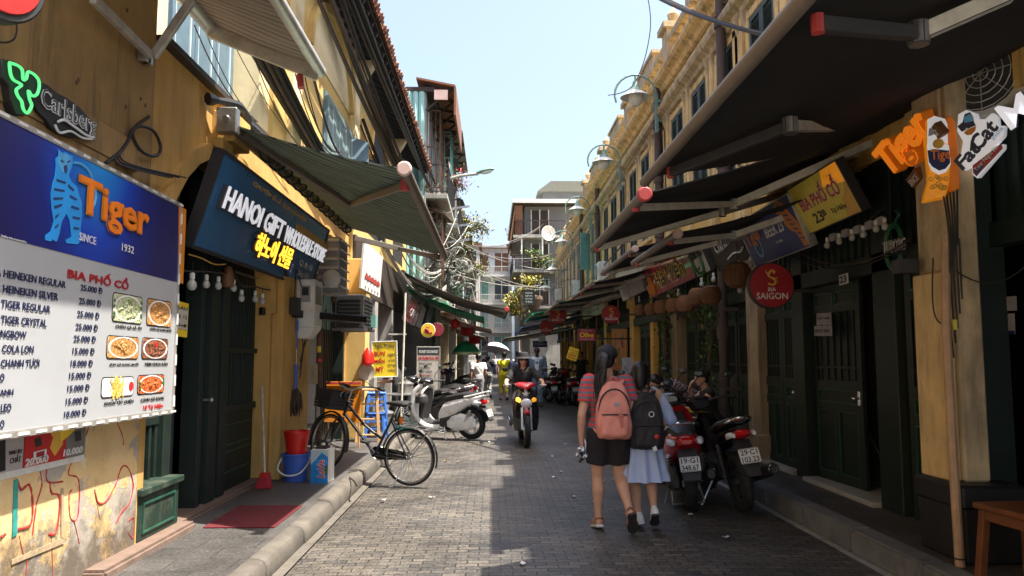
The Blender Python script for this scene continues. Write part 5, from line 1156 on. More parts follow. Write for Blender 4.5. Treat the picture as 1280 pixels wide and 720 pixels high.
b = MB('chalk_black'); s.polypx(b, [(522,443.5),(548.5,443.5),(548.5,435),(522,435)], .001, .004); b.use('white'); s.T(b, 'MONEY EXCHANGE', (524, 441.5), (547, 441.5), 4, z=.005, bold=.02); b.use('red'); s.T(b, 'KM PROMOTION 30%', (523, 450), (548, 450), 4.5, bold=.03); b.use('ink_black')
for k, tx in enumerate(('Best rate', 'Bus ticket', 'Train ticket', 'Open tour', 'Laundry', 'Visa service', 'Rent motorbike')): s.T(b, tx, (524, 455+5*k), (540-2*(k % 2), 455+5*k), 2.4)
b.use('red'); s.T(b, 'Open tour', (524, 470.5), (541, 470.5), 2.6, z=.006); b.build('lettering', s.r, smooth=0)
def disc_sign(label, c, rr, face, rim, words, group=None, nrm=(0, -1, 0), emblem=None, name='round_sign', bracket=None, wm='white'):
    n = V(nrm).normalized(); right = V((0, 0, 1)).cross(n); r = thing(name, label, 'sign', mx=frame(c, right, (0, 0, 1)), group=group)
    b = MB(rim); b.disc((0, 0), rr, -.08, 0, 36); b.build('rim', r, bevel=.006); b = MB(face); b.disc((0, 0), rr*.94, 0, .006, 36); b.build('face', r, smooth=0)
    b = MB(wm)
    for tx, x, y, w, h in words: b.text(tx, x*rr, y*rr, w*rr, h*rr, .007, .002, .01)
    b.build('lettering', r, smooth=0)
    if emblem:
        e = MB(emblem); k = rr; P = spline([(.16*k, .56*k, .01), (.02*k, .64*k, .01), (-.14*k, .5*k, .01), (-.08*k, .36*k, .01), (.1*k, .28*k, .01), (.16*k, .12*k, .01), (.02*k, .02*k, .01), (-.16*k, .08*k, .01)], 5); e.tube(P, [.035*k+.02*k*math.sin(i*.4)**2 for i in range(len(P))], 6, sq=(1, .3)); 
        for a in (-.2, -.05, .1): e.tube([(a*k, .5*k, .01), ((a-.06)*k, .66*k, .01)], [.03*k, .006*k], 5)
        for a in (0, 1, 2): e.tube([(.14*k, (.3-.1*a)*k, .01), (.28*k, (.34-.1*a)*k, .01)], [.03*k, .006*k], 5)
        e.build('emblem', r)
    if bracket: e = MB('plastic_dark'); e.bar(*bracket, .025, .03); part(e, 'bracket', r)
    return r
GR = 'red round beer signs'
SAI = [('BIA', -.17, -.26, .34, .17), ('SAIGON', -.68, -.6, 1.36, .28)]
disc_sign('largest red round beer sign, hanging from a bracket below the navy beer sign', (2.95, 8, 2.26), .245, 'red_dark', 'plastic_dark', SAI, GR, emblem='gold', bracket=((3.16, 8.02, 2.2), (3.62, 8.02, 2.2)))
disc_sign('second red round beer sign, behind the grey blank sign', onY(764, 393, 16), .2, 'red_dark', 'plastic_dark', SAI, GR, emblem='gold', bracket=(onY(764, 393, 16)+V((.2, .04, 0)), onY(764, 393, 16)+V((.95, .04, 0))))
disc_sign('third red round beer sign further off, left of the pale green picture sign', onY(697.5, 395, 22), .25, 'red_dark', 'plastic_dark', SAI, GR, emblem='gold', bracket=(onY(697, 395, 22)+V((.2, .04, 0)), onY(697, 395, 22)+V((1.6, .04, 0))))
disc_sign('farthest small red round beer sign under the blue awning', onY(683, 409, 26), .24, 'red', 'plastic_dark', SAI, GR, emblem=None)
r = disc_sign('round yellow sign with a red figure, hanging over the left shops', onY(535, 413, 18), .17, 'yellow_bright', 'white_dirty', [('ỚT', -.3, .3, .6, .25)], None, wm='red')
b = MB('cap_red'); b.tube(spline([(-.07, .04, .012), (.0, .0, .012), (.04, -.06, .012), (.1, -.05, .012)]), .025, 6); b.use('red'); b.disc((-.02, -.02), .06, .006, .01); b.build('figure', r)
disc_sign('dark maroon round sign just behind the round yellow one', onY(546, 412, 18.5), .17, 'maroon', 'plastic_dark', [], None)
# tilted panels under the left awnings
for (q, lab, m, tx) in ((((505,399),(519,409),(516,373),(530,382)), 'maroon hanging sign board under the grey left awning', 'maroon', 'CAFE'), (((518,406),(526,411),(528,381),(536,386)), 'narrow grey sign board beside the maroon one on the left', 'sign_grey', ''), (((529,408),(536,413),(539,387),(545,391)), 'narrow pale blue sign board with white writing under the left awnings', 'shut_pale', 'BAR')):
    s = Sign('shop_sign', lab, 'sign', onX(*q[0], -2.0), onX(*q[1], -2.0), onX(*q[2], -1.85)); s.panel(m, .05, edge='plastic_dark', ew=.015)
    if tx: b = MB('white'); b.text(tx, s.w*.25, s.h*.3, s.w*.5, s.h*.35, .004); b.build('lettering', s.r, smooth=0)
# red flags / lanterns far left
for i, (u, v, Y, lab) in enumerate(((569,405,21,'small red cloth lantern at the left edge of the far awnings'), (584,414,24,'red cloth flag with yellow spot below the green awning'), (593,425,28,'tiny red pennant far down the left side'), (631,388,19.2,'x'))):
    if lab == 'x': continue
    r = thing('lantern' if i == 0 else 'flag', lab, 'decoration', onY(u, v, Y)); b = MB('cap_red'); b.use('red')
    if i == 0: b.lathe([(.04, .14), (.11, .08), (.13, 0), (.11, -.08), (.04, -.14)], (0, 0, 0), 14); b.use('gold'); b.cyl((0, 0, -.14), (0, 0, -.24), .02)
    else:
        b.ring([[V((x*.4-.2, .03*math.sin(x*7), z+(.02*math.cos(x*5)))) for x in (0, .25, .5, .75, 1)] for z in (.13, -.13)], caps=False, closed=False); b.use('gold'); b.disc((0, 0), .001, 0, .001)
    b.build('cloth', r)
    b = MB('cable'); b.tube([(0, 0, .1), (0, 0, .5)], .008, 5); b.build('string', r)

# ---- right hand signs
def tilted(label, q, Xb, Xt, m, edge=None, th=.08, name='sign_board', cat='sign'):
    s = Sign(name, label, cat, onX(*q[0], Xb), onX(*q[1], Xb), onX(*q[2], Xt)); s.panel(m, th, edge=edge, ew=.014); return s
s = tilted('yellow beer sign with red letters and number 23B, tilted under the second awning', ((1012,292),(1078,263),(985,238)), 3.3, 3.08, 'yellow_olive', 'plastic_dark')
b = MB('gold'); b.poly([(s.w*.75, 0), (s.w, 0), (s.w, s.h*.75), (s.w*.9, s.h*.45), (s.w*.82, s.h*.35)], 0, .002); b.use('amber'); b.poly([(s.w*.62, s.h*.7), (s.w, s.h*.6), (s.w, s.h), (s.w*.7, s.h)], 0, .0025); b.build('print', s.r, smooth=0)
b = MB('white'); b.text('BIA PHỐ CỔ', s.w*.1, s.h*.44, s.w*.76, s.h*.42, .003, .002, .05); b.use('red'); b.text('BIA PHỐ CỔ', s.w*.105, s.h*.445, s.w*.75, s.h*.41, .006, .002, .02); b.use('ink_black'); b.text('23', s.w*.22, s.h*.12, s.w*.18, s.h*.22, .004, .002, .02); b.text('B', s.w*.41, s.h*.2, s.w*.06, s.h*.13, .004, .002, .02); b.text('Tạ Hiện', s.w*.56, s.h*.14, s.w*.26, s.h*.14, .004); b.build('lettering', s.r, smooth=0)
s = tilted('navy tilted beer sign with white lettering and an orange tiger', ((945,333),(1013,307),(920,281)), 3.3, 3.08, 'navy_dark', 'alu')
b = MB('orange_side'); w, h = s.w, s.h
b.poly([(x*w, y*h) for x, y in ((.76,.98),(.83,1.0),(.88,.92),(.9,.8),(.93,.66),(.97,.5),(.99,.3),(.985,.04),(.93,.02),(.91,.2),(.88,.34),(.83,.4),(.79,.52),(.78,.68),(.74,.78),(.73,.9))], 0, .004); b.use('navy_dark')
for k in range(7): b.bar(((.80+.02*k)*w, (.80-.1*k)*h, .0045), ((.87+.018*k)*w, (.77-.1*k)*h, .0045), .02, .003)
b.poly([(x*w, y*h) for x, y in ((.77,.9),(.81,.93),(.82,.89),(.78,.87))], .0042, .006); b.build('tiger_emblem', s.r, smooth=0)
b = MB('tiger_blue'); b.ring([[V((.2*w+rr*math.cos(t*.2618)*.9, .42*h+rr*math.sin(t*.2618)*1.35, zz)) for t in range(24)] for rr, zz in ((.13, .0), (.13, .004), (.105, .004), (.105, 0))], caps=False); b.disc((.2*w, .73*h), .055, .0, .004, 16); b.use('orange_side'); b.text('Tiger', .06*w, .33*h, .3*w, .36*h, .006, .004, .02, 0, .12); b.build('brand_emblem', s.r, smooth=0)
b = MB('white'); b.text('BEER 23', .42*w, .44*h, .33*w, .24*h, .003, .002, .02); b.text('23 Tạ Hiện', .53*w, .26*h, .12*w, .06*h, .003); b.build('lettering', s.r, smooth=0)
s = tilted('dark wood panel with white outlined neon brewery script, left of the navy sign', ((900,338),(942,320),(884,298)), 3.3, 3.1, 'dark_wood', 'dark_wood', name='neon_sign', cat='neon sign')
b = MB('neon_white'); b.text('Carlsberg', .15*s.w, .32*s.h, .75*s.w, .45*s.h, .01, .01, .03, 0, .1); b.use('black'); b.text('Carlsberg', .16*s.w, .33*s.h, .73*s.w, .43*s.h, .022, .002, -.012, 0, .1); b.use('neon_white'); b.tube(spline([(.4*s.w, .2*s.h, .02), (.6*s.w, .28*s.h, .02), (.8*s.w, .24*s.h, .02), (.9*s.w, .34*s.h, .02)]), .012, 6); b.build('lettering', s.r, smooth=0)
s = tilted('red sign with gold outlined lettering and an orange figure, above the woven lanterns', ((815,372),(870,346),(806,336)), 3.25, 3.08, 'maroon', 'plastic_dark')
b = MB('red_dark'); b.b2((0, s.h*.82, 0), (s.w, s.h, .004)); b.b2((0, 0, 0), (s.w, s.h*.12, .004)); b.use('yellow_bright'); b.text('Hải Yến', .2*s.w, .17*s.h, .66*s.w, .68*s.h, .006, .004, .05, .15); b.use('ink_black'); b.text('Hải Yến', .205*s.w, .18*s.h, .65*s.w, .66*s.h, .011, .002, .012, .15); b.build('lettering', s.r, smooth=0)
b = MB('orange_side'); b.poly([(-.02, .1*s.h), (.14*s.w, .05*s.h), (.16*s.w, .35*s.h), (.12*s.w, .5*s.h), (.15*s.w, .62*s.h), (.08*s.w, .72*s.h), (.03*s.w, .6*s.h), (.05*s.w, .45*s.h), (-.03*s.w, .4*s.h)], .0, .03); b.build('figure', s.r, bevel=.004)
s = tilted('beige panel with dark green neon emblem joined to the red gold sign', ((872,346),(889,337),(858,312)), 3.25, 3.08, 'board', 'plastic_dark', name='neon_sign', cat='neon sign')
b = MB('neon_off'); b.torus((.42*s.w, .45*s.h, .01), .3*s.w, .03, 'Z', 20, 6); b.use('sole_dark'); b.text('TUBORG', .12*s.w, .55*s.h, .8*s.w, .26*s.h, .02, .01, .03); b.build('emblem', s.r)
s = tilted('blank grey reflective sign left of the red gold one', ((779,376),(806,362),(767,346)), 3.2, 3.02, 'sign_grey', 'alu')
b = MB('white_dirty'); b.text('SHI SHA', .35*s.w, .42*s.h, .3*s.w, .16*s.h, .002, .001); b.build('lettering', s.r, smooth=0)
s = tilted('orange brown picture sign between the grey sign and the pale green one', ((762,373),(775,366),(752,352)), 3.2, 3.05, 'sign_brown', 'plastic_dark')
b = MB('orange_side'); b.text('BIA HƠI', .1*s.w, .3*s.h, .75*s.w, .4*s.h, .003); b.build('lettering', s.r, smooth=0)
s = tilted('pale green picture sign with yellow green lettering in a cream frame', ((729,400),(758,389),(722,372)), 3.2, 3.05, 'pale_green_sign', 'cream_trim')
b = MB('yellow_olive'); b.text('Mẹt', .3*s.w, .4*s.h, .4*s.w, .45*s.h, .004, .003, .03); b.use('chalk_black'); b.text('QUÁN', .25*s.w, .12*s.h, .5*s.w, .18*s.h, .004); b.poly([(.05*s.w, .5*s.h), (.2*s.w, .5*s.h), (.2*s.w, .85*s.h), (.05*s.w, .8*s.h)], .0, .004); b.poly([(.78*s.w, .35*s.h), (.93*s.w, .35*s.h), (.93*s.w, .55*s.h), (.78*s.w, .5*s.h)], .0, .004); b.build('lettering', s.r, smooth=0)
s = tilted('small brown and white menu panel left of the pale green picture sign', ((716,396),(726,392),(709,378)), 3.2, 3.05, 'sign_brown', 'board')
b = MB('board'); b.text('COFFEE', .15*s.w, .45*s.h, .7*s.w, .2*s.h, .003); b.text('BIA', .3*s.w, .2*s.h, .35*s.w, .15*s.h, .003); b.build('lettering', s.r, smooth=0)
s = Sign('hanging_sign', 'maroon hanging sign with yellow lettering behind the striped shirt walker', 'sign', onY(722.5, 426.5, 17), onY(744.5, 426.5, 17), onY(722.5, 411, 17)); s.panel('red_dark', .05, edge='plastic_dark', ew=.01)
b = MB('yellow_bright'); b.text('Olive', .1*s.w, .3*s.h, .8*s.w, .42*s.h, .003, .002, .02, .15); b.use('white'); b.text('18 Tạ Hiện', .2*s.w, .8*s.h, .6*s.w, .12*s.h, .003); b.text('Massage & Nail', .12*s.w, .1*s.h, .76*s.w, .12*s.h, .003); b.build('lettering', s.r, smooth=0); b = MB('plastic_dark'); b.bar((s.w, .2*s.h, -.02), (s.w+.8, .2*s.h, -.02), .03, .03); b.build('bracket', s.r)
s = Sign('notice', 'yellow tilted paper notice with red writing above the maroon scooter', 'notice', onY(707.5, 448, 19), onY(720, 452, 19), onY(710.5, 432.5, 19)); s.panel('yellow_bright', .015); b = MB('red')
for k, tx in enumerate(('BÁN ĐỒ', 'UỐNG', 'BEER', 'FOOD')): b.text(tx, .12*s.w, s.h*(.74-.21*k), .74*s.w, .13*s.h, .002, .001, .02)
b.build('lettering', s.r, smooth=0)
s = Sign('hanging_sign', 'dark board with white lines of writing near the grey tower house', 'sign', onY(655, 380, 30), onY(668, 380, 30), onY(655, 363, 30)); s.panel('chalk_black', .05, edge='plastic_dark', ew=.02); b = MB('white')
for k in range(4): b.text(['MASSAGE', 'SPA', 'HOT STONE', 'TEA'][k], .12*s.w, s.h*(.76-.22*k), .7*s.w, .12*s.h, .003)
b.build('lettering', s.r, smooth=0)
s = Sign('hanging_sign', 'dark purple far sign board behind the man in denim jacket', 'sign', onY(666, 434, 30), onY(684, 434, 30), onY(666, 426, 30)); s.panel('navy_dark', .05); b = MB('white'); b.text('LITTLE HANOI', .1*s.w, .3*s.h, .8*s.w, .35*s.h, .003); b.build('lettering', s.r, smooth=0)
# pillar beer sign (raised letters), glass, cat bar, white letters
s = Sign('channel_letters', 'orange raised lettering mounted beside the beer glass on the right pillar', 'sign', onX(1122, 226, 3.1), onX(1178, 163, 3.1), onX(1097, 183, 2.98))
Tm = MB('orange_lit_side'); Tm.text('Tiger', -.03, -.03, s.w*.98, s.h*1.08, -.09, .10, .045); Tm.build('letter_sides', s.r, smooth=0); Tm = MB('orange_lit'); Tm.text('Tiger', -.025, -.025, s.w*.97, s.h*1.06, .012, .012, .03); Tm.build('lettering', s.r, smooth=0)
b = MB('sign_brown'); b.poly([(.08, -.13), (.2, -.12), (.21, -.03), (.07, -.04)], -.06, 0); b.poly([(.72*s.w, -.02), (.98*s.w, -.02), (.98*s.w, .08), (.72*s.w, .07)], -.06, 0); b.build('ribbon', s.r, bevel=.004); b = MB('white'); b.text('SINCE', .085, -.115, .11, .05, .003); b.text('1932', .74*s.w, .0, .2*s.w, .05, .003); b.build('small_lettering', s.r, smooth=0)
s = Sign('beer_glass_sign', 'glowing beer glass shaped sign with a blue label on the right pillar', 'sign', onY(1153, 250, 5.22), onY(1200, 247, 5.14), onY(1153, 146, 5.2))
def gp(pts): return [s.px(u/3.273+1060, v/3.273+100) for u, v in pts]
b = MB('amber'); b.poly(gp([(322,158),(352,146),(398,158),(408,180),(410,260),(420,350),(414,420),(408,450),(400,480),(308,498),(316,460),(330,410),(326,330),(318,250)]), -.1, 0); b.build('glass', s.r, bevel=.008)
b = MB('orange_lit_side'); b.poly(gp([(398,158),(420,140),(440,160),(452,260),(462,440),(420,458),(414,420),(420,350),(410,260),(408,180)]), -.12, -.02); b.build('edge', s.r, bevel=.006)
b = MB('white_lit'); b.poly(gp([(324,164),(352,148),(396,160),(406,182),(408,262),(380,250),(350,256),(324,270)]), 0, .008); b.use('steel'); b.poly(gp([(330,200),(360,196),(396,204),(402,225),(360,222),(328,232)]), .008, .012); b.build('foam_label', s.r, smooth=0)
b = MB('white_lit'); b.poly(gp([(322,268),(344,258),(380,256),(412,268),(420,345),(402,376),(372,388),(340,370),(328,340)]), .0, .008); b.use('navy'); b.poly(gp([(324,290),(350,284),(412,290),(417,340),(398,364),(372,372),(344,356),(330,336)]), .008, .012); b.use('gold'); b.disc(gp([(368, 262)])[0], .035, .008, .016, 14); b.use('orange'); x, y = gp([(334, 330)])[0]; b.text('Tiger', x+.005, y-.02, .15, .09, .014, .003, .02); b.build('label', s.r, smooth=0)
b = MB('gold')
for k in range(14): x, y = gp([(rnd.uniform(340, 405), rnd.uniform(390, 450))])[0]; b.torus((x, y, .002), .012, .004, 'Z', 10, 5)
b.build('bubbles', s.r)
s = Sign('shop_sign', 'white cut-out bar sign with a hatted cat emblem and red lower band, far right', 'sign', onY(1214, 222, 5.12), onY(1266, 184, 4.92), onY(1197, 152, 5.1))
def fp(pts): return [s.px(u/3.273+1060, v/3.273+100) for u, v in pts]
b = MB('white_lit'); b.poly(fp([(450,140),(484,122),(520,136),(526,160),(560,160),(590,134),(610,150),(614,190),(640,186),(636,230),(600,270),(636,262),(636,282),(530,404),(508,386),(506,350),(476,372),(450,330),(462,300),(470,250),(446,210)]), -.12, 0); b.build('panel', s.r, bevel=.004)
b = MB('ink'); b.poly(fp([(448,190),(470,172),(478,140),(500,132),(512,150),(516,172),(524,186),(494,198),(466,212)]), .002, .008); b.use('tiger_blue'); b.poly(fp([(476,152),(500,140),(512,154),(514,168),(478,176)]), .008, .011); b.use('orange_side'); b.poly(fp([(494,200),(524,188),(522,206),(506,224),(488,226),(474,216)]), .002, .008); b.use('white'); b.disc(fp([(488, 202)])[0], .01, .012, .015, 8); b.build('cat_emblem', s.r, smooth=0)
b = MB('ink'); s.T(b, 'Fat', (1204, 214), (1229, 185), 17, z=.003, depth=.006, bold=.035, shear=.2, slant=True); s.T(b, 'Cat', (1225, 190), (1251, 158), 19, z=.003, depth=.006, bold=.035, shear=.2, slant=True); b.use('tiger_blue'); s.T(b, 'Shisha', (1242, 176), (1255, 161), 6, z=.003, slant=True); b.build('lettering', s.r, smooth=0)
b = MB('red_dark'); b.poly(fp([(510,350),(628,260),(634,280),(526,394),(512,380)]), .002, .006); b.use('navy'); b.poly(fp([(514,372),(540,346),(560,350),(528,394)]), .006, .008); b.use('white'); s.T(b, 'Your Night Bar', (1222, 215), (1251, 184), 6.5, z=.009, slant=True); b.build('band', s.r, smooth=0)
s = Sign('channel_letters', 'white glowing raised letters cut off at the right edge', 'sign', onY(1264, 163, 4.92), onY(1330, 122, 4.7), onY(1252, 130, 4.92)); b = MB('cloth_grey'); b.text('MB', 0, 0, s.w, s.h, -.08, .09, .02); b.build('letter_sides', s.r, smooth=0); b = MB('led_white'); b.text('MB', 0, 0, s.w, s.h, .011, .01, .015); b.build('lettering', s.r, smooth=0)
s = Sign('neon_sign', 'dark green unlit neon brewery ring with white outlined letters over the shop door', 'neon sign', onX(1103, 330, 3.5), onX(1145, 322, 3.5), onX(1103, 282, 3.5)); b = MB('neon_off'); cx, cy = s.px(1120, 308)
for rr in (.20, .17): b.tube([(cx+rr*.75*math.cos(R(a)), cy+rr*math.sin(R(a)), .02) for a in range(20, 340, 12)], .014, 6)
b.tube(spline([(cx+.02, cy+.2, .02), (cx+.1, cy+.26, .02), (cx+.06, cy+.3, .02)]), .014, 6); b.build('ring', s.r); b = MB('neon_white'); x, y = s.px(1109, 318); b.text('TUBORG', x, y, .36, .11, .03, .012, .012); b.use('black'); b.text('TUBORG', x+.004, y+.004, .352, .102, .044, .001, -.016); b.build('lettering', s.r, smooth=0)
s = Sign('house_number', 'small blue and white house number 23 plate above the green door', 'plate', onX(1049, 357, 3.5), onX(1060, 354, 3.5), onX(1049, 344, 3.5)); s.panel('white_dirty', .01); b = MB('navy'); b.text('23', .12*s.w, .15*s.h, .76*s.w, .7*s.h, .002, .002, .03); b.build('lettering', s.r, smooth=0)
s = Sign('notice', 'two pale papers taped on the green door', 'notice', onX(1018, 420, 3.55), onX(1040, 420, 3.55), onX(1018, 392, 3.55)); b = MB('cloth_grey'); b.b2((0, 0, -.003), (s.w, s.h*.45, 0)); b.b2((s.w*.15, s.h*.47, -.003), (s.w*.98, s.h, 0)); b.build('paper', s.r, smooth=0); b = MB('ink_black'); b.text('CHO THUÊ', s.w*.22, s.h*.72, s.w*.68, s.h*.12, .002); b.text('0912 345', .06*s.w, .15*s.h, .8*s.w, .15*s.h, .002); b.build('lettering', s.r, smooth=0)
s = Sign('notice', 'small pale sticker with blue foot on the dark plank door at right', 'notice', onX(1256, 418, 3.62), onX(1272, 418, 3.62), onX(1256, 371, 3.62)); b = MB('cloth_grey'); b.b2((0, s.h*.62, -.003), (s.w, s.h, 0)); b.b2((.3*s.w, 0, -.003), (.8*s.w, .55*s.h, 0)); b.use('navy'); b.b2((.3*s.w, 0, 0), (.8*s.w, .1*s.h, .002)); b.build('sticker', s.r, smooth=0)

# ================================================================ VEHICLES
def se(n, hw, hh, p=2.6, k=16):
    """superellipse outline"""
    out = []
    for i in range(k):
        a = 2*math.pi*i/k; c, s = math.cos(a), math.sin(a)
        out.append((hw*math.copysign(abs(c)**(2/p), c), hh*math.copysign(abs(s)**(2/p), s)))
    return out
def loftx(mb, st, p=2.6, k=16):
    """stations (x, y, z, half width y, half height z)"""
    mb.ring([[V((x, y+a, z+b)) for a, b in se(0, hw, hh, p, k)] for x, y, z, hw, hh in st]); return mb
def loftz(mb, st, p=2.6, k=16, bow=0.):
    """stations (z, x, half depth x, half width y), optional bow of the sides backwards"""
    mb.ring([[V((x+a-bow*(b/max(.01, hw))**2, b, z)) for a, b in se(0, hd, hw, p, k)] for z, x, hd, hw in st]); return mb
def wheel(root, x, rr, wd=.055, spokes=5, rim='silver_paint', turn=0.):
    """scooter wheel: tyre (with tread grooves), cast rim, hub and disc"""
    T = MX.Translation((x, 0, rr)) @ MX.Rotation(turn, 4, 'Z')
    b = MB('rubber'); b.T = T; pr = []
    for k in range(13): a = -R(130)+R(260)*k/12; pr.append((rr-.06+.06*math.cos(a), wd*math.sin(a)))
    b.lathe(pr+[pr[0]], (0, 0, 0), 36, 'Y')
    for k in range(30): a = 2*math.pi*k/30; b.box(((rr+.001)*math.cos(a), (.022 if k % 2 else -.022), (rr+.001)*math.sin(a)), (.012, .045, .006), ry=-a+R(90), rz=0)
    o = b.build('wheel', root, smooth=50)
    b = MB(rim); b.T = T; r2 = rr-.095
    b.lathe([(r2+.012, -.032), (r2+.016, -.02), (r2-.008, 0), (r2+.016, .02), (r2+.012, .032), (r2-.014, .028), (r2-.018, 0), (r2-.014, -.028), (r2+.012, -.032)], (0, 0, 0), 30, 'Y')
    for k in range(spokes):
        a = 2*math.pi*k/spokes+.3
        for da in (-.16, .16): b.bar((.03*math.cos(a+da*2), 0, .03*math.sin(a+da*2)), (r2*math.cos(a+da), 0, r2*math.sin(a+da)), .02, .03)
    b.cyl((0, -.06, 0), (0, .06, 0), .035, n=14); b.build('rim', o)
    b = MB('steel'); b.T = T; b.lathe([(.04, -.05), (.09, -.05), (.09, -.045), (.04, -.045), (.04, -.05)], (0, 0, 0), 24, 'Y'); b.build('brake_disc', o)
    return o
def mirror(root, x, z, s, lean=.12):
    b = MB('black'); b.tube(spline([(x, s*.2, z), (x+.02, s*.24, z+.1), (x-.03, s*.33, z+.2)]), .007, 6); o = None
    b.ell((x-.04, s*.34, z+.235), (.018, .06, .042), 12, 8); o = b.build('mirror', root)
    g_ = MB('glass_dark'); g_.ell((x-.056, s*.34, z+.235), (.004, .052, .035), 12, 6); g_.build('mirror_glass', o)
def plate(root, T, lines, w=.19, h=.14):
    b = MB('white'); b.T = T; b.poly(rrect(-w/2, -h/2, w/2, h/2, .012), -.004, 0); o = b.build('licence_plate', root)
    b = MB('ink_black'); b.T = T
    for i, tx in enumerate(lines): b.text(tx, -w*.42, .008-i*(h*.48)+(.0 if i == 0 else .0), w*.84, h*.36, .0005, .001, .015)
    for p, q in (((-w/2+.004, -h/2+.004), (w/2-.004, -h/2+.007)), ((-w/2+.004, h/2-.007), (w/2-.004, h/2-.004))): b.b2((*p, .0005), (*q, .0015))
    if lines: b.build('number', o, smooth=0)
    return o
def scooter(label, mx, paint, trim='black_paint', rr=.285, plate_lines=(), group='parked motor scooters', style='step', cat='scooter', seat='black', lit=False, front='black_paint', turn=0., name='motor_scooter', helmet=False, tail='reflector', stand=True, top=None, simple=False):
    r = thing(name, label, cat, mx=mx, group=group); top = top or paint
    xr, xf = -.63, .68
    wheel(r, xr, rr, .06); 
    wheel(r, xf, rr, .05, turn=turn)
    # under body, floor, engine
    b = MB('plastic_dark'); loftx(b, [(-.42, 0, .34, .12, .10), (-.2, 0, .30, .15, .08), (.1, 0, .27, .17, .05), (.38, 0, .28, .15, .055), (.46, 0, .34, .12, .08)]); b.build('floorboard', r)
    b = MB('silver_paint' if style == 'sh' else 'plastic_dark'); loftx(b, [(-.80, .13, .32, .025, .07), (-.7, .135, .335, .05, .13), (-.5, .14, .34, .065, .16), (-.3, .13, .32, .055, .12), (-.2, .12, .30, .03, .07)], 3.0); b.cyl((-.64, .17, .30), (-.64, .2, .30), .07, n=16); b.cyl((-.32, .17, .29), (-.32, .195, .29), .06, n=16); o = b.build('engine_cover', r)
    b = MB('steel'); b.tube(spline([(-.2, -.1, .25), (-.35, -.16, .24), (-.5, -.18, .28)]), .022, 8); b.use('plastic_dark'); loftx(b, [(-.46, -.18, .28, .03, .03), (-.52, -.185, .30, .05, .055), (-.85, -.2, .36, .055, .06), (-.9, -.2, .37, .035, .04)], 2.2); b.use('chrome'); loftx(b, [(-.56, -.225, .32, .018, .04), (-.8, -.238, .36, .018, .045)]); b.build('exhaust', r)
    b = MB('steel'); b.tube([(-.6, .17, .32), (-.72, .17, .56)], .022, 8); b.tube([(-.6, -.15, .32), (-.72, -.15, .56)], .022, 8)
    for s in (1, -1):
        for k in range(7): b.torus((-.615-.0155*k, s*(.17 if s > 0 else .15), .36+.03*k), .033, .006, 'Z', 10, 5)
    b.build('shock_absorber', r)
    # rear body
    b = MB(paint)
    if style == 'sh': loftx(b, [(-.95, 0, .80, .05, .025), (-.82, 0, .76, .12, .065), (-.6, 0, .70, .165, .10), (-.35, 0, .60, .18, .16), (-.12, 0, .50, .17, .18), (-.02, 0, .42, .15, .12)], 2.8)
    else: loftx(b, [(-.92, 0, .72, .05, .03), (-.82, 0, .68, .13, .09), (-.62, 0, .64, .18, .15), (-.36, 0, .56, .19, .19), (-.14, 0, .46, .17, .17), (-.04, 0, .40, .14, .1)], 2.5)
    b.build('rear_body', r)
    b = MB('plastic_dark'); loftx(b, [(-.5, 0, .47, .13, .05), (-.3, 0, .40, .17, .07), (-.05, 0, .36, .165, .06)]); b.build('side_skirt', r)
    b = MB(seat); loftx(b, [(-.86, 0, .83 if style == 'sh' else .765, .08, .025), (-.74, 0, .83 if style == 'sh' else .79, .13, .05), (-.5, 0, .81, .15, .06), (-.3, 0, .765, .14, .06), (-.14, 0, .74, .11, .055), (-.05, 0, .71, .07, .03)], 2.6); so = b.build('seat', r)
    b = MB('chrome' if style != 'sh' else 'silver_paint')
    b.tube(spline([(-.6, .16, .80), (-.8, .15, .84), (-.98, .09, .88), (-1.0, 0, .885), (-.98, -.09, .88), (-.8, -.15, .84), (-.6, -.16, .80)]), .016, 8); b.build('grab_rail', r)
    # tail light, indicators, mudguard, plate
    b = MB(tail); loftx(b, [(-.975, 0, .70, .05, .02), (-.95, 0, .70, .085, .04), (-.88, 0, .69, .1, .05)], 3); b.build('tail_light', r)
    for s in (1, -1): b = MB('glass_clear'); loftx(b, [(-.93, s*.13, .69, .02, .02), (-.88, s*.135, .69, .038, .035), (-.78, s*.15, .69, .03, .035)], 2.6); b.build('indicator', r)
    b = MB('plastic_dark'); b.slab([(-.9, -.09, .62), (-1.02, -.095, .5), (-1.08, -.08, .36), (-1.08, .08, .36), (-1.02, .095, .5), (-.9, .09, .62)], (.012, 0, .008)); b.ring([[V((xr+ (rr+.03)*math.cos(t), y, rr+(rr+.03)*math.sin(t))) for y in (-.07, -.05, .05, .07)] for t in [R(60+12*k) for k in range(10)]], closed=False, caps=False); b.build('rear_mudguard', r, smooth=60)
    pm = MX.Translation((-1.035, 0, .50)) @ frame((0, 0, 0), (0, -1, 0), (.35, 0, 1))
    plate(r, pm, plate_lines)
    # leg shield, front fender, fork
    b = MB(paint if style != 'rider' else front)
    if style == 'rider': loftz(b, [(.26, .50, .04, .20), (.4, .52, .05, .225), (.6, .50, .055, .235), (.8, .45, .06, .20), (.92, .38, .06, .15), (.98, .34, .05, .1)], 3.4, 20, bow=.1)
    else: loftz(b, [(.28, .52, .04, .13), (.4, .53, .05, .19), (.6, .50, .055, .235), (.8, .44, .06, .23), (.92, .38, .06, .17), (.98, .34, .05, .1)], 3, 20, bow=.12)
    b.build('leg_shield', r)
    if style == 'sh':
        for s in (1, -1): b = MB(paint); b.tube(spline([(.34, s*.12, 1.0), (.46, s*.2, .88), (.50, s*.22, .65), (.44, s*.2, .42), (.26, s*.18, .26), (-.05, s*.17, .24)]), .032, 8, sq=(.7, 1.3)); b.build('side_trim', r)
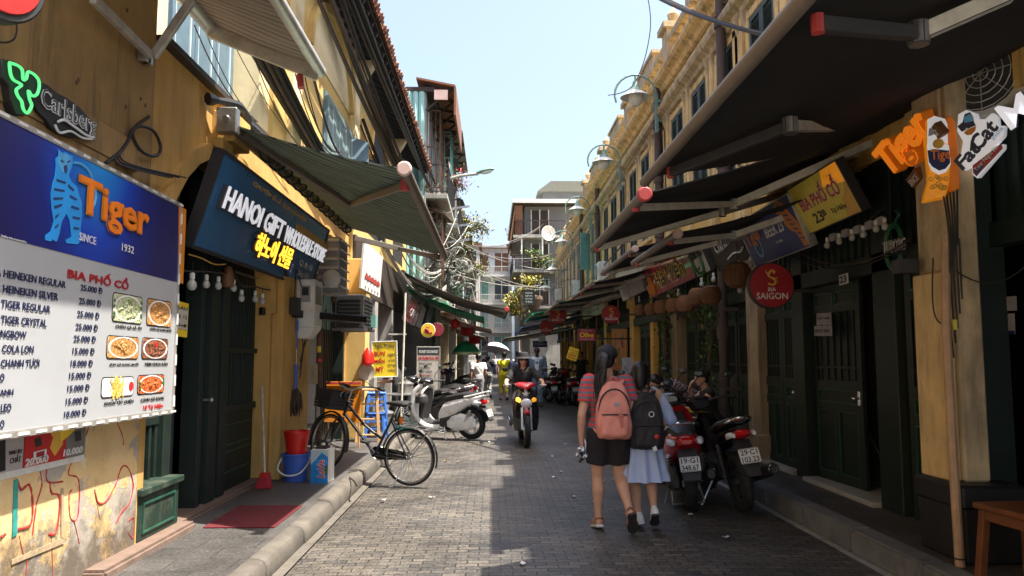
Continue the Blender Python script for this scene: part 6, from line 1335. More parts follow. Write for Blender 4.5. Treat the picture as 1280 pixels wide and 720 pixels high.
    b = MB('plastic_dark'); loftz(b, [(.3, .44, .03, .11), (.45, .42, .04, .16), (.7, .37, .05, .18), (.9, .31, .04, .12)], 3, 16, bow=.05); b.build('inner_shield', r)
    b = MB(paint if style != 'rider' else 'red_dark'); rg = []
    for k in range(11):
        t = R(10+14*k if style != 'rider' else 62+9*k); q = rr+.035; w2 = .065*(1-.35*abs(k-5)/5)
        rg.append([V((xf+q*math.cos(t), w2, rr+q*math.sin(t)-.03)), V((xf+q*1.02*math.cos(t), w2*.6, rr+q*1.04*math.sin(t))), V((xf+q*1.03*math.cos(t), 0, rr+q*1.06*math.sin(t))), V((xf+q*1.02*math.cos(t), -w2*.6, rr+q*1.04*math.sin(t))), V((xf+q*math.cos(t), -w2, rr+q*math.sin(t)-.03)), V((xf+q*.97*math.cos(t), 0, rr+q*.98*math.sin(t)))])
    b.ring(rg); b.build('front_fender', r, smooth=60)
    b = MB('steel')
    for s in (1, -1): b.cyl((xf, s*.075, rr), (xf-.13, s*.075, rr+.36), .022); b.use('silver_paint')
    b.cyl((xf-.11, 0, .55), (.37, 0, 1.02), .03); b.build('fork', r)
    # front cowl, headlight, handlebar
    lz, lx = (.72, .545) if style == 'rider' else (1.04, .36)
    b = MB('glass_clear')
    if style == 'rider':
        b.ell((lx, 0, lz), (.05, .095, .085), 20, 12); b.build('headlight', r)
        for s in (1, -1):
            b = MB('indicator_lit' if (s < 0 and lit) else 'indicator'); loftx(b, [(.46, s*.14, .80, .03, .02), (.52, s*.135, .78, .045, .03), (.54, s*.12, .76, .02, .02)], 2.2); b.build('indicator', r)
        b = MB('steel'); b.tube(spline([(.5, -.06, .90), (.53, 0, .87), (.5, .06, .90)]), .008, 6); b.box((.535, 0, .855), (.01, .06, .012)); b.build('badge', r)
        b = MB(top); loftx(b, [(.2, 0, 1.03, .10, .03), (.27, 0, 1.04, .185, .038), (.36, 0, 1.03, .17, .045), (.44, 0, 1.0, .09, .04), (.47, 0, .98, .035, .025)], 2.4, 20); b.build('handlebar_cowl', r)
        b = MB('plastic_dark'); b.b2((.455, -.012, .4), (.56, .012, .44)); b.build('horn', r)
    else:
        b.ell((lx+.07, 0, lz), (.06, .1, .07), 18, 10); b.build('headlight', r)
        b = MB(top if style != 'sh' else 'black_paint'); loftx(b, [(.2, 0, 1.04, .07, .04), (.26, 0, 1.05, .14, .065), (.36, 0, 1.05, .15, .075), (.41, 0, 1.04, .12, .075)], 2.6); b.build('handlebar_cowl', r)
        for s in (1, -1): b = MB('indicator'); b.ell((.49, s*.16, .82), (.03, .05, .03), 12, 8); b.build('indicator', r)
    b = MB('black'); b.tube(spline([(.14, .36, 1.03), (.22, .22, 1.04), (.28, .1, 1.05), (.28, -.1, 1.05), (.22, -.22, 1.04), (.14, -.36, 1.03)]), .013, 8); ho = b.build('handlebar', r)
    for s in (1, -1):
        b = MB('rubber'); b.cyl((.135, s*.37, 1.03), (.2, s*.255, 1.037), .019); b.build('grip', ho)
        b = MB('steel'); b.tube([(.22, s*.25, 1.03), (.22, s*.38, 1.02)], .007, 6); b.build('brake_lever', ho)
        mirror(r, .25, 1.06, s)
    if stand:
        b = MB('steel'); b.tube([(-.12, .12, .24), (-.2, .22, .02), (-.24, .23, .012)], .011, 6); b.tube([(-.28, .14, .2), (-.4, .16, .02), (-.4, -.16, .02), (-.28, -.14, .2)], .013, 6); b.build('stand', r)
    if helmet:
        b = MB('plastic_dark'); b.lathe([(.001, .13), (.06, .125), (.11, .08), (.125, .0), (.12, -.04), (.1, -.045)], (.32, .18, .72), 18); b.use('steel'); b.ring([[V((.40, .18, .70)), V((.46, .18, .66)), V((.45, .22, .64)), V((.39, .24, .68))], [V((.40, .18, .69)), V((.46, .18, .65)), V((.45, .22, .63)), V((.39, .24, .67))]]); b.build('helmet', r)
    return r
def place(x, y, heading, lean=0., x0=0.):
    """heading: compass of the forward axis in the ground plane, radians from +x"""
    return MX.Translation((x, y, .0)) @ MX.Rotation(heading, 4, 'Z') @ MX.Rotation(lean, 4, 'X')

def underbone(label, mx, paint, plate_lines=(), group='parked motor scooters', turn=.3):
    """small motorbike with a visible engine, slim seat and high tail"""
    r = thing('motorbike', label, 'motorbike', mx=mx, group=group); rr = .29; xr, xf = -.62, .64
    wheel(r, xr, rr, .05, 5, 'plastic_dark'); wheel(r, xf, rr, .045, 5, 'plastic_dark', turn)
    b = MB('plastic_dark'); loftx(b, [(-.25, 0, .36, .09, .09), (-.05, 0, .34, .13, .12), (.15, 0, .38, .12, .11), (.25, 0, .42, .08, .06)], 3); b.cyl((-.08, -.15, .34), (-.08, .15, .34), .1, n=16); 
    for k in range(6): b.box((.2+.018*k, 0, .40), (.008, .16, .13))
    b.build('engine', r)
    b = MB('black'); b.bar((.42, 0, .86), (-.1, 0, .5), .06, .09); b.bar((-.1, 0, .5), (-.62, .1, .3), .03, .05); b.bar((-.1, 0, .5), (-.62, -.1, .3), .03, .05); b.bar((-.15, 0, .55), (-.8, 0, .74), .1, .05); b.build('frame', r)
    b = MB(paint); loftx(b, [(-.98, 0, .86, .03, .02), (-.85, 0, .82, .08, .05), (-.6, 0, .74, .12, .08), (-.3, 0, .64, .12, .1), (-.1, 0, .6, .08, .08)], 2.6); b.build('tail_fairing', r)
    b = MB(paint); loftz(b, [(.38, .36, .03, .1), (.55, .42, .05, .17), (.75, .42, .06, .16), (.9, .38, .05, .09)], 2.6, 16, bow=.18); b.build('leg_shield', r)
    b = MB('black'); loftx(b, [(-.92, 0, .91, .06, .02), (-.8, 0, .9, .115, .045), (-.5, 0, .84, .13, .055), (-.25, 0, .78, .115, .05), (-.08, 0, .77, .06, .03)], 2.5); b.build('seat', r)
    b = MB('chrome'); b.tube(spline([(-.6, .12, .82), (-.85, .12, .9), (-1.02, .05, .95), (-1.02, -.05, .95), (-.85, -.12, .9), (-.6, -.12, .82)]), .014, 8); b.build('grab_rail', r)
    b = MB('reflector'); loftx(b, [(-1.0, 0, .81, .03, .02), (-.96, 0, .80, .07, .045), (-.86, 0, .78, .08, .05)], 2.6); b.build('tail_light', r)
    for s in (1, -1): b = MB('glass_clear'); loftx(b, [(-.98, s*.1, .79, .015, .02), (-.92, s*.11, .79, .035, .03), (-.84, s*.12, .77, .02, .03)]); b.build('indicator', r)
    b = MB('plastic_dark'); b.slab([(-.86, -.08, .72), (-1.02, -.085, .54), (-1.1, -.06, .42), (-1.1, .06, .42), (-1.02, .085, .54), (-.86, .08, .72)], (.012, 0, .008)); b.build('rear_mudguard', r)
    plate(r, MX.Translation((-1.04, 0, .60)) @ frame((0, 0, 0), (0, -1, 0), (.4, 0, 1)), plate_lines)
    b = MB('plastic_dark')
    for s in (1, -1):
        b.tube([(-.6, s*.13, .31), (-.5, s*.13, .66)], .02, 8)
        for k in range(8): b.torus((-.59+.01*k, s*.13, .36+.032*k), .032, .006, 'Z', 10, 5)
    b.build('shock_absorber', r)
    b = MB('steel'); b.tube(spline([(.2, -.1, .3), (.0, -.14, .2), (-.3, -.16, .22)]), .02, 8); b.use('plastic_dark'); loftx(b, [(-.3, -.165, .23, .03, .03), (-.4, -.17, .27, .055, .055), (-1.0, -.2, .44, .06, .065), (-1.05, -.2, .45, .05, .05)], 2); b.use('chrome'); b.torus((-1.05, -.2, .45), .04, .012, 'X', 16, 6); b.build('exhaust', r)
    b = MB('black'); b.ring([[V((xf+(rr+.03)*math.cos(t), y, rr+(rr+.03)*math.sin(t))) for y in (-.06, -.04, .04, .06)] for t in [R(25+13*k) for k in range(10)]], closed=False, caps=False); b.build('front_fender', r, smooth=60)
    b = MB('steel'); 
    for s in (1, -1): b.cyl((xf, s*.07, rr), (xf-.2, s*.07, rr+.56), .02)
    b.build('fork', r)
    b = MB('black'); loftx(b, [(.3, 0, 1.0, .08, .05), (.38, 0, 1.01, .13, .08), (.46, 0, .98, .1, .08)], 2.4); b.build('headlight_cowl', r)
    b = MB('glass_clear'); b.ell((.46, 0, .98), (.05, .08, .06), 16, 10); b.build('headlight', r)
    b = MB('black'); b.tube(spline([(.2, .35, 1.04), (.27, .22, 1.05), (.33, .08, 1.02), (.33, -.08, 1.02), (.27, -.22, 1.05), (.2, -.35, 1.04)]), .013, 8); ho = b.build('handlebar', r)
    for s in (1, -1):
        b = MB('rubber'); b.cyl((.19, s*.36, 1.04), (.25, s*.25, 1.047), .018); b.build('grip', ho); mirror(r, .3, 1.05, s)
    b = MB('steel'); b.tube([(-.1, .12, .25), (-.15, .3, .0), (-.2, .31, .0)], .012, 6); b.tube([(-.05, .1, .26), (-.02, .26, .27)], .012, 6); b.tube([(-.05, -.1, .26), (-.02, -.24, .27)], .012, 6); b.build('stand', r)
    return r

# --- ridden scooter coming towards the camera
RIDER_MX = place(.57, 13.75, R(-90)+.03)
scooter('red and black motor scooter ridden towards the camera in the middle of the street', RIDER_MX, 'black_paint', style='rider', front='black_paint', top='red_paint', lit=True, group='', plate_lines=(), stand=False, rr=.29)
# --- silver scooter side on at left
hd = math.atan2(.55, -1.0)
dv = V((math.cos(hd), math.sin(hd), 0)); p0 = V((-.37, 14.35, 0))+dv*.63
scooter('large silver and black scooter parked side on at the left, helmet hanging in front', place(p0.x, p0.y, hd, R(-5)), 'silver_paint', style='sh', rr=.30, plate_lines=('29-X3', '127.86'), helmet=True, front='silver_paint', turn=.25)
for i, (x, y, pnt, lab, st) in enumerate(((-.95, 16.3, 'black_paint', 'black scooter parked right behind the silver scooter', 'step'), (-.85, 17.6, 'black_paint', 'second dark scooter in the left row behind the silver one', 'sh'), (-.9, 19.2, 'maroon', 'reddish brown scooter in the left row near the exchange board', 'step'),
        (-.75, 20.8, 'silver_paint', 'pale grey scooter in the left row before the man in white', 'step'), (-.8, 22.6, 'white_paint', 'white scooter in the left row beside the man in white', 'sh'), (-.85, 24.6, 'red_paint', 'red scooter far in the left row under the green awning', 'step'), (-.85, 27.2, 'black_paint', 'black scooter far in the left row under the tan awning', 'step'), (-.85, 30.5, 'silver_paint', 'last pale scooter visible in the left row', 'sh'))):
    scooter(lab, place(x-.45, y+.2, R(150)+rnd.uniform(-.15, .15), R(-5)), pnt, style=st, plate_lines=('29-F1', '%03d.%02d' % (211+i*37, 17+i*9)), turn=.2)
# --- near right: red scooter and black motorbike, tails to the camera
h1 = R(82); d1 = V((math.cos(h1), math.sin(h1), 0)); c1 = V((1.98, 7.72, 0))+d1*.63
scooter('shiny red scooter parked tail first near the walkers, plate 19-G1 348.67', place(c1.x, c1.y, h1, R(-6)), 'red_paint', plate_lines=('19·G1', '348.67'), turn=.35, rr=.26, top='black_paint')
h2 = R(91); d2 = V((math.cos(h2), math.sin(h2), 0)); c2 = V((2.47, 7.6, 0))+d2*.62
underbone('black motorbike leaning on its stand by the right kerb, plate 29-C1 103.23', place(c2.x, c2.y, h2, R(-8)), 'black_paint', ('29·C1', '103.23'))
scooter('dark scooter facing the seated woman beyond the red scooter', place(2.3, 10.3, R(70), R(-5)), 'black_paint', plate_lines=('29-H4', '552.10'), turn=.3)
scooter('black scooter with upright mirrors further along the right kerb', place(2.45, 12.0, R(75), R(-5)), 'black_paint', style='sh', plate_lines=('29-D2', '418.33'), turn=.3)
# --- far right cluster
for i, (x, y, pnt, h, lab, st) in enumerate(((2.62, 24.7, 'maroon', 98, 'maroon scooter parked with its tail to the street below the yellow notice', 'step'), (2.2, 25.4, 'black_paint', 70, 'black scooter left of the maroon one on the right side', 'step'), (1.95, 26.3, 'red_paint', 120, 'red scooter parked beside the man in denim jacket', 'step'),
        (2.5, 27.6, 'red_paint', 80, 'second red scooter behind the cluster on the right', 'sh'), (2.45, 30.5, 'black_paint', 80, 'dark scooter farthest in the right hand cluster', 'step'))):
    d = V((math.cos(R(h)), math.sin(R(h)), 0))*.63
    scooter(lab, place(x+d.x, y+d.y, R(h), R(-5)), pnt, style=st, plate_lines=('29-K1', '%03d.%02d' % (302+i*41, 23+i*13)), turn=.3)

# --- bicycle
def bicycle(label, rear, front, turn, lean):
    d = V(front)-V(rear); hd = math.atan2(d.y, d.x); L = math.hypot(d.x, d.y); pit = -math.atan2(d.z, L)
    mx = MX.Translation(V(rear)) @ MX.Rotation(hd, 4, 'Z') @ MX.Rotation(pit, 4, 'Y') @ MX.Rotation(lean, 4, 'X')
    r = thing('bicycle', label, 'bicycle', mx=mx); rr = .335; wb = L/math.cos(pit)
    Fm = MX.Translation((wb-.06, 0, .62)) @ MX.Rotation(turn, 4, (V((-.33, 0, .94)))) @ MX.Translation((-(wb-.06), 0, -.62))   # steering
    def whl(x, T):
        b = MB('rubber'); b.T = T; b.torus((x, 0, rr), rr-.014, .014, 'Y', 44, 8); o = b.build('wheel', r, smooth=60)
        b = MB('steel'); b.T = T; b.torus((x, 0, rr), rr-.04, .011, 'Y', 44, 6, 1.3); b.build('rim', o, smooth=60)
        b = MB('steel'); b.T = T
        for k in range(32):
            a = 2*math.pi*k/32; s = .03*(1 if k % 2 else -1); a2 = a+(.5 if (k//2) % 2 else -.5); b.cyl((x+.02*math.cos(a2), s, rr+.02*math.sin(a2)), (x+(rr-.04)*math.cos(a), 0, rr+(rr-.04)*math.sin(a)), .0016, n=4)
        b.cyl((x, -.045, rr), (x, .045, rr), .02, n=10); b.build('spokes', o)
        b = MB('black'); b.T = T; rg = []
        a0, a1 = (-5, 190)
        for k in range(22):
            t = R(a0+(a1-a0)*k/21); q = rr+.024; rg.append([V((x+q*math.cos(t), -.03, rr+q*math.sin(t)-.006)), V((x+(q+.012)*math.cos(t), 0, rr+(q+.012)*math.sin(t))), V((x+q*math.cos(t), .03, rr+q*math.sin(t)-.006)), V((x+(q+.005)*math.cos(t), 0, rr+(q+.005)*math.sin(t)))])
        b.ring(rg); b.build('mudguard', r, smooth=60)
    whl(0, MX.Identity(4)); whl(wb, Fm)
    b = MB('black_gloss'); hx = wb-.20
    bb = V((.45, 0, .29)); st = V((.26, 0, .80)); ht = V((hx-.02, 0, .86)); hb = V((hx+.035, 0, .68))
    b.tube([bb, st], .016, 10); b.tube([hb, ht], .02, 10); b.tube([hb+V((0, 0, .03)), bb], .019, 10); b.tube([ht-V((-.005, 0, .05)), V((hx-.25, 0, .62)), bb.lerp(st, .38)], .016, 10)
    for s in (1, -1): b.tube([(0, s*.06, rr), (.2, s*.05, .31), bb+V((0, s*.03, 0))], .010, 8); b.tube([(0, s*.06, rr), st.lerp(bb, .12)+V((0, s*.02, 0))], .009, 8)
    b.cyl(bb-V((0, .05, 0)), bb+V((0, .05, 0)), .024); b.use('gold'); b.tube([hb.lerp(bb, .46)+V((0, 0, .001)), hb.lerp(bb, .51)], .0205, 10); b.use('white'); b.tube([hb.lerp(bb, .55), hb.lerp(bb, .6)], .0205, 10); b.build('frame', r)
    b = MB('black_gloss'); b.T = Fm
    for s in (1, -1): b.tube(spline([(wb, s*.05, rr), (wb-.05, s*.05, .5), hb+V((.01, s*.045, -.02))]), .012, 8)
    b.build('fork', r)
    b = MB('steel'); b.T = Fm; b.tube([ht, ht+V((-.03, 0, .14))], .012, 8); q = ht+V((-.03, 0, .14)); b.tube(spline([q+V((-.26, .27, .06)), q+V((-.12, .28, .07)), q+V((.03, .16, .05)), q+V((.03, 0, 0)), q+V((.03, -.16, .05)), q+V((-.12, -.28, .07)), q+V((-.26, -.27, .06))]), .011, 8); ho = b.build('handlebar', r)
    for s in (1, -1):
        b = MB('rubber'); b.T = Fm; b.cyl(q+V((-.27, s*.27, .06)), q+V((-.15, s*.28, .07)), .017); b.build('grip', ho); b = MB('steel'); b.T = Fm; b.tube([q+V((-.1, s*.27, .05)), q+V((-.22, s*.27, .02))], .006, 6); b.build('brake_lever', ho)
    b = MB('cable'); b.T = Fm; b.tube(spline([q+V((-.1, .27, .06)), q+V((.08, .2, .12)), q+V((.12, .05, .0)), q+V((.06, .0, -.25))]), .004, 5); b.tube(spline([q+V((-.1, -.27, .06)), q+V((.1, -.18, .14)), q+V((.14, -.05, .02)), q+V((.07, 0, -.28))]), .004, 5); b.build('brake_cable', r)
    b = MB('black'); b.T = Fm; b.ell(q+V((.1, 0, -.08)), (.05, .05, .05), 14, 8); b.use('glass_clear'); b.ell(q+V((.14, 0, -.08)), (.02, .042, .042), 14, 8); b.build('headlight', r)
    b = MB('plastic_dark'); b.T = Fm; x0, z0 = wb-.05, .73; b.b2((x0-.06, -.18, z0), (x0+.24, .18, z0+.02))
    for k in range(5): b.b2((x0-.06, -.18+.0, z0+.03+.04*k), (x0+.24, -.17, z0+.06+.04*k)); b.b2((x0-.06, .17, z0+.03+.04*k), (x0+.24, .18, z0+.06+.04*k)); b.b2((x0+.23, -.17, z0+.03+.04*k), (x0+.24, .17, z0+.06+.04*k)); b.b2((x0-.06, -.17, z0+.03+.04*k), (x0-.05, .17, z0+.06+.04*k))
    b.use('white_dirty'); b.b2((x0-.02, -.186, z0+.07), (x0+.2, -.18, z0+.13)); b.build('basket', r)
    b = MB('chrome'); b.cyl(st, st+V((-.035, 0, .1)), .012); b.build('seat_post', r)
    b = MB('rubber'); sp = st+V((-.04, 0, .13)); loftx(b, [(sp.x-.15, 0, sp.z+.02, .06, .02), (sp.x-.1, 0, sp.z+.02, .105, .035), (sp.x-.02, 0, sp.z+.01, .085, .035), (sp.x+.08, 0, sp.z, .04, .025), (sp.x+.15, 0, sp.z-.01, .02, .015)], 2.4); so = b.build('saddle', r); b = MB('chrome')
    for s in (1, -1): 
        for k in range(4): b.torus((sp.x-.1, s*.05, sp.z-.075+.02*k), .018, .004, 'Z', 10, 5)
    b.build('saddle_spring', so)
    b = MB('steel'); z = .70
    for s in (1, -1): b.tube(spline([(.2, s*.07, z-.01), (-.1, s*.07, z), (-.36, s*.06, z), (-.42, s*.03, z)]), .007, 6); b.tube([(-.25, s*.07, z), (0, s*.065, rr)], .006, 6)
    for x in (.1, -.05, -.2, -.35): b.bar((x, -.07, z), (x, .07, z), .012, .01)
    b.tube([(-.42, .03, z), (-.42, -.03, z)], .007, 6); b.build('rear_rack', r)
    b = MB('orange'); b.ell((.17, -.02, z+.045), (.03, .03, .045), 10, 7); b.ell((.15, .01, z+.03), (.03, .02, .02), 10, 6); b.build('flower_ornament', r)
    b = MB('black_gloss'); b.slab([(.5, -.055, .37), (.02, -.055, rr+.04), (-.03, -.055, rr), (.02, -.055, rr-.045), (.42, -.055, .215), (.52, -.055, .24), (.55, -.055, .31)], (0, -.018, 0)); b.build('chain_guard', r, bevel=.006)
    b = MB('steel'); b.torus((bb.x, -.08, bb.z), .085, .006, 'Y', 24, 6); b.bar((bb.x, -.085, bb.z), (bb.x-.08, -.085, bb.z-.15), .016, .02); b.bar((bb.x, .07, bb.z), (bb.x+.08, .07, bb.z+.15), .016, .02); co = b.build('crank', r); b = MB('rubber'); b.box((bb.x-.08, -.14, bb.z-.155), (.09, .09, .02)); b.build('pedal', co); b = MB('rubber'); b.box((bb.x+.08, .125, bb.z+.155), (.09, .09, .02)); b.build('pedal', co)
    b = MB('steel'); b.tube([(.0, .07, rr-.02), (.08, .19, .01), (.12, .2, .004)], .008, 6); b.build('stand', r)
    return r
bicycle('old black city bicycle standing across the left kerb with its front wheel on the sidewalk', (-1.01, 9.25, 0), (-2.03, 9.62, .15), R(-22), R(-3))

# ================================================================ PEOPLE
def fuse(mb, name, parent, voxel, it=4, fac=.5, wr=0.):
    """weld the closed shapes of one builder into a single continuous skin"""
    o = mb.build(name, parent, smooth=0)
    m = o.modifiers.new('r', 'REMESH'); m.mode = 'VOXEL'; m.voxel_size = voxel; m.use_smooth_shade = True
    if it: s = o.modifiers.new('s', 'SMOOTH'); s.factor = fac; s.iterations = it
    dg = bpy.context.evaluated_depsgraph_get(); me = bpy.data.meshes.new_from_object(o.evaluated_get(dg)); old = o.data
    o.modifiers.clear(); o.data = me; me.name = name; bpy.data.meshes.remove(old)
    if wr:      # cloth folds
        for v in me.vertices: c = v.co; v.co = c+v.normal*wr*(NZ.noise(V((c.x*11, c.y*11, c.z*8+c.x*9)))+.6*NZ.noise(V((c.x*26, c.y*26, c.z*12-c.x*14))))
    if not me.materials: me.materials.append(MT[mb.ms[0]])
    return o
def capsule(mb, a, b, ra, rb, n=12):
    a, b = V(a), V(b); mb.tube([a, b], [ra, rb], n); mb.ell(a, ra, n, 8); mb.ell(b, rb, n, 8)
def chain(mb, pts, rs, n=12):
    for i in range(len(pts)-1): capsule(mb, pts[i], pts[i+1], rs[i], rs[i+1], n)
def stand(h, w=1.):
    J = dict(h=h, w=w); f = lambda *p: V(p)*h
    J['pelvis'] = f(0, 0, .53); J['waist'] = f(0, .004, .615); J['chest'] = f(0, .0, .72); J['neck'] = f(0, -.008, .825); J['head'] = f(0, .008, .93)
    for s, k in ((1, 'R'), (-1, 'L')):
        J['sh'+k] = f(s*.108*w, -.005, .80); J['el'+k] = f(s*.135*w, -.02, .63); J['wr'+k] = f(s*.14*w, .02, .485)
        J['hip'+k] = f(s*.052, 0, .51); J['kn'+k] = f(s*.055, .01, .285); J['an'+k] = f(s*.055, -.01, .045); J['toe'+k] = f(s*.065, .085, .012)
        J['hd'+k] = (V((0, .25, -1)), V((-s, .2, 0)), .45)
    J['look'] = V((0, 1, 0)); J['up'] = V((0, 0, 1))
    return J
def spine(J, mb, off, a=0, b=7, wk=1.):
    """elliptical torso stations from the crotch (0) to the neck base (7)"""
    h, w = J['h'], J['w']; P, Wt, Cc, Nn = J['pelvis'], J['waist'], J['chest'], J['neck']
    hr = (J['hipR']-J['hipL']).normalized(); sr = (J['shR']-J['shL']).normalized()
    st = [(P+(P-Wt)*.42, .07, .058, 0), (P+(P-Wt)*.1, .098, .072, 0), (P.lerp(Wt, .45), .095, .066, .2), (Wt, .078*(.5+.5*w), .056, .4), (Wt.lerp(Cc, .6), .088*w, .062, .7), (Cc.lerp(Nn, .1), .098*w, .066, 1), (Cc.lerp(Nn, .62), .096*w, .055, 1), (Cc.lerp(Nn, .9), .05*w, .04, 1)]
    rings = []
    for i in range(a, b+1):
        c, hw, hd, t = st[i]; nx = st[min(i+1, 7)][0]-st[max(i-1, 0)][0]; tg = nx.normalized(); rt = hr.lerp(sr, t); rt = (rt-tg*rt.dot(tg)).normalized(); fw = tg.cross(rt)
        rings.append([c+rt*(math.cos(2*math.pi*k/18)*(hw*h+off)*wk)+fw*(math.sin(2*math.pi*k/18)*(hd*h+off)*wk) for k in range(18)])
    mb.ring(rings)
def hand(mb, J, k):
    h = J['h']; wr = J['wr'+k]; d, pn, curl = J['hd'+k]; d = d.normalized(); pn = (pn-d*pn.dot(d)).normalized(); sd = d.cross(pn)
    s = 1 if k == 'R' else -1; th = sd*(s)   # thumb side
    if th.dot(J.get('thumb'+k, V((0, 1, .2)))) < 0: th = -th
    rot = MX((th, d, pn)).transposed()
    mb.ell(wr+d*.03*h, (.021*h, .033*h, .0105*h), 12, 8, rot); capsule(mb, wr, wr+d*.018*h, .0165*h, .015*h)
    for i, (ln, x) in enumerate(((.043, .017), (.048, .0055), (.044, -.0055), (.034, -.0165))):
        p = wr+d*(.054-.004*abs(i-1.2))*h+th*x*h; q = d.copy(); c = curl
        for sgm, r0, r1 in ((.45, .0058, .0053), (.32, .0053, .0049), (.26, .0049, .0042)):
            q = (q*math.cos(c)+pn*math.sin(c)).normalized() if sgm != .45 else (d*math.cos(c*.6)+pn*math.sin(c*.6)).normalized()
            e = p+q*ln*sgm*h+th*(x*.12*h*.3); capsule(mb, p, e, r0*h, r1*h, 8); p = e
    p = wr+d*.014*h+th*.014*h; q = (d*.75+th*.6+pn*.25).normalized(); e = p+q*.026*h; capsule(mb, p, e, .0075*h, .0062*h, 8); q = (d*.95+th*.1+pn*.35).normalized(); capsule(mb, e, e+q*.022*h, .006*h, .005*h, 8)
def headrot(J):
    lk = J['look'].normalized(); up = J['up']; rt = lk.cross(up).normalized(); up = rt.cross(lk).normalized(); return MX((rt, lk, up)).transposed()
def body(J, root, skin, voxel, hands=True, feet=True):
    h = J['h']; b = MB(skin); spine(J, b, 0)
    hr = headrot(J); H = J['head']; q = lambda x, y, z: H+hr @ V((x*h, y*h, z*h))
    b.ell(q(0, -.004, .012), (.048*h, .058*h, .056*h), 18, 12, hr); b.ell(q(0, .012, -.022), (.038*h, .044*h, .046*h), 16, 10, hr); b.ell(q(0, .03, -.05), (.02*h, .02*h, .014*h), 10, 7, hr)
    capsule(b, q(0, .05, .006), q(0, .062, -.014), .006*h, .0085*h, 8)
    for s in (1, -1): b.ell(q(s*.047, -.004, -.006), (.006*h, .014*h, .019*h), 8, 6, hr); b.ell(q(s*.022, .043, .016), (.014*h, .01*h, .006*h), 8, 6, hr)
    capsule(b, J['neck']+(J['neck']-J['chest'])*-.15, q(0, -.012, -.03), .034*h, .03*h)
    for k in 'RL':
        sh, el, wr = J['sh'+k], J['el'+k], J['wr'+k]
        capsule(b, J['chest'].lerp(J['neck'], .7), sh, .034*h, .033*h); chain(b, [sh, sh.lerp(el, .45), el], [.033*h, .029*h, .0235*h]); chain(b, [el, el.lerp(wr, .3), wr], [.0235*h, .0245*h, .0155*h])
        if hands: hand(b, J, k)
        hp, kn, an, to = J['hip'+k], J['kn'+k], J['an'+k], J['toe'+k]
        back = (hp-kn).cross(V((1, 0, 0))).normalized()
        chain(b, [hp, hp.lerp(kn, .35), kn], [.058*h, .053*h, .033*h]); cf = kn.lerp(an, .3)+((an-to) - (an-kn).normalized()*((an-to).dot((an-kn).normalized()))).normalized()*.012*h
        chain(b, [kn, cf, kn.lerp(an, .72), an], [.032*h, .036*h, .024*h, .0205*h])
        if feet: fd = (to-an); chain(b, [an+(an-to)*.22*V((1, 1, 0)).length*.5-V((0, 0, .012*h)), an.lerp(to, .55)-V((0, 0, .004*h)), to], [.022*h, .024*h, .014*h])
    o = fuse(b, 'body', root, voxel, 4)
    e = MB('eye_dark')
    for s in (1, -1): e.ell(q(s*.021, .05, .005), (.008*h, .004*h, .0045*h), 8, 6, hr)
    e.build('eyes', root); e = MB('lip'); e.ell(q(0, .054, -.034), (.014*h, .004*h, .005*h), 10, 6, hr); e.build('mouth', root)
    return o
def top(J, root, m, voxel, sleeve=.5, hem=1, off=.014, name='shirt', loose=1.):
    h = J['h']; b = MB(m); spine(J, b, off*h/1.6, hem, 7, loose)
    for k in 'RL':
        sh, el, wr = J['sh'+k], J['el'+k], J['wr'+k]; capsule(b, J['chest'].lerp(J['neck'], .72), sh, .036*h, .042*h)
        if sleeve <= 1: b.ell(sh, .042*h, 12, 8); b.tube([sh, sh.lerp(el, sleeve)], [.042*h, (.045-.006*sleeve)*h], 14)
        else: chain(b, [sh, el], [.042*h, .034*h]); b.tube([el, el.lerp(wr, sleeve-1)], [.034*h, .027*h], 14)
    return fuse(b, name, root, voxel, 3, wr=.011)
def legs(J, root, m, voxel, length=.6, off=1.2, name='trousers', flare=0.):
    """length 0..1 to the knee, 1..2 to the ankle"""
    h = J['h']; b = MB(m); spine(J, b, .012*h, 0, 3)
    for k in 'RL':
        hp, kn, an = J['hip'+k], J['kn'+k], J['an'+k]; r0 = .06*h*off
        b.ell(hp, r0, 14, 9)
        if length <= 1: b.tube([hp, hp.lerp(kn, length*.6), hp.lerp(kn, length)], [r0, r0*.98, r0*(.95+flare)], 16)
        else: chain(b, [hp, kn], [r0, .044*h*off]); b.tube([kn, kn.lerp(an, length-1)], [.044*h*off, .034*h*off+flare*h], 14)
    return fuse(b, name, root, voxel, 3, wr=.01)
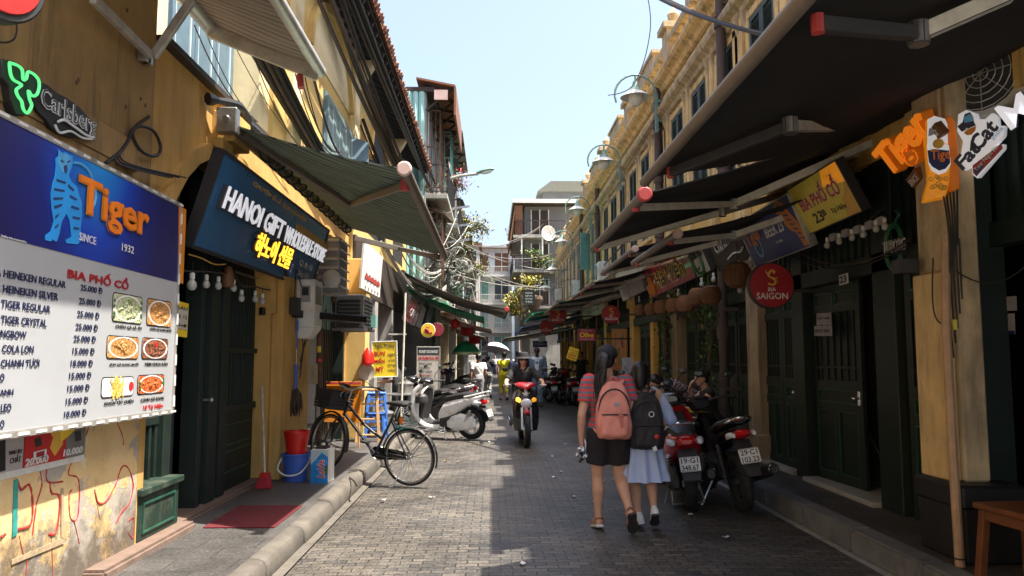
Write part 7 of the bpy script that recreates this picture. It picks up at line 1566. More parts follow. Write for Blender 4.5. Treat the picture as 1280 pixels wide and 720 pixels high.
def hairdo(J, root, m='hair', voxel=.012, tail=None, bob=0., bun=False, back=1.):
    h = J['h']; hr = headrot(J); H = J['head']; q = lambda x, y, z: H+hr @ V((x*h, y*h, z*h)); b = MB(m)
    b.ell(q(0, -.012, .02), (.053*h, .060*h, .056*h), 18, 12, hr)
    b.ell(q(0, -.03, -.006), (.048*h, .042*h, .052*h), 16, 10, hr)
    if bob:
        for s in (1, -1): chain(b, [q(s*.035, .0, .03), q(s*.048, -.008, -.02), q(s*.046, -.014, -.02-bob)], [.022*h, .018*h, .012*h])
        chain(b, [q(0, -.045, .02), q(0, -.05, -.03), q(0, -.045, -.03-bob)], [.036*h, .04*h, .034*h])
    if bun: b.ell(q(0, -.068, .03), (.03*h, .026*h, .03*h), 12, 8)
    o = fuse(b, 'hair', root, voxel, 3)
    if tail:
        b = MB(m); P = spline([q(*p) for p in tail], 5); n = len(P); b.tube(P, [h*(.018+.022*math.sin(math.pi*min(1, (i/(n-1))*1.05)**.6))*(1 if i < n-1 else .3) for i in range(n)], 10, sq=(1, .55)); t = fuse(b, 'ponytail', root, voxel*.8, 2, wr=.01)
        b = MB(m)
        for k in range(60): a = rnd.uniform(-.035, .035)*h; c = rnd.uniform(-.02, .0)*h; i0 = rnd.randrange(n//3); b.tube([p+V((a*(.6+.5*math.sin(i)), c-.008*h, rnd.uniform(-.004, .004))) for i, p in enumerate(P[i0:i0+rnd.randrange(6, 16)])]+[P[-1]+V((a*1.3, c, -rnd.uniform(0, .05)))], .0022, 4)
        b.build('loose_strands', root)
    return o
def shoe(J, root, k, up, sole, name='shoe', open_=False):
    h = J['h']; an, to = J['an'+k], J['toe'+k]; d = (to-an); leg = (J['kn'+k]-an).normalized(); 
    fwd = d.normalized(); side = J.get('side'+k) or fwd.cross(leg).normalized(); upv = side.cross(fwd).normalized()
    if upv.dot(leg) < 0: upv = -upv
    heel = an-fwd*.028*h-upv*.03*h; tip = to+fwd*.016*h-upv*.004*h
    T = MX((side, (tip-heel).normalized(), side.cross((tip-heel).normalized()))).transposed().to_4x4()
    if V(T.col[2][:3]).dot(leg) < 0: T = MX((-side, (tip-heel).normalized(), (-side).cross((tip-heel).normalized()))).transposed().to_4x4()
    T.translation = heel; L = (tip-heel).length; o = MB(sole); o.T = T
    out = [(-.018, 0), (-.024, .12), (-.022, .4), (-.03, .68), (-.026, .88), (-.01, 1.0), (.012, 1.0), (.026, .88), (.03, .68), (.022, .4), (.024, .12), (.018, 0)]
    o.poly([(x*h, y*L) for x, y in out], -.014*h, .0); 
    if open_:
        s_ = MB(up); s_.T = T
        for y, zz in ((.62, .022), (.72, .02)): s_.tube(spline([(-.029*h, y*L, 0), (-.022*h, (y-.02)*L, zz*h), (0, (y-.04)*L, (zz+.01)*h), (.022*h, (y-.02)*L, zz*h), (.029*h, y*L, 0)]), .0055*h, 6)
        s_.tube(spline([(-.024*h, .2*L, 0), (-.024*h, .18*L, .035*h), (0, .34*L, .055*h), (.024*h, .18*L, .035*h), (.024*h, .2*L, 0)]), .005*h, 6); s_.tube(spline([(-.024*h, .18*L, .03*h), (0, -.02*L, .035*h), (.024*h, .18*L, .03*h)]), .005*h, 6)
        ob = o.build(name, root, bevel=.004); s_.build('strap', ob); return ob
    ob = o.build(name, root, bevel=.004)
    u = MB(up); u.T = T; u.ring([[V((a*h, y*L, z*h)) for a, z in ((-w, 0), (-w*.98, hh*.5), (-w*.5, hh), (w*.5, hh), (w*.98, hh*.5), (w, 0))] for y, w, hh in ((.0, .016, .05), (.1, .024, .062), (.3, .024, .062), (.5, .024, .045), (.72, .029, .03), (.9, .024, .02), (1., .01, .01))])
    u.build('upper', ob, bevel=.004, smooth=70); return ob
def person(label, mx, group=None): return thing('person', label, 'person', mx=mx, group=group)
def at(x, y, rz=0., z=0.): return MX.Translation((x, y, z)) @ MX.Rotation(rz, 4, 'Z')

# ---- walker in the striped shirt
J = stand(1.60, 1.0); r = person('young woman walking away in a red and grey striped shirt and black shorts, long ponytail', at(1.03, 6.86, R(-3)))
J.update(hipL=V((-.085, .0, .82)), knL=V((-.095, .05, .455)), anL=V((-.09, .05, .075)), toeL=V((-.115, .19, .022)), hipR=V((.085, -.01, .82)), knR=V((.10, .06, .46)), anR=V((.165, -.19, .175)), toeR=V((.185, -.13, .035)),
         elL=V((-.235, -.03, .99)), wrL=V((-.235, .05, .775)), elR=V((.225, -.05, 1.01)), wrR=V((.20, .16, .93)), look=V((.25, 1, -.05)))
J['shL'] = V((-.17, -.0, 1.29)); J['shR'] = V((.17, -.0, 1.29)); J['hdL'] = (V((.1, .25, -1)), V((1, .3, .1)), .75); J['hdR'] = (V((-.2, 1, .1)), V((-1, 0, 0)), .7); J['thumbL'] = V((0, 1, .2))
body(J, r, 'skin', .0075); legs(J, r, 'shorts_black', .012, .68, 1.16, 'shorts', .05); top(J, r, 'shirt_stripe', .011, .62, 1, .018, 'tshirt', 1.04)
hairdo(J, r, tail=[(.0, -.055, .03), (-.012, -.085, .0), (-.02, -.095, -.06), (-.03, -.098, -.14), (-.022, -.10, -.22), (-.01, -.098, -.27)])
h_ = MB('hat_navy'); hr = headrot(J); q = lambda x, y, z: J['head']+hr @ V((x*1.6, y*1.6, z*1.6)); h_.ell(q(0, -.006, .030), (.058*1.6, .066*1.6, .052*1.6), 20, 12, hr); h_.ring([[q(.04*c_, .05, .03), q(.035*c_, .10, .022), q(.035*c_, .10, .018), q(.04*c_, .05, .024)] for c_ in (-1, -.5, 0, .5, 1)]); fuse(h_, 'cap', r, .01, 3)
shoe(J, r, 'L', 'strap_tan', 'sole_white', 'sandal', True); o = shoe(J, r, 'R', 'strap_tan', 'sole_dark', 'sandal', True)
g1 = MB('eye_dark'); g1.torus(q(.022, .056, .004), .022*1.0, .003, 'Y', 14, 5); g1.tube([q(.045, .05, .008), q(.052, 0, .008)], .003, 5); g1.build('glasses', r)
def backpack(label, mx, w, h, d, m, m2, pocket=True, patch=None):
    r = thing('backpack', label, 'backpack', mx=mx); b = MB(m)   # local: y points away from the wearer's back, z up from the bag's foot
    rings = []
    for z, ww, dd, y0 in ((0, .40, .5, 0), (.04, .47, .9, 0), (.25, .5, 1.0, 0), (.55, .49, .92, 0), (.78, .42, .72, 0), (.92, .31, .5, 0), (.985, .2, .3, 0), (1.0, .1, .12, 0)):
        rings.append([V((a*w, (c+.5)*d*dd, z*h)) for a, c in [(x*ww/.5, y) for x, y in se(0, .5, .5, 3, 20)]])
    b.ring(rings); o = fuse(b, 'bag', r, .012, 3, wr=.01)
    if pocket:
        b = MB(m); b.ring([[V((a*w*.78*ww, d*.78*1.0+(c+.2)*d*.5*dd, z*h)) for a, c in se(0, .5, .5, 3, 16)] for z, ww, dd in ((.05, .8, .7), (.1, 1, 1), (.28, 1, 1), (.4, .95, .9), (.44, .8, .5))]); p = fuse(b, 'front_pocket', r, .01, 2, wr=.009)
    b = MB('zip'); P = [V((a*w*.43, d*.74+.03*(1-abs(a)), h*(.5+.36*math.sqrt(max(0, 1-a*a))))) for a in [-1+.125*i for i in range(17)]]; b.tube([V((-w*.46, d*.6, h*.22))]+P+[V((w*.46, d*.6, h*.22))], .008, 6); b.tube([V((-w*.36, d*1.0, h*.43)), V((0, d*1.09, h*.435)), V((w*.36, d*1.0, h*.43))], .007, 6); b.build('zipper', r)
    b = MB(m2); b.tube(spline([(-.03, .02, h*.97), (-.025, .01, h*1.05), (.025, .01, h*1.05), (.03, .02, h*.97)]), .009, 6)
    b.build('handle', r)
    for s in (1, -1):
        b = MB(m); b.tube(spline([(s*.06, .02, h*.93), (s*.085, -.03, h*1.0), (s*.10, -.12, h*.97), (s*.115, -.20, h*.78), (s*.14, -.18, h*.5), (s*.15, -.08, h*.2), (s*.13, .02, h*.1)]), .02, 8, sq=(1.2, .4)); b.build('strap', r)
    if patch: patch(r, w, h, d)
    return r
def pk1(r, w, h, d):
    b = MB('cloth_grey'); b.T = MX.Translation((-.02, d*.93, h*.60)) @ MX.Rotation(R(8), 4, 'X'); b.b2((-.022, 0, -.016), (.022, .006, .016)); b.build('label_patch', r); b = MB('bag_pink_dark'); b.box((-.05, d*1.12, h*.34), (.025, .012, .12), ry=R(10)); b.box((-.05, d*1.13, h*.42), (.035, .014, .03)); b.build('buckle', r)
backpack('salmon pink backpack on the striped shirt walker', at(1.055, 6.74, R(180-3), .80), .31, .50, .15, 'bag_pink', 'bag_pink_dark', True, pk1)
r = thing('phone', 'white phone held in the left hand of the striped shirt walker', 'phone', at(.825, 6.88, R(20), .70).translation); b = MB('white'); b.box((0, 0, 0), (.012, .075, .14), rx=R(25)); o = b.build('case', r, bevel=.004); b = MB('glass_dark'); b.box((-.007, 0, 0), (.002, .065, .125), rx=R(25)); b.build('screen', r)
b = MB('foil'); 
for _ in range(16): b.ell((.80+rnd.uniform(-.045, .035), 6.86+rnd.uniform(-.04, .04), .655+rnd.uniform(-.05, .05)), (rnd.uniform(.012, .03), .025, rnd.uniform(.012, .03)), 7, 5, MX.Rotation(rnd.uniform(0, 3), 3, (1, .4, .3)))
b.use('ink_black')
for _ in range(6): b.ell((.80+rnd.uniform(-.045, .03), 6.82+rnd.uniform(-.02, .02), .645+rnd.uniform(-.05, .03)), (.014, .014, .014), 6, 4)
o = b.build('crumpled_bag', smooth=20); rebase(o, (.80, 6.86, .65)); tag(o, 'crumpled silvery plastic bag dangling from the striped shirt walker\'s hand', 'plastic bag')

# ---- walker in the pale blue dress
J = stand(1.46, .95); r = person('short haired young woman walking away in a pale blue off shoulder dress and white sneakers', at(1.345, 6.95, R(2)))
J.update(hipL=V((-.07, .0, .76)), knL=V((-.075, .03, .42)), anL=V((-.035, .0, .085)), toeL=V((-.045, .13, .035)), hipR=V((.07, 0, .76)), knR=V((.085, .06, .425)), anR=V((.08, -.10, .15)), toeR=V((.10, .0, .045)), elL=V((-.2, -.02, .93)), wrL=V((-.12, .16, .9)), elR=V((.215, -.0, .92)), wrR=V((.17, .17, .88)), look=V((.3, 1, -.1)))
body(J, r, 'skin', .0075, feet=False); hh = 1.46
b = MB('dress_blue'); n = 60; rings = []
for z, rx, ry, amp in ((.93, .125, .09, 0), (.88, .12, .088, .002), (.80, .15, .12, .006), (.70, .175, .145, .012), (.58, .20, .165, .018), (.47, .225, .18, .024), (.415, .235, .19, .028), (.418, .228, .183, .028), (.60, .17, .14, .01)):
    rings.append([V(((rx+amp*math.sin(k*2*math.pi*11/n+z*2))*math.cos(2*math.pi*k/n), (ry+amp*math.sin(k*2*math.pi*11/n+z*2))*math.sin(2*math.pi*k/n), z)) for k in range(n)])
b.ring(rings); b.build('skirt', r, smooth=70)
b = MB('dress_blue'); spine(J, b, .013, 2, 6)
for s, k in ((1, 'R'), (-1, 'L')):
    sh, el = J['sh'+k], J['el'+k]; chain(b, [sh+V((s*.02, 0, -.02)), sh.lerp(el, .5)+V((s*.03, 0, 0)), sh.lerp(el, .9)+V((s*.045, 0, -.0))], [.045, .06, .066])
fuse(b, 'bodice', r, .011, 3, wr=.012); hairdo(J, r, bob=.045)
for k in 'LR': shoe(J, r, k, 'shoe_white', 'sole_white' if k == 'L' else 'sole_dark', 'sneaker')
def pk2(r, w, h, d):
    b = MB('white'); b.T = MX.Translation((-.04, d*1.05, h*.1)); b.box((0, 0, 0), (.035, .008, .11), ry=R(20)); b.use('red'); b.disc((0, 0), .0, 0, .001); b.ell((-.03, .004, .07), (.025, .008, .022), 10, 6); b.build('tag', r); b = MB('white'); b.torus((-.03, d*.98, h*.62), .022, .004, 'Y', 14, 5); b.build('badge', r)
backpack('black backpack on the walker in the blue dress', at(1.355, 6.84, R(180), .70), .31, .50, .14, 'bag_black', 'bag_black', True, pk2)

# ---- scooter rider
J = stand(1.62, 1.0); r = person('woman in a black hat, sunglasses and black top riding the red and black scooter', RIDER_MX @ MX.Rotation(R(-90), 4, 'Z'))
J.update(pelvis=V((0, -.27, .88)), waist=V((0, -.25, 1.0)), chest=V((0, -.2, 1.15)), neck=V((0, -.17, 1.315)), head=V((0, -.13, 1.455)))
for s, k in ((1, 'R'), (-1, 'L')): J.update({'sh'+k: V((s*.17, -.18, 1.27)), 'el'+k: V((s*.30, -.02, 1.10)), 'wr'+k: V((s*.33, .11, 1.06)), 'hip'+k: V((s*.09, -.24, .85)), 'kn'+k: V((s*.15, .16, .72)), 'an'+k: V((s*.13, .10, .37)), 'toe'+k: V((s*.14, .24, .33)), 'hd'+k: (V((-s*.1, 1, -.15)), V((0, -.3, -1)), 1.0), 'thumb'+k: V((-s, 0, 0))})
body(J, r, 'skin', .009); legs(J, r, 'cloth_black', .013, 1.92, 1.1); top(J, r, 'cloth_black', .012, .95, 1, .014, 'blouse'); hairdo(J, r, bob=.075)
b = MB('hat_black'); H = J['head']; b.lathe([(.001, .15), (.06, .148), (.088, .13), (.1, .09), (.104, .06), (.142, .035), (.146, .03), (.104, .05), (.09, .045)], H+V((0, -.005, .0)), 24); b.build('hat', r)
b = MB('eye_dark')
for s in (1, -1): b.ell(H+V((s*.036, .088, .008)), (.03, .012, .022), 12, 8)
b.tube([H+V((-.04, .09, .016)), H+V((.04, .09, .016))], .004, 6)
for s in (1, -1): b.tube([H+V((s*.066, .08, .014)), H+V((s*.08, 0, .01))], .004, 6)
b.build('sunglasses', r)
for k in 'LR': shoe(J, r, k, 'cloth_black', 'sole_dark', 'shoe')
b = MB('gold'); b.tube(spline([J['neck']+V((-.06, .03, .0)), J['neck']+V((0, .085, -.07)), J['neck']+V((.06, .03, .0))]), .004, 6); b.build('necklace', r)

# ---- people further down the street
def simple(label, x, y, rz, h, skin, tm, lm, sleeve=.5, ll=1.9, w=1., bald=False, stride=.16, bob=0., bun=False, vox=.016, shoes='sole_dark', extra=None, z=0., hem=1):
    J = stand(h, w); r = person(label, at(x, y, rz, z)); s = stride*h
    J['knL'] += V((0, s*.5, 0)); J['anL'] += V((0, s*.6, 0)); J['toeL'] += V((0, s*.6, 0)); J['anR'] += V((0, -s*.8, .05)); J['toeR'] += V((0, -s*.7, .0)); J['knR'] += V((0, s*.1, 0)); J['wrL'] += V((0, -.06, .02)); J['wrR'] += V((0, .1, .02))
    if extra: extra(J)
    body(J, r, skin, vox); legs(J, r, lm, vox, ll, 1.12); top(J, r, tm, vox, sleeve, hem, .018)
    if not bald: hairdo(J, r, voxel=vox, bob=bob, bun=bun)
    for k in 'LR': shoe(J, r, k, shoes, 'sole_dark')
    return J, r
simple('woman in a bright yellow shirt and cropped yellow trousers walking away', .43, 27.6, R(4), 1.7, 'skin', 'cloth_yellow', 'cloth_yellow', .45, 1.62, .92, bun=True, shoes='skin')
def arm_up(J): J['elR'] = J['shR']+V((.08, .12, -.2)); J['wrR'] = J['elR']+V((-.06, .12, .2)); J['hdR'] = (V((0, .1, 1)), V((-1, 0, 0)), 1.1)
Ju, ru = simple('woman in dark top and mottled trousers walking away under a pale umbrella', -.16, 29.5, R(8), 1.58, 'skin', 'cloth_navy', 'camo', .4, 1.9, .92, extra=arm_up)
r = thing('umbrella', 'pale lilac umbrella held up by the woman in mottled trousers', 'umbrella', (.03, 29.7, 1.1), R(0)); T_ = MX.Rotation(R(-14), 4, 'X') @ MX.Rotation(R(10), 4, 'Y')
b = MB('umbrella'); b.T = T_
rg = []
for q_, z in ((.01, 1.02), (.2, .98), (.42, .88), (.58, .74)): rg.append([V((q_*math.cos(2*math.pi*k/32)*(1-.07*q_*abs(math.sin(4*2*math.pi*k/32))), q_*math.sin(2*math.pi*k/32)*(1-.07*q_*abs(math.sin(4*2*math.pi*k/32))), z)) for k in range(32)])
b.ring(rg+[[p-V((0, 0, .012)) for p in g_] for g_ in rg[::-1]], caps=True); b.build('canopy', r, smooth=50); b = MB('steel'); b.T = T_; b.cyl((0, 0, .0), (0, 0, 1.08), .008); b.build('shaft', r); b = MB('black'); b.T = T_; b.cyl((0, 0, -.06), (0, 0, .04), .014)
b.build('handle', r); b = MB('steel'); b.T = T_
for k in range(8): a = math.pi*k/4; b.tube([(0, 0, .55), (.3*math.cos(a), .3*math.sin(a), .9)], .004, 4)
b.build('rib', r)
simple('man in a navy shirt with dark hair walking away, behind the scooter rider', .72, 20.5, 0, 1.70, 'skin_tan', 'cloth_navy', 'cloth_black', .55, 1.9, 1.1)
simple('person in a white top seen between the yellow shirt and the navy shirt', .52, 33.5, 0, 1.72, 'skin', 'cloth_white', 'cloth_grey', .55, 1.9)
J, r = simple('tall bald man in an open denim jacket over a white shirt, walking towards us', 1.40, 24.0, R(176), 1.84, 'skin_dark', 'cloth_white', 'denim', .3, 1.9, 1.05, bald=True)
b = MB('denim'); spine(J, b, .035, 1, 6); 
for k in 'RL': chain(b, [J['sh'+k], J['el'+k]], [.088, .07]); chain(b, [J['el'+k], J['el'+k].lerp(J['wr'+k], .85)], [.07, .058])
o = fuse(b, 'jacket', r, .016, 3)
b = MB('cloth_white'); P_ = J['chest']; b.slab([P_+V((-.05, .155, -.22)), P_+V((.05, .155, -.22)), P_+V((.075, .125, .14)), P_+V((-.075, .125, .14))], (0, .012, 0)); b.build('shirt_front', r)
# bending woman in floral blouse and seated woman in black by the ivy
J = stand(1.55, 1.0); r = person('woman in a dark floral blouse bending forward over the low table', at(0, 0)); B = V((2.95, 11.25, 0))
J.update(pelvis=B+V((0, 0, .90)), waist=B+V((-.13, 0, .99)), chest=B+V((-.29, 0, 1.07)), neck=B+V((-.45, 0, 1.10)), head=B+V((-.58, -.0, 1.14)), look=V((-.75, -.25, -.75)), up=V((-.6, 0, .6)))
for s, k in ((1, 'R'), (-1, 'L')): J.update({'sh'+k: B+V((-.40, s*.16, 1.06)), 'el'+k: B+V((-.46, s*.19, .80)), 'wr'+k: B+V((-.60, s*.14, .62)), 'hip'+k: B+V((.02, s*.08, .86)), 'kn'+k: B+V((-.05, s*.09, .48)), 'an'+k: B+V((.04, s*.09, .215)), 'toe'+k: B+V((-.1, s*.1, .17)), 'hd'+k: (V((-.5, 0, -1)), V((0, -s, 0)), .6)})
body(J, r, 'skin', .013); legs(J, r, 'cloth_black', .015, 1.9, 1.12); top(J, r, 'floral', .014, .6, 1, .022, 'blouse'); hairdo(J, r, bob=.02)
for k in 'LR': shoe(J, r, k, 'cloth_black', 'sole_dark')
J = stand(1.58, .95); r = person('woman in a black sleeveless top sitting sideways with her hand at her mouth', at(0, 0)); B = V((3.02, 10.55, 0))
J.update(pelvis=B+V((0, 0, .62)), waist=B+V((-.02, 0, .76)), chest=B+V((-.05, 0, .91)), neck=B+V((-.09, 0, 1.08)), head=B+V((-.15, 0, 1.22)), look=V((-1, -.25, -.12)))
for s, k in ((1, 'R'), (-1, 'L')): J.update({'sh'+k: B+V((-.07, s*.155, 1.03)), 'hip'+k: B+V((-.03, s*.08, .59)), 'kn'+k: B+V((-.40, s*.12, .60)), 'an'+k: B+V((-.36, s*.12, .215)), 'toe'+k: B+V((-.5, s*.12, .17))})
J.update(elL=B+V((-.22, -.20, .80)), wrL=B+V((-.46, -.16, .82)), hdL=(V((-1, 0, -.1)), V((0, 0, -1)), .4), elR=B+V((-.27, .14, .86)), wrR=B+V((-.29, .04, 1.08)), hdR=(V((.1, -.3, 1)), V((1, 0, 0)), 1.0))
for s, k, in ((1, 'R'), (-1, 'L')): pass
body(J, r, 'skin', .012); legs(J, r, 'cloth_black', .015, 1.9, 1.12); top(J, r, 'cloth_black', .012, .12, 1, .012, 'tank_top'); hairdo(J, r, bun=True)
for k in 'LR': shoe(J, r, k, 'cloth_black', 'sole_dark')
J = stand(1.55, 1.0); r = person('person mostly hidden behind the walkers with one bare arm raised by a grey board', at(0, 0)); B = V((2.42, 12.9, 0))
J.update(pelvis=B+V((0, 0, .62)), waist=B+V((0, 0, .76)), chest=B+V((0, 0, .90)), neck=B+V((0, 0, 1.06)), head=B+V((.02, 0, 1.17)), look=V((-.4, -1, 0)))
for s, k in ((1, 'R'), (-1, 'L')): J.update({'sh'+k: B+V((-s*.15, .0, 1.0)), 'hip'+k: B+V((-s*.08, 0, .6)), 'kn'+k: B+V((-s*.12, -.38, .58)), 'an'+k: B+V((-s*.12, -.36, .06)), 'toe'+k: B+V((-s*.12, -.5, .015)), 'el'+k: B+V((-s*.2, -.05, .78)), 'wr'+k: B+V((-s*.12, -.25, .7)), 'hd'+k: (V((0, -1, 0)), V((0, 0, -1)), .5)})
J.update(elR=B+V((-.24, -.1, 1.12)), wrR=B+V((-.10, -.14, 1.34)), hdR=(V((.3, 0, 1)), V((0, -1, 0)), .4)); body(J, r, 'skin', .014); legs(J, r, 'denim', .016, 1.9, 1.12); top(J, r, 'orange_side', .015, .5); hairdo(J, r)
# left side: man in white by the scooters, cook in the dim shop, vendor by the maroon scooter, distant walkers
simple('man in a white shirt standing among the scooters on the left, back to the camera', -.42, 23.6, R(20), 1.62, 'skin_tan', 'cloth_white', 'cloth_grey', .6, 1.9, 1.08, stride=.03)
def stoop(J):
    for k in ('chest', 'neck', 'head'): J[k] += V((0, .1 if k == 'chest' else .22 if k == 'neck' else .3, -.04 if k == 'chest' else -.1 if k == 'neck' else -.14))
    for k in 'RL': J['sh'+k] += V((0, .18, -.09)); J['el'+k] = J['sh'+k]+V((.04 if k == 'R' else -.04, .02, -.28)); J['wr'+k] = J['el'+k]+V((-.06 if k == 'R' else .06, .2, -.02)); J['hd'+k] = (V((0, 1, 0)), V((0, 0, -1)), .6)
simple('woman in dark clothes stooping over a pot in the dim shop on the left', -2.0, 16.6, R(70), 1.52, 'skin_tan', 'cloth_black', 'cloth_black', .8, 1.9, extra=stoop, stride=.02, bun=True, z=.146)
simple('dark haired vendor standing behind the maroon scooter under the yellow notice', 3.05, 26.3, R(150), 1.55, 'skin_tan', 'cloth_black', 'cloth_black', .5, 1.9, stride=.02, z=.146)
simple('tiny distant walker in dark clothes far down the street, left one', -.5, 58, R(180), 1.68, 'skin', 'cloth_black', 'cloth_black', .5, vox=.03)
simple('tiny distant walker in pale top far down the street, right one', .25, 62, R(170), 1.66, 'skin', 'cloth_white', 'cloth_navy', .5, vox=.03)

# ================================================================ SMALL THINGS
def bucket(label, p, m, r0, r1, h, rim=True, handle=None, hm='steel'):
    r = thing('bucket', label, 'bucket', p); b = MB(m); b.lathe([(.001, .012), (r0-.01, .012), (r1-.014, h-.004), (r1-.014, h), (r1+.008, h), (r1+.008, h-.02), (r1, h-.024), (r1-.004, h-.05), (r0+.004, .03), (r0, 0), (.001, 0)], (0, 0, 0), 30); b.build('pail', r, smooth=40)
    if handle: b = MB(hm); b.tube(spline(handle), .009, 8); b.build('handle', r)
    return r
bucket('blue plastic bucket with a pale handle under the red bucket', (-2.17, 8.72, .146), 'bucket_blue', .125, .155, .30, handle=[(-.15, -.03, .25), (-.17, -.12, .14), (-.06, -.185, .08), (.08, -.175, .1), (.155, -.08, .2), (.158, 0, .25)], hm='white_dirty')
bucket('red plastic bucket sitting on top of the blue bucket', (-2.17, 8.72, .43), 'bucket_red', .105, .14, .26, handle=[(-.14, 0, .24), (-.1, .1, .25), (0, .15, .25), (.1, .1, .25), (.14, 0, .24)])
r = thing('water_carton', 'blue and white bottled water carton beside the blue bucket', 'box', (-1.86, 8.62, .146), R(-4))
b = MB('white_dirty'); b.b2((-.09, -.12, 0), (.1, .13, .36)); b.build('carton', r, bevel=.004)
b = MB('water_blue'); b.b2((-.0895, -.1235, .002), (.0995, -.12, .355)); b.use('shut_trim'); b.slab([(-.0895, -.124, .2), (-.03, -.124, .26), (.03, -.124, .33), (.0995, -.124, .28), (.0995, -.124, .355), (-.0895, -.124, .355)], (0, -.002, 0)); b.build('print', r, smooth=0)
b = MB('white'); b.T = MX.Translation((.03, -.1275, .06)) @ MX.Rotation(R(90), 4, 'X') @ MX.Rotation(R(90), 4, 'Z'); b.text('LaVie', -.005, -.035, .20, .085, .0, .002, .05, .2); b.use('red'); b.text('LaVie', 0, -.03, .19, .075, .0025, .002, .015, .2); b.build('lettering', r, smooth=0)
b = MB('leaf'); b.slab([(.04, -.1265, .1), (.09, -.1265, .08), (.095, -.1265, .2), (.06, -.1265, .18)], (0, -.002, 0)); b.build('leaf_print', r); b = MB('dark_wood'); b.box((0, .02, .37), (.12, .16, .03)); b.use('black'); b.tube(spline([(-.05, 0, .36), (-.03, .02, .43), (.03, .03, .43), (.05, .03, .36)]), .012, 6); b.build('contents', r)
# broom, feather duster, lying pole
r = thing('broom', 'red head broom with a thin pale handle leaning by the dark doorway', 'broom', (-2.38, 8.2, .16)); b = MB('alu_white'); b.cyl((.02, 0, .12), (-.16, .42, 1.02), .011); b.build('handle', r); b = MB('red_dark'); b.slab([(-.02, -.04, .14), (.06, -.04, .14), (.10, -.06, -.01), (-.07, -.06, -.01)], (0, .09, 0)); b.use('bucket_red'); b.b2((-.02, -.045, .10), (.06, .045, .15)); b.build('head', r, bevel=.006)
r = thing('feather_duster', 'grey feather duster with a long blue handle hanging on the ochre pilaster', 'duster', (-2.33, 9.25, 1.2)); b = MB('bucket_blue'); b.cyl((0, 0, -.1), (0, 0, .16), .02); b.cyl((0, 0, .4), (0, 0, .95), .009); b.use('steel'); b.cyl((0, 0, .16), (0, 0, .4), .007); b.use('bucket_blue'); b.cyl((0, 0, .62), (0, 0, .74), .016); b.cyl((0, 0, .15), (0, 0, .22), .022); b.build('handle', r)
b = MB('plastic_dark'); b.use('cable_brown')
for k in range(110): a, q_ = rnd.uniform(0, 6.28), rnd.uniform(.02, .09); z = rnd.uniform(-.1, -.06); p0 = V((.015*math.cos(a), .015*math.sin(a), z)); p1 = V((q_*math.cos(a), q_*math.sin(a), -.18-rnd.uniform(0, .22))); b.tube([p0, p0.lerp(p1, .5)+V((.02*math.cos(a), .02*math.sin(a), -.0)), p1], [.008, .012, .003], 4)
b.build('feathers', r)
# meter box, junction box, rusty post
r = thing('electric_box', 'white electric meter cabinet on the ochre pilaster above the buckets', 'box', (-2.37, 9.55, 2.15)); b = MB('white_dirty'); b.b2((0, -.22, -.28), (.22, .22, .30)); b.slab([(0, -.22, -.28), (.22, -.22, -.28), (.12, -.22, -.42), (0, -.22, -.42)], (0, .44, 0)); b.build('cabinet', r, bevel=.012); b = MB('cloth_grey'); b.b2((.05, -.226, .02), (.17, -.22, .22)); b.use('glass_dark'); b.b2((.07, -.23, .1), (.15, -.226, .2)); b.b2((.219, -.15, .0), (.224, .15, .22)); b.build('meter_window', r); b = MB('cable')
for k in range(3): b.tube(spline([(.06+.03*k, -.1, -.42), (.07, -.12+.02*k, -.55), (.04, -.1, -.7-.1*k)]), .007, 6)
b.build('cable', r)
b = MB('black'); b.bar((-2.6, 8.7, 2.02), (-1.75, 10.6, 2.02), .07, .09); o = b.build('sign_rail', bevel=.006); rebase(o, (-2.4, 9.2, 2.02)); tag(o, 'black rail running past the meter cabinet under the blue gift sign', 'rail')
r = thing('post', 'rusty sticker covered iron post with a small box beside the bicycle', 'post', (-2.18, 9.9, .146)); b = MB('rust'); b.cyl((0, 0, 0), (-.02, 0, 1.75), .032, n=10); b.build('shaft', r); b = MB('stone_grey'); b.b2((-.13, -.06, 1.02), (-.03, .05, 1.28)); b.build('box', r, bevel=.006); b = MB('yellow_bright'); b.cyl((-.018, 0, 1.42), (-.019, 0, 1.5), .0335, n=10); b.use('white_dirty'); b.cyl((-.01, 0, .6), (-.012, 0, .85), .0335, n=10); b.use('bucket_red'); b.cyl((-.016, 0, 1.3), (-.017, 0, 1.34), .0335, n=10); b.build('sticker', r)
b = MB('black'); b.b2((-2.36, 9.0, 2.0), (-2.26, 9.12, 2.2)); b.tube(spline([(-2.32, 9.06, 2.2), (-2.3, 9.0, 2.4), (-2.34, 9.2, 2.55), (-2.3, 9.3, 2.35)]), .007, 6); o = b.build('power_adapter', bevel=.0); rebase(o, (-2.31, 9.06, 2.1)); tag(o, 'small black power adapter hanging by wire on the pilaster', 'adapter')
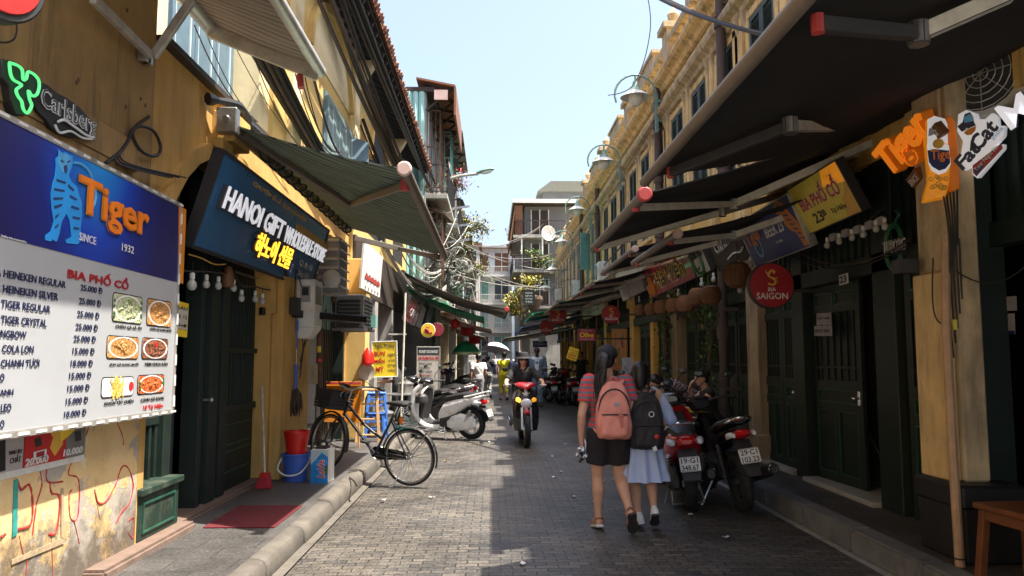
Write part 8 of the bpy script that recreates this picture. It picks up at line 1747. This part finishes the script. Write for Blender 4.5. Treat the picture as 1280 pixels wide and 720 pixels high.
# bulbs
def bulb(label, p, group, cord=.12, s=1., proto=[None]):
    if proto[0] is None:
        r = thing('light_bulb', label, 'bulb', p, group=group); b = MB('bulb'); b.lathe([(.001, -.075), (.022, -.07), (.036, -.05), (.04, -.028), (.034, -.006), (.02, .014), (.016, .02)], (0, 0, 0), 14); b.build('glass', r); b = MB('white_dirty'); b.lathe([(.018, .018), (.022, .03), (.022, .07), (.008, .08)], (0, 0, 0), 12); b.build('socket', r); b = MB('cable'); b.cyl((0, 0, .075), (0, 0, .16), .004, n=5); b.build('cord', r); proto[0] = r; return r
    c = clone(proto[0], MX.Translation(p) @ MX.Scale(s, 4), label); c['group'] = group; return c
LB = [(240,352),(258,352),(273,354),(292,357),(302,370),(319,371),(328,374),(344,376)]
ORD = ['first', 'second', 'third', 'fourth', 'fifth', 'sixth', 'seventh', 'eighth', 'ninth', 'tenth', 'eleventh', 'twelfth', 'thirteenth']
for i, (u, v) in enumerate(LB):
    p = onX(u, v, -2.5); bulb('round white bulb under the blue gift sign, %s from the left' % ORD[i], p, 'bulbs under the blue gift sign', s=.8)
w = MB('cable'); w.tube(spline([onX(u, v-13, -2.5) for u, v in [(222, 350)]+LB+[(372, 376)]]), .009, 6); w.use('gold'); w.tube(spline([onX(u, v, -2.45) for u, v in ((236,318),(250,322),(268,330),(282,330))]), .006, 5); o = w.build('light_string'); rebase(o, onX(300, 340, -2.5)); tag(o, 'dark cord carrying the white bulbs under the blue gift sign', 'cord')
w = MB('sign_brown'); w.lathe([(.03, .09), (.05, .03), (.06, -.05), (.05, -.1), (.02, -.11)], onX(285, 345, -2.5), 12); o = w.build('wooden_bell'); rebase(o, onX(285, 345, -2.5)); tag(o, 'small brown wooden bell hanging among the left bulbs', 'bell')
RB = [(1034,304),(1049,299),(1065,294),(1079,290),(1095,283),(1106,280)]
for i, (u, v) in enumerate(RB): bulb('white bulb in the row below the yellow 23B sign, %s from the left' % ORD[i], onX(u, v, 3.3), 'bulbs on the right hand shops', s=.72)
w = MB('cloth_grey')
for i in range(5): a, b_ = RB[i], RB[i+1]; p = onX((a[0]+b_[0])/2, (a[1]+b_[1])/2-5, 3.33); w.box(p, (.04, .11, .07))
o = w.build('junction_strip', bevel=.004); rebase(o, onX(1070, 290, 3.33)); tag(o, 'grey strip of small boxes between the right hand bulbs', 'strip')
for i, (u, v) in enumerate(((787,372),(799,374),(836,368),(848,366),(877,353),(892,347),(909,343),(923,332),(925,360),(938,328))):
    bulb('white bulb among the woven lanterns on the right, %s from the left' % ORD[i], onX(u, v, 3.05), 'bulbs on the right hand shops', s=.85)
# woven lanterns
GL = 'woven lanterns hanging under the red gold sign'; proto = None
for i, (u, v, rp, Y) in enumerate(((800,388,7,13.2),(814,387,8,12.7),(827,384,9,12.2),(842,382,9.5,11.7),(857,380,11,11.2),(872,371,11,10.6),(889,369,12,10.0),(922,344,16,9.0))):
    p = onY(u, v, Y); rad = rp*Y/960*1.05
    if proto is None:
        r = thing('lantern', '', 'lantern', p, group=GL); b = MB('lantern'); b.lathe([(.10, .19), (.16, .16), (.19, .08), (.2, 0), (.19, -.08), (.15, -.16), (.10, -.185), (.001, -.185)], (0, 0, 0), 18)
        for k in range(18): a = 2*math.pi*k/18; b.tube([(.105*math.cos(a), .105*math.sin(a), .19), (.195*math.cos(a), .195*math.sin(a), .08), (.205*math.cos(a), .205*math.sin(a), 0), (.195*math.cos(a), .195*math.sin(a), -.08), (.105*math.cos(a), .105*math.sin(a), -.186)], .006, 4)
        b.build('basket', r); b = MB('cable'); b.cyl((0, 0, .18), (0, 0, .5), .006, n=5); b.build('cord', r); proto = r
    else: r = clone(proto, MX.Translation(p))
    r.scale = (rad/.2,)*3; r['label'] = ['smallest brown woven lantern at the far left end of the row', 'second woven lantern from the left end', 'third woven lantern from the left end', 'fourth woven lantern, middle left of the row', 'fifth woven lantern, middle right of the row', 'sixth woven lantern, hanging slightly higher than the row', 'large woven lantern at the right end of the row', 'single big brown woven lantern beside the navy beer sign'][i]
# ladder, blue stool, orange sign, pots, table on the left pavement
r = thing('step_ladder', 'small wooden step ladder standing before the blue plastic stool', 'ladder', (-2.0, 12.6, .0), R(8)); b = MB('wood')
for s in (1, -1): b.bar((s*.19, 0, 0), (s*.13, .18, .98), .05, .07); 
b.build('rail', r, bevel=.004); b = MB('wood')
for s in (1, -1): b.bar((s*.18, .42, 0), (s*.12, .22, .96), .035, .04)
b.bar((-.15, .33, .4), (.15, .33, .4), .03, .04); b.build('rear_leg', r, bevel=.003); b = MB('wood'); b.b2((-.2, .08, .96), (.2, .32, .99)); b.build('top', r, bevel=.005)
for z in (.25, .5, .74): b = MB('wood'); b.box((0, .19*z/.98+.03, z), (.36-.1*z, .1, .025)); b.build('step', r, bevel=.003)
def stool(label, p, m, h=.42, rz=0., group=None):
    r = thing('stool', label, 'stool', p, rz, group); b = MB(m); b.b2((-.16, -.16, h-.03), (.16, .16, h)); b.b2((-.14, -.14, h-.07), (.14, .14, h-.03)); b.build('seat', r, bevel=.01)
    for s in (1, -1):
        for t in (1, -1): b = MB(m); b.bar((s*.13, t*.13, h-.04), (s*.165, t*.165, 0), .05, .05); b.build('leg', r, bevel=.006)
    b = MB(m)
    for z in (h*.3, h*.6):
        for s in (1, -1): b.b2((-.15, s*.145-.01, z), (.15, s*.145+.01, z+.035)); b.b2((s*.145-.01, -.15, z), (s*.145+.01, .15, z+.035))
    b.build('rung', r, bevel=.003); return r
stool('blue plastic stool at the bottom of the stack behind the wooden ladder', (-1.98, 13.4, .146), 'stool_blue', .42); stool('blue plastic stool stacked on the other behind the ladder', (-1.98, 13.4, .568), 'stool_blue', .34, R(8))
r = thing('sign_stand', 'orange red standing sign with scribbled letters behind the bicycle handlebar', 'sign', (-2.25, 11.8, .146), R(-6)); b = MB('orange_side'); b.box((0, 0, .68), (.55, .03, .6), rx=R(-8)); b.use('cap_red'); b.box((0, -.005, .97), (.56, .035, .04), rx=R(-8)); b.build('panel', r, bevel=.004); b = MB('wood'); b.bar((-.25, 0, 0), (-.22, .06, .95), .03, .03); b.bar((.25, 0, 0), (.22, .06, .95), .03, .03); b.build('leg', r); b = MB('yellow_bright'); b.T = MX.Translation((-.22, -.03, .5)) @ MX.Rotation(R(82), 4, 'X'); b.text('CAFE', 0, 0, .44, .17, .0, .003, .02); b.text('BIA', .05, .2, .34, .12, .0, .003, .02); b.build('lettering', r, smooth=0)
b = MB('alu_white'); b.cyl((-1.72, 14.7, .0), (-1.68, 14.9, 2.75), .02, n=10); b.bar((-2.0, 14.9, 1.95), (-1.65, 14.9, 1.95), .03, .03); o = b.build('pole'); rebase(o, (-1.72, 14.7, 0)); tag(o, 'thin white upright pole in front of the yellow noodle menu', 'pole')
r = thing('table', 'low steel table with a pot before the dim shop', 'table', (-1.95, 15.8, .146)); b = MB('steel'); b.b2((-.4, -.3, .6), (.5, .3, .63)); b.build('table_top', r, bevel=.004)
for x, y in ((-.37, -.27), (.47, -.27), (.47, .27), (-.37, .27)): b = MB('steel'); b.bar((x, y, 0), (x, y, .6), .03, .03); b.build('leg', r)
def pot(label, p, r0, h): b = MB('pot_metal'); b.lathe([(.001, 0), (r0, 0), (r0, h), (r0*1.08, h), (r0*1.08, h+.02), (r0*.6, h+.06), (.03, h+.08), (.03, h+.11), (.001, h+.115)], (0, 0, 0), 22); o = b.build('pot', smooth=40); o.location = p; tag(o, label, 'pot'); return o
pot('large aluminium stock pot on the pavement behind the wooden ladder', (-1.97, 14.4, .146), .17, .32); pot('aluminium pot on the steel table by the stooping woman', (-1.75, 15.8, .776), .15, .18)
bucket('green plastic tub beside the stock pot', (-1.72, 14.9, .0), 'teal_paint', .2, .26, .2)
r = thing('conical_hat', 'straw hat and red bag hanging on the lit yellow pillar', 'hat', (-2.12, 13.15, 1.25)); b = MB('board'); b.lathe([(.001, .05), (.14, 0), (.001, .02)], (0, 0, 0), 18, 'Y'); b.build('brim', r); b = MB('bucket_red'); b.lathe([(.02, .32), (.1, .2), (.11, .06), (.02, .0)], (.02, -.03, .1), 12); b.build('bag', r)
b = MB('mat_red'); b.b2((-2.30, 6.32, .146), (-1.73, 7.22, .158))
o = b.build('door_mat', bevel=.004); rebase(o, (-2, 6.75, .146)); tag(o, 'dark red door mat on the left sidewalk', 'mat')
# old signs and boxes over the second arch
r = thing('air_conditioner', 'white louvred cabinet with a small dish, fixed above the second arch on the left', 'air conditioner', (-2.35, 10.9, 2.75)); b = MB('cloth_grey'); b.b2((-.1, -.1, -.35), (.2, .5, .45)); b.build('casing', r, bevel=.01); b = MB('white_dirty')
for k in range(6): b.box((.22, .2, -.25+.13*k), (.05, .5, .02), ry=R(35)); b.box((.05, -.115, -.25+.13*k), (.28, .05, .02), rx=R(35))
b.build('louvre', r); b = MB('white'); b.lathe([(.001, 0), (.09, .02), (.13, .06)], (.1, -.2, -.15), 16, 'Y'); b.build('fan_cover', r)
s = Sign('shop_sign', 'old whitish corrugated sign board with red streaks on the left above the black cabinet', 'sign', onX(451, 360, -2.15), onX(474, 372, -2.15), onX(454, 300, -2.1)); b = MB('white_dirty'); k = 12
for i in range(k): x = s.w*i/k; b.slab([(x, 0, 0), (x+s.w/k*.5, 0, .02), (x+s.w/k, 0, 0), (x+s.w/k, 0, -.03), (x, 0, -.03)], (0, s.h, 0))
b.build('panel', s.r, smooth=0); b = MB('cap_red'); b.b2((.1*s.w, .24*s.h, .021), (.9*s.w, .33*s.h, .026)); b.use('white'); 
for i in range(5): b.b2((s.w*(.12+.17*i), .36*s.h, .021), (s.w*(.22+.17*i), s.h*(.7+.1*rnd.random()), .027)); b.b2((s.w*(.12+.17*i), .08*s.h, .021), (s.w*(.19+.17*i), s.h*.2, .027))
b.build('lettering', s.r, smooth=0)
r = thing('air_conditioner', 'black boxed condenser hanging on the left wall below the corrugated sign', 'air conditioner', (-2.2, 12.4, 1.98)); b = MB('plastic_dark'); b.b2((-.25, -.4, -.02), (.2, .5, .5)); b.build('casing', r, bevel=.01); b = MB('black')
for k in range(7): b.b2((-.2, -.41, .05+.06*k), (.15, -.4, .07+.06*k)); b.b2((.2, -.35, .05+.06*k), (.21, .45, .07+.06*k))
b.build('grille', r); b = MB('shut_teal'); b.b2((.2, .3, .02), (.28, .5, .22)); b.build('label_box', r); b = MB('steel'); b.bar((-.3, -.3, -.04), (.25, -.3, -.04), .03, .04); b.bar((-.3, .4, -.04), (.25, .4, -.04), .03, .04); b.build('bracket', r)
# right pavement: wooden stool, small table, grey board, things leaning
r = thing('stool', 'orange brown wooden stool at the lower right corner', 'stool', (3.18, 4.55, .146), R(6)); h = .46; b = MB('wood_orange'); b.b2((-.16, -.28, h-.035), (.2, .28, h)); b.build('seat', r, bevel=.006)
for x, y in ((-.13, -.24), (.17, -.24), (.17, .24), (-.13, .24)): b = MB('wood_orange'); b.bar((x*.92, y*.92, h-.03), (x*1.12, y*1.08, 0), .05, .05); b.build('leg', r, bevel=.004)
b = MB('wood_orange'); b.b2((-.13, -.235, h-.1), (.17, -.215, h-.036)); b.b2((-.13, .215, h-.1), (.17, .235, h-.036)); b.b2((-.14, -.22, h-.1), (-.12, .22, h-.036)); b.b2((-.15, -.24, .14), (.18, -.22, .18)); b.build('rail', r, bevel=.003)
r = thing('table', 'small dark table between the bending woman and the seated woman', 'table', (2.5, 10.95, 0)); b = MB('dark_wood'); b.b2((-.3, -.35, .62), (.28, .35, .66)); b.build('table_top', r, bevel=.006)
for x, y in ((-.26, -.3), (.24, -.3), (.24, .3), (-.26, .3)): b = MB('dark_wood'); b.bar((x, y, 0), (x, y, .62), .04, .04); b.build('leg', r)
stool('dark stool under the seated woman in black', (3.05, 10.55, .146), 'black', .40)
stool('dark stool under the half hidden person', (2.42, 12.95, 0), 'black', .52)
b = MB('yellow_bright'); b.box((2.72, 10.3, .80), (.16, .06, .05)); o = b.build('yellow_box', bevel=.005); rebase(o, (2.72, 10.3, .78)); tag(o, 'small yellow box on the table edge by the seated woman', 'box')
b = MB('dark_wood'); b.b2((2.62, 10.2, .74), (2.85, 10.45, .775)); 
for x, y in ((2.64, 10.22), (2.83, 10.22), (2.64, 10.43), (2.83, 10.43)): b.bar((x, y, 0), (x, y, .74), .03, .03)
o = b.build('side_table'); rebase(o, (2.73, 10.32, 0)); tag(o, 'narrow dark stand carrying the yellow box', 'stand')
s = Sign('board', 'grey board with black marks hung behind the walkers beside the raised arm', 'board', onY(778, 481, 12.5), onY(790, 481, 12.5), onY(778, 447, 12.5)); s.panel('cloth_grey', .02); b = MB('ink_black'); b.disc((s.w*.35, s.h*.62), .012, 0, .003, 8); b.disc((s.w*.6, s.h*.55), .01, 0, .003, 8); b.build('mark', s.r)
b = MB('black'); b.cyl((3.95, 7.5, .19), (3.72, 7.9, 1.05), .012); o = b.build('stick'); rebase(o, (3.95, 7.5, .19)); tag(o, 'thin dark stick leaning inside the open green doorway', 'stick')
s = Sign('picture', 'colourful picture panel in orange frame on a right shop behind the walkers', 'picture', onX(765, 460, 3.45), onX(783, 466, 3.45), onX(765, 412, 3.45)); s.panel('orange_side', .03, edge='wood', ew=.03); b = MB('leaf_light')
for _ in range(12): b.disc((s.w*rnd.uniform(.1, .9), s.h*rnd.uniform(.1, .9)), .12, .001, .004, 10)
b.use('red')
for _ in range(7): b.disc((s.w*rnd.uniform(.1, .9), s.h*rnd.uniform(.1, .9)), .08, .004, .007, 8)
b.build('print', s.r, smooth=0)
# green parasol on the left
r = thing('parasol', 'green and pale panelled sun parasol over the left scooters', 'parasol', (-1.2, 36, 0)); r.scale = (.7, .7, 1); b = MB('parasol_green'); rg = [[V((q_*math.cos(2*math.pi*k/24), q_*math.sin(2*math.pi*k/24), z)) for k in range(24)] for q_, z in ((.01, 2.3), (.35, 2.2), (.7, 2.0), (.95, 1.75), (.94, 1.74), (.69, 1.98), (.01, 2.28))]; b.ring(rg); b.build('canopy', r, smooth=50); b = MB('parasol_pale'); b.lathe([(.955, 1.76), (.965, 1.64), (.95, 1.64), (.945, 1.76)], (0, 0, 0), 24); b.build('valance', r); b = MB('alu_white'); b.cyl((0, 0, 0), (0, 0, 2.3), .02); b.build('pole', r); b = MB('concrete'); b.lathe([(.001, 0), (.22, 0), (.2, .08), (.03, .1)], (0, 0, 0), 16); b.build('base', r)

# ---- foliage
def leaves(mb, pts, n, size, spread, q, mats):
    for _ in range(n):
        p = V(q.choice(pts))+V((q.gauss(0, spread[0]), q.gauss(0, spread[1]), q.gauss(0, spread[2]))); s = size*q.uniform(.6, 1.4); mb.use(q.choice(mats))
        rt = MX.Rotation(q.uniform(0, 6.3), 3, 'Z') @ MX.Rotation(q.uniform(-1.2, 1.2), 3, 'X')
        mb.add([p+rt @ V(v) for v in ((0, -s, 0), (s*.45, 0, s*.12), (0, s, 0), (-s*.45, 0, s*.12))], [(0, 1, 2, 3)])
def ivy(label, x, y, z0, z1, seed, w=.09, n=700, name='climbing_plant'):
    q = random.Random(seed); r = thing(name, label, 'plant', (x, y, z0)); st = spline([(x+q.uniform(-.04, .04), y+q.uniform(-.05, .05), z0+(z1-z0)*i/7) for i in range(8)]); b = MB('bark'); b.tube(st, .018, 6); part(b, 'stem', r); b = MB('leaf'); leaves(b, st, n, .035, (w, w, .08), q, ['leaf', 'leaf', 'leaf', 'leaf_light']); part(b, 'foliage', r, smooth=0); return r
ivy('dense green ivy climbing the column left of the rusty street level drainpipe', 3.3, 11.6, .15, 2.9, 5, .08, 900)
ivy('thin ivy on the column behind the bending woman', 3.32, 14.6, .6, 2.9, 6, .07, 500)
r = thing('hanging_plant', 'dark leafy garland hanging below the woven lanterns', 'plant', (3.2, 12.6, 2.2)); q = random.Random(3); b = MB('leaf'); P = [V((3.15, y, 2.35-.12*math.sin((y-10.8)*2))) for y in [10.9+.1*i for i in range(36)]]; leaves(b, P, 700, .045, (.08, .08, .12), q, ['leaf', 'dark_wood', 'leaf', 'leaf_dry']); part(b, 'foliage', r, smooth=0); b = MB('bark'); b.tube(P[::4], .012, 5); part(b, 'stem', r)
def tree(label, base, crown, n, seed, mats, size=.1, name='tree'):
    q = random.Random(seed); r = thing(name, label, 'tree', base); b = MB('bark'); base = V(base); b.tube(spline([base, base.lerp(V(crown[0][0]), .5)+V((.1, 0, 0)), V(crown[0][0])]), .06, 7); ends = []
    for c, s in crown:
        c = V(c)
        for _ in range(5): e = c+V((q.gauss(0, s), q.gauss(0, s), q.gauss(0, s*.8))); b.tube(spline([V(crown[0][0]), c.lerp(e, .3), e], 4), [.03, .028, .026, .024, .02, .016, .012, .009, .006], 5); ends += [c.lerp(e, .4+.15*k) for k in range(5)]
    part(b, 'trunk', r); b = MB(mats[0]); leaves(b, ends, n, size, (.16, .16, .16), q, mats); part(b, 'crown', r, smooth=0); return r
tree('sprawling yellow green vine hanging over the far left rooftops beside the street light', (-1.9, 33.5, 4.5), [((-1.5, 33.2, 7.0), .5), ((-1.0, 33.4, 7.6), .4), ((-.9, 33, 6.3), .45), ((-.8, 33.2, 5.4), .4), ((-1.3, 33, 5.9), .4), ((-.35, 33, 7.2), .3)], 1100, 4, ['leaf_light', 'leaf', 'leaf_light', 'leaf_dry'], .075, 'vine')
tree('pink flowering rooftop shrub on the far grey green house', (2.6, 69.6, 11.8), [((2.2, 69.3, 12.4), .7), ((3.4, 69.3, 12.5), .6), ((1.7, 69.2, 11.7), .5)], 1500, 9, ['leaf', 'flower', 'leaf_light', 'flower'], .14, 'rooftop_shrub')
tree('yellow leaved potted tree by the grey tower house foot', (1.6, 43, 3.6), [((1.5, 43, 4.9), .5), ((.9, 43, 4.3), .45), ((1.9, 42.8, 5.6), .4)], 1300, 12, ['leaf_light', 'leaf_dry', 'leaf', 'yellow_olive'], .085, 'tree')
tree('small green plant box on the balcony beside the grey tower house lamp', (2.5, 43.9, 6.6), [((2.5, 43.6, 7.4), .3), ((2.9, 43.6, 7.0), .25)], 500, 13, ['leaf_light', 'leaf'], .08, 'balcony_plant')
tree('dry potted balcony plants on the weathered house below the tin canopies', (-1.4, 27.2, 7.3), [((-1.4, 27.2, 7.9), .25), ((-1.2, 27.3, 7.7), .2)], 400, 14, ['leaf_dry', 'leaf', 'flower'], .06, 'balcony_plant')

# ---- street light, utility pole and cables
r = thing('street_light', 'tall curved grey street light on the left, leaning over the roadway', 'street light', (-1.75, 24, 0)); b = MB('alu'); P = [(-1.75, 24, 0), (-1.75, 24, 5.6)] + [tuple(onY(u, v, 24)) for u, v in ((541,262),(541,248),(545,236),(556,226),(575,220),(598,217))]; b.tube(spline(P, 5), [.07]*11+[.05]*(len(spline(P, 5))-11), 10); part(b, 'pole', r)
h_ = onY(606, 214, 24); b = MB('lamp_green'); b.T = MX.Translation(h_) @ MX.Rotation(R(-14), 4, 'Y'); loftx(b, [(-.28, 0, .0, .05, .04), (-.1, 0, .02, .1, .06), (.15, 0, .02, .11, .06), (.3, 0, 0, .04, .03)], 2.4); part(b, 'lamp_head', r); b = MB('lamp_glass'); b.T = MX.Translation(h_) @ MX.Rotation(R(-14), 4, 'Y'); b.ell((.05, 0, -.04), (.2, .085, .06), 14, 8); part(b, 'lens', r)
r = thing('utility_pole', 'concrete utility pole wrapped in coiled cables on the left', 'utility pole', (-1.8, 25, 0)); b = MB('concrete'); b.tube([(-1.8, 25, 0), (-1.8, 25, 7.2)], [.14, .1], 10); part(b, 'shaft', r); b = MB('steel')
for z in (5.1, 5.6, 6.2): b.bar((-2.5, 24.9, z), (-.75, 24.9, z+.25), .06, .06)
part(b, 'crossarm', r); b = MB('cable_grey'); q = random.Random(8)
for k in range(46):
    c = V((-1.35+q.gauss(0, .38), 24.6+q.uniform(-.8, .6), q.choice([3.9, 4.2, 4.6, 3.7])+q.gauss(0, .18))); rr = q.uniform(.14, .34); ax = V((q.gauss(0, .5), 1, q.gauss(0, .4))).normalized(); a = ax.cross(V((0, 0, 1))).normalized(); c2 = ax.cross(a)
    b.use(q.choice(['cable_grey', 'cable_grey', 'cable', 'cable_brown'])); b.tube([c+a*rr*math.cos(t*.45)+c2*rr*.8*math.sin(t*.45)+ax*.01*t for t in range(q.randrange(14, 20))], q.uniform(.01, .018), 4)
part(b, 'coiled_cable', r)
b = MB('cable_grey')
for k in range(60):
    a = V((-2.1+q.uniform(0, .3), 22.6+q.uniform(0, 6), 3.8+q.uniform(0, 3))); e = V((-1.9+q.uniform(-.2, 1.2), 24.5+q.uniform(-1, 2), 3.8+q.uniform(0, 2.6))); b.use(q.choice(['cable_grey', 'cable_grey', 'cable_brown', 'cable'])); b.tube(sag(a, e, q.uniform(.1, .6), 8), q.uniform(.009, .02), 4)
part(b, 'cable_tangle', r)
def cables(label, runs, m='cable', rad=.018, grp='overhead cables', strands=3, jit=.035, name='cable_bundle', sg=.25):
    b = MB(m); q = random.Random(len(runs)*7+int(abs(runs[0][0][1])*10))
    for a, e in runs:
        for k in range(strands): o = V((q.gauss(0, jit), q.gauss(0, jit), q.gauss(0, jit))); o2 = V((q.gauss(0, jit), q.gauss(0, jit), q.gauss(0, jit))); b.use(q.choice([m, m, 'cable_brown'])); b.tube(sag(V(a)+o, V(e)+o2, sg*q.uniform(.7, 1.2), 14), rad*q.uniform(.6, 1.1), 6)
    o = b.build(name); p = V(runs[0][0]); rebase(o, p); tag(o, label, 'cable', grp); return o
def seg(a, b, d0, d1): return (onX(a[0], a[1], d0), onX(b[0], b[1], d1))
cables('heavy black cable bundle hugging the yellow wall behind the striped top left awning', [seg((322, 60), (440, 262), -2.42, -2.3), seg((330, 60), (446, 262), -2.4, -2.3)], strands=16, jit=.04, rad=.022, sg=.1)
cables('pair of thick black cables sweeping down across the blind arch', [seg((372, -60), (500, 225), -2.2, -2.05), seg((386, -60), (508, 225), -2.2, -2.05)], strands=3, rad=.034, sg=.12)
cables('two dark cables running under the tiled eave', [seg((418, -40), (540, 240), -2.15, -1.9), seg((440, -40), (548, 240), -2.1, -1.9)], strands=4, rad=.026, sg=.1)
cables('sagging black cable bundle from under the eave to the utility pole', [(V((-2.3, 10.2, 6.9)), V((-1.6, 24.8, 5.4))), (V((-2.44, 14.2, 5.9)), V((-1.5, 24.8, 4.7))), (V((-1.9, 24.8, 5.6)), V((-1.6, 40, 5.0)))], strands=5, rad=.026, jit=.06, sg=.7)
cables('thin loose wires drooping over the blue shutters on the left', [seg((246, 30), (322, 150), -2.7, -2.4), seg((300, 50), (380, 190), -2.45, -2.3), seg((340, 70), (420, 200), -2.4, -2.25)], strands=2, rad=.007, sg=.15)
cables('looping wires beside the pale shutters below the awning corner', [seg((372, 84), (430, 190), -2.35, -2.2), seg((385, 90), (436, 200), -2.35, -2.2)], strands=3, rad=.012, sg=.35)
cables('grey drooping cables from the gift sign awning to the utility pole', [(onX(545, 240, -1.9), V((-1.6, 24.6, 5.0))), (V((-2.2, 17, 4.4)), V((-1.5, 24.6, 4.4))), (V((-2.3, 16, 3.9)), V((-1.4, 24.6, 3.9)))], m='cable_grey', strands=4, rad=.022, sg=.7)
cables('thick black overhead cable crossing to the shuttered right facade', [(onZ(805, -14, 8.2), onX(968, 46, 3.4))], strands=7, rad=.026, jit=.02, sg=.1)
cables('crossing wires strung between both sides far down the street', [(V((-1.6, 25, 5.6)), V((3.4, 34, 5.4))), (V((-1.6, 25, 5.0)), V((3.4, 37, 4.9))), (V((-1.4, 26, 4.4)), V((3.3, 30, 4.6))), (V((-1.4, 34, 6.4)), V((3.3, 42, 7.2))), (V((-1.5, 40, 7.4)), V((3, 44, 9.2)))], m='cable_grey', strands=2, rad=.014, sg=.5)
cables('thin wires running along the cream facade past the lamps', [(V((3.3, 15.2, 6.3)), V((3.3, 42, 5.6))), (V((3.3, 18, 4.4)), V((3.3, 42, 4.4))), (V((3.2, 22, 4.0)), V((3.2, 42, 3.8)))], m='cable_brown', strands=2, rad=.011, sg=.3)
w = MB('cable'); w.tube(spline([onY(u, v, 14.6) for u, v in ((806,-20),(812,10),(813,35),(808,65),(800,90),(790,108),(776,116),(760,119))]), .010, 6); o = w.build('cable'); tag(o, 'single thin wire curling in the sky beside the nearest facade lamp', 'cable')
cables('drooping wires under the second right awning by the neon ring', [(onX(960, 300, 3.4), onX(1100, 262, 3.4)), (onX(1000, 320, 3.45), onX(1140, 300, 3.4)), (onX(1220, 190, 3.6), onX(1290, 190, 3.6))], strands=2, rad=.008, sg=.2)
w = MB('cable'); w.tube(spline([onZ(u, v, .17) for u, v in ((437,597),(443,602),(446,607),(442,601))]), .009, 5); o = w.build('lock_chain'); tag(o, 'short dark chain lying on the left kerb beside the bicycle', 'chain')
# bits of litter on the roadway
q = random.Random(21)
for i in range(22):
    x, y = q.uniform(-1.3, 2.7), q.uniform(5.5, 14); b = MB(q.choice(['white_dirty', 'board', 'leaf_dry'])); b.ring([[V((.02*a-.03, .02*c+.005*a, .004+.006*math.sin(a*2+c))) for a in range(4)] for c in range(3)], caps=False, closed=False); o = b.build('paper_scrap'); o.location = (x, y, .006); o.rotation_euler.z = q.uniform(0, 6); tag(o, 'tiny pale scrap of litter on the dark paving', 'litter', 'scraps of litter on the paving')
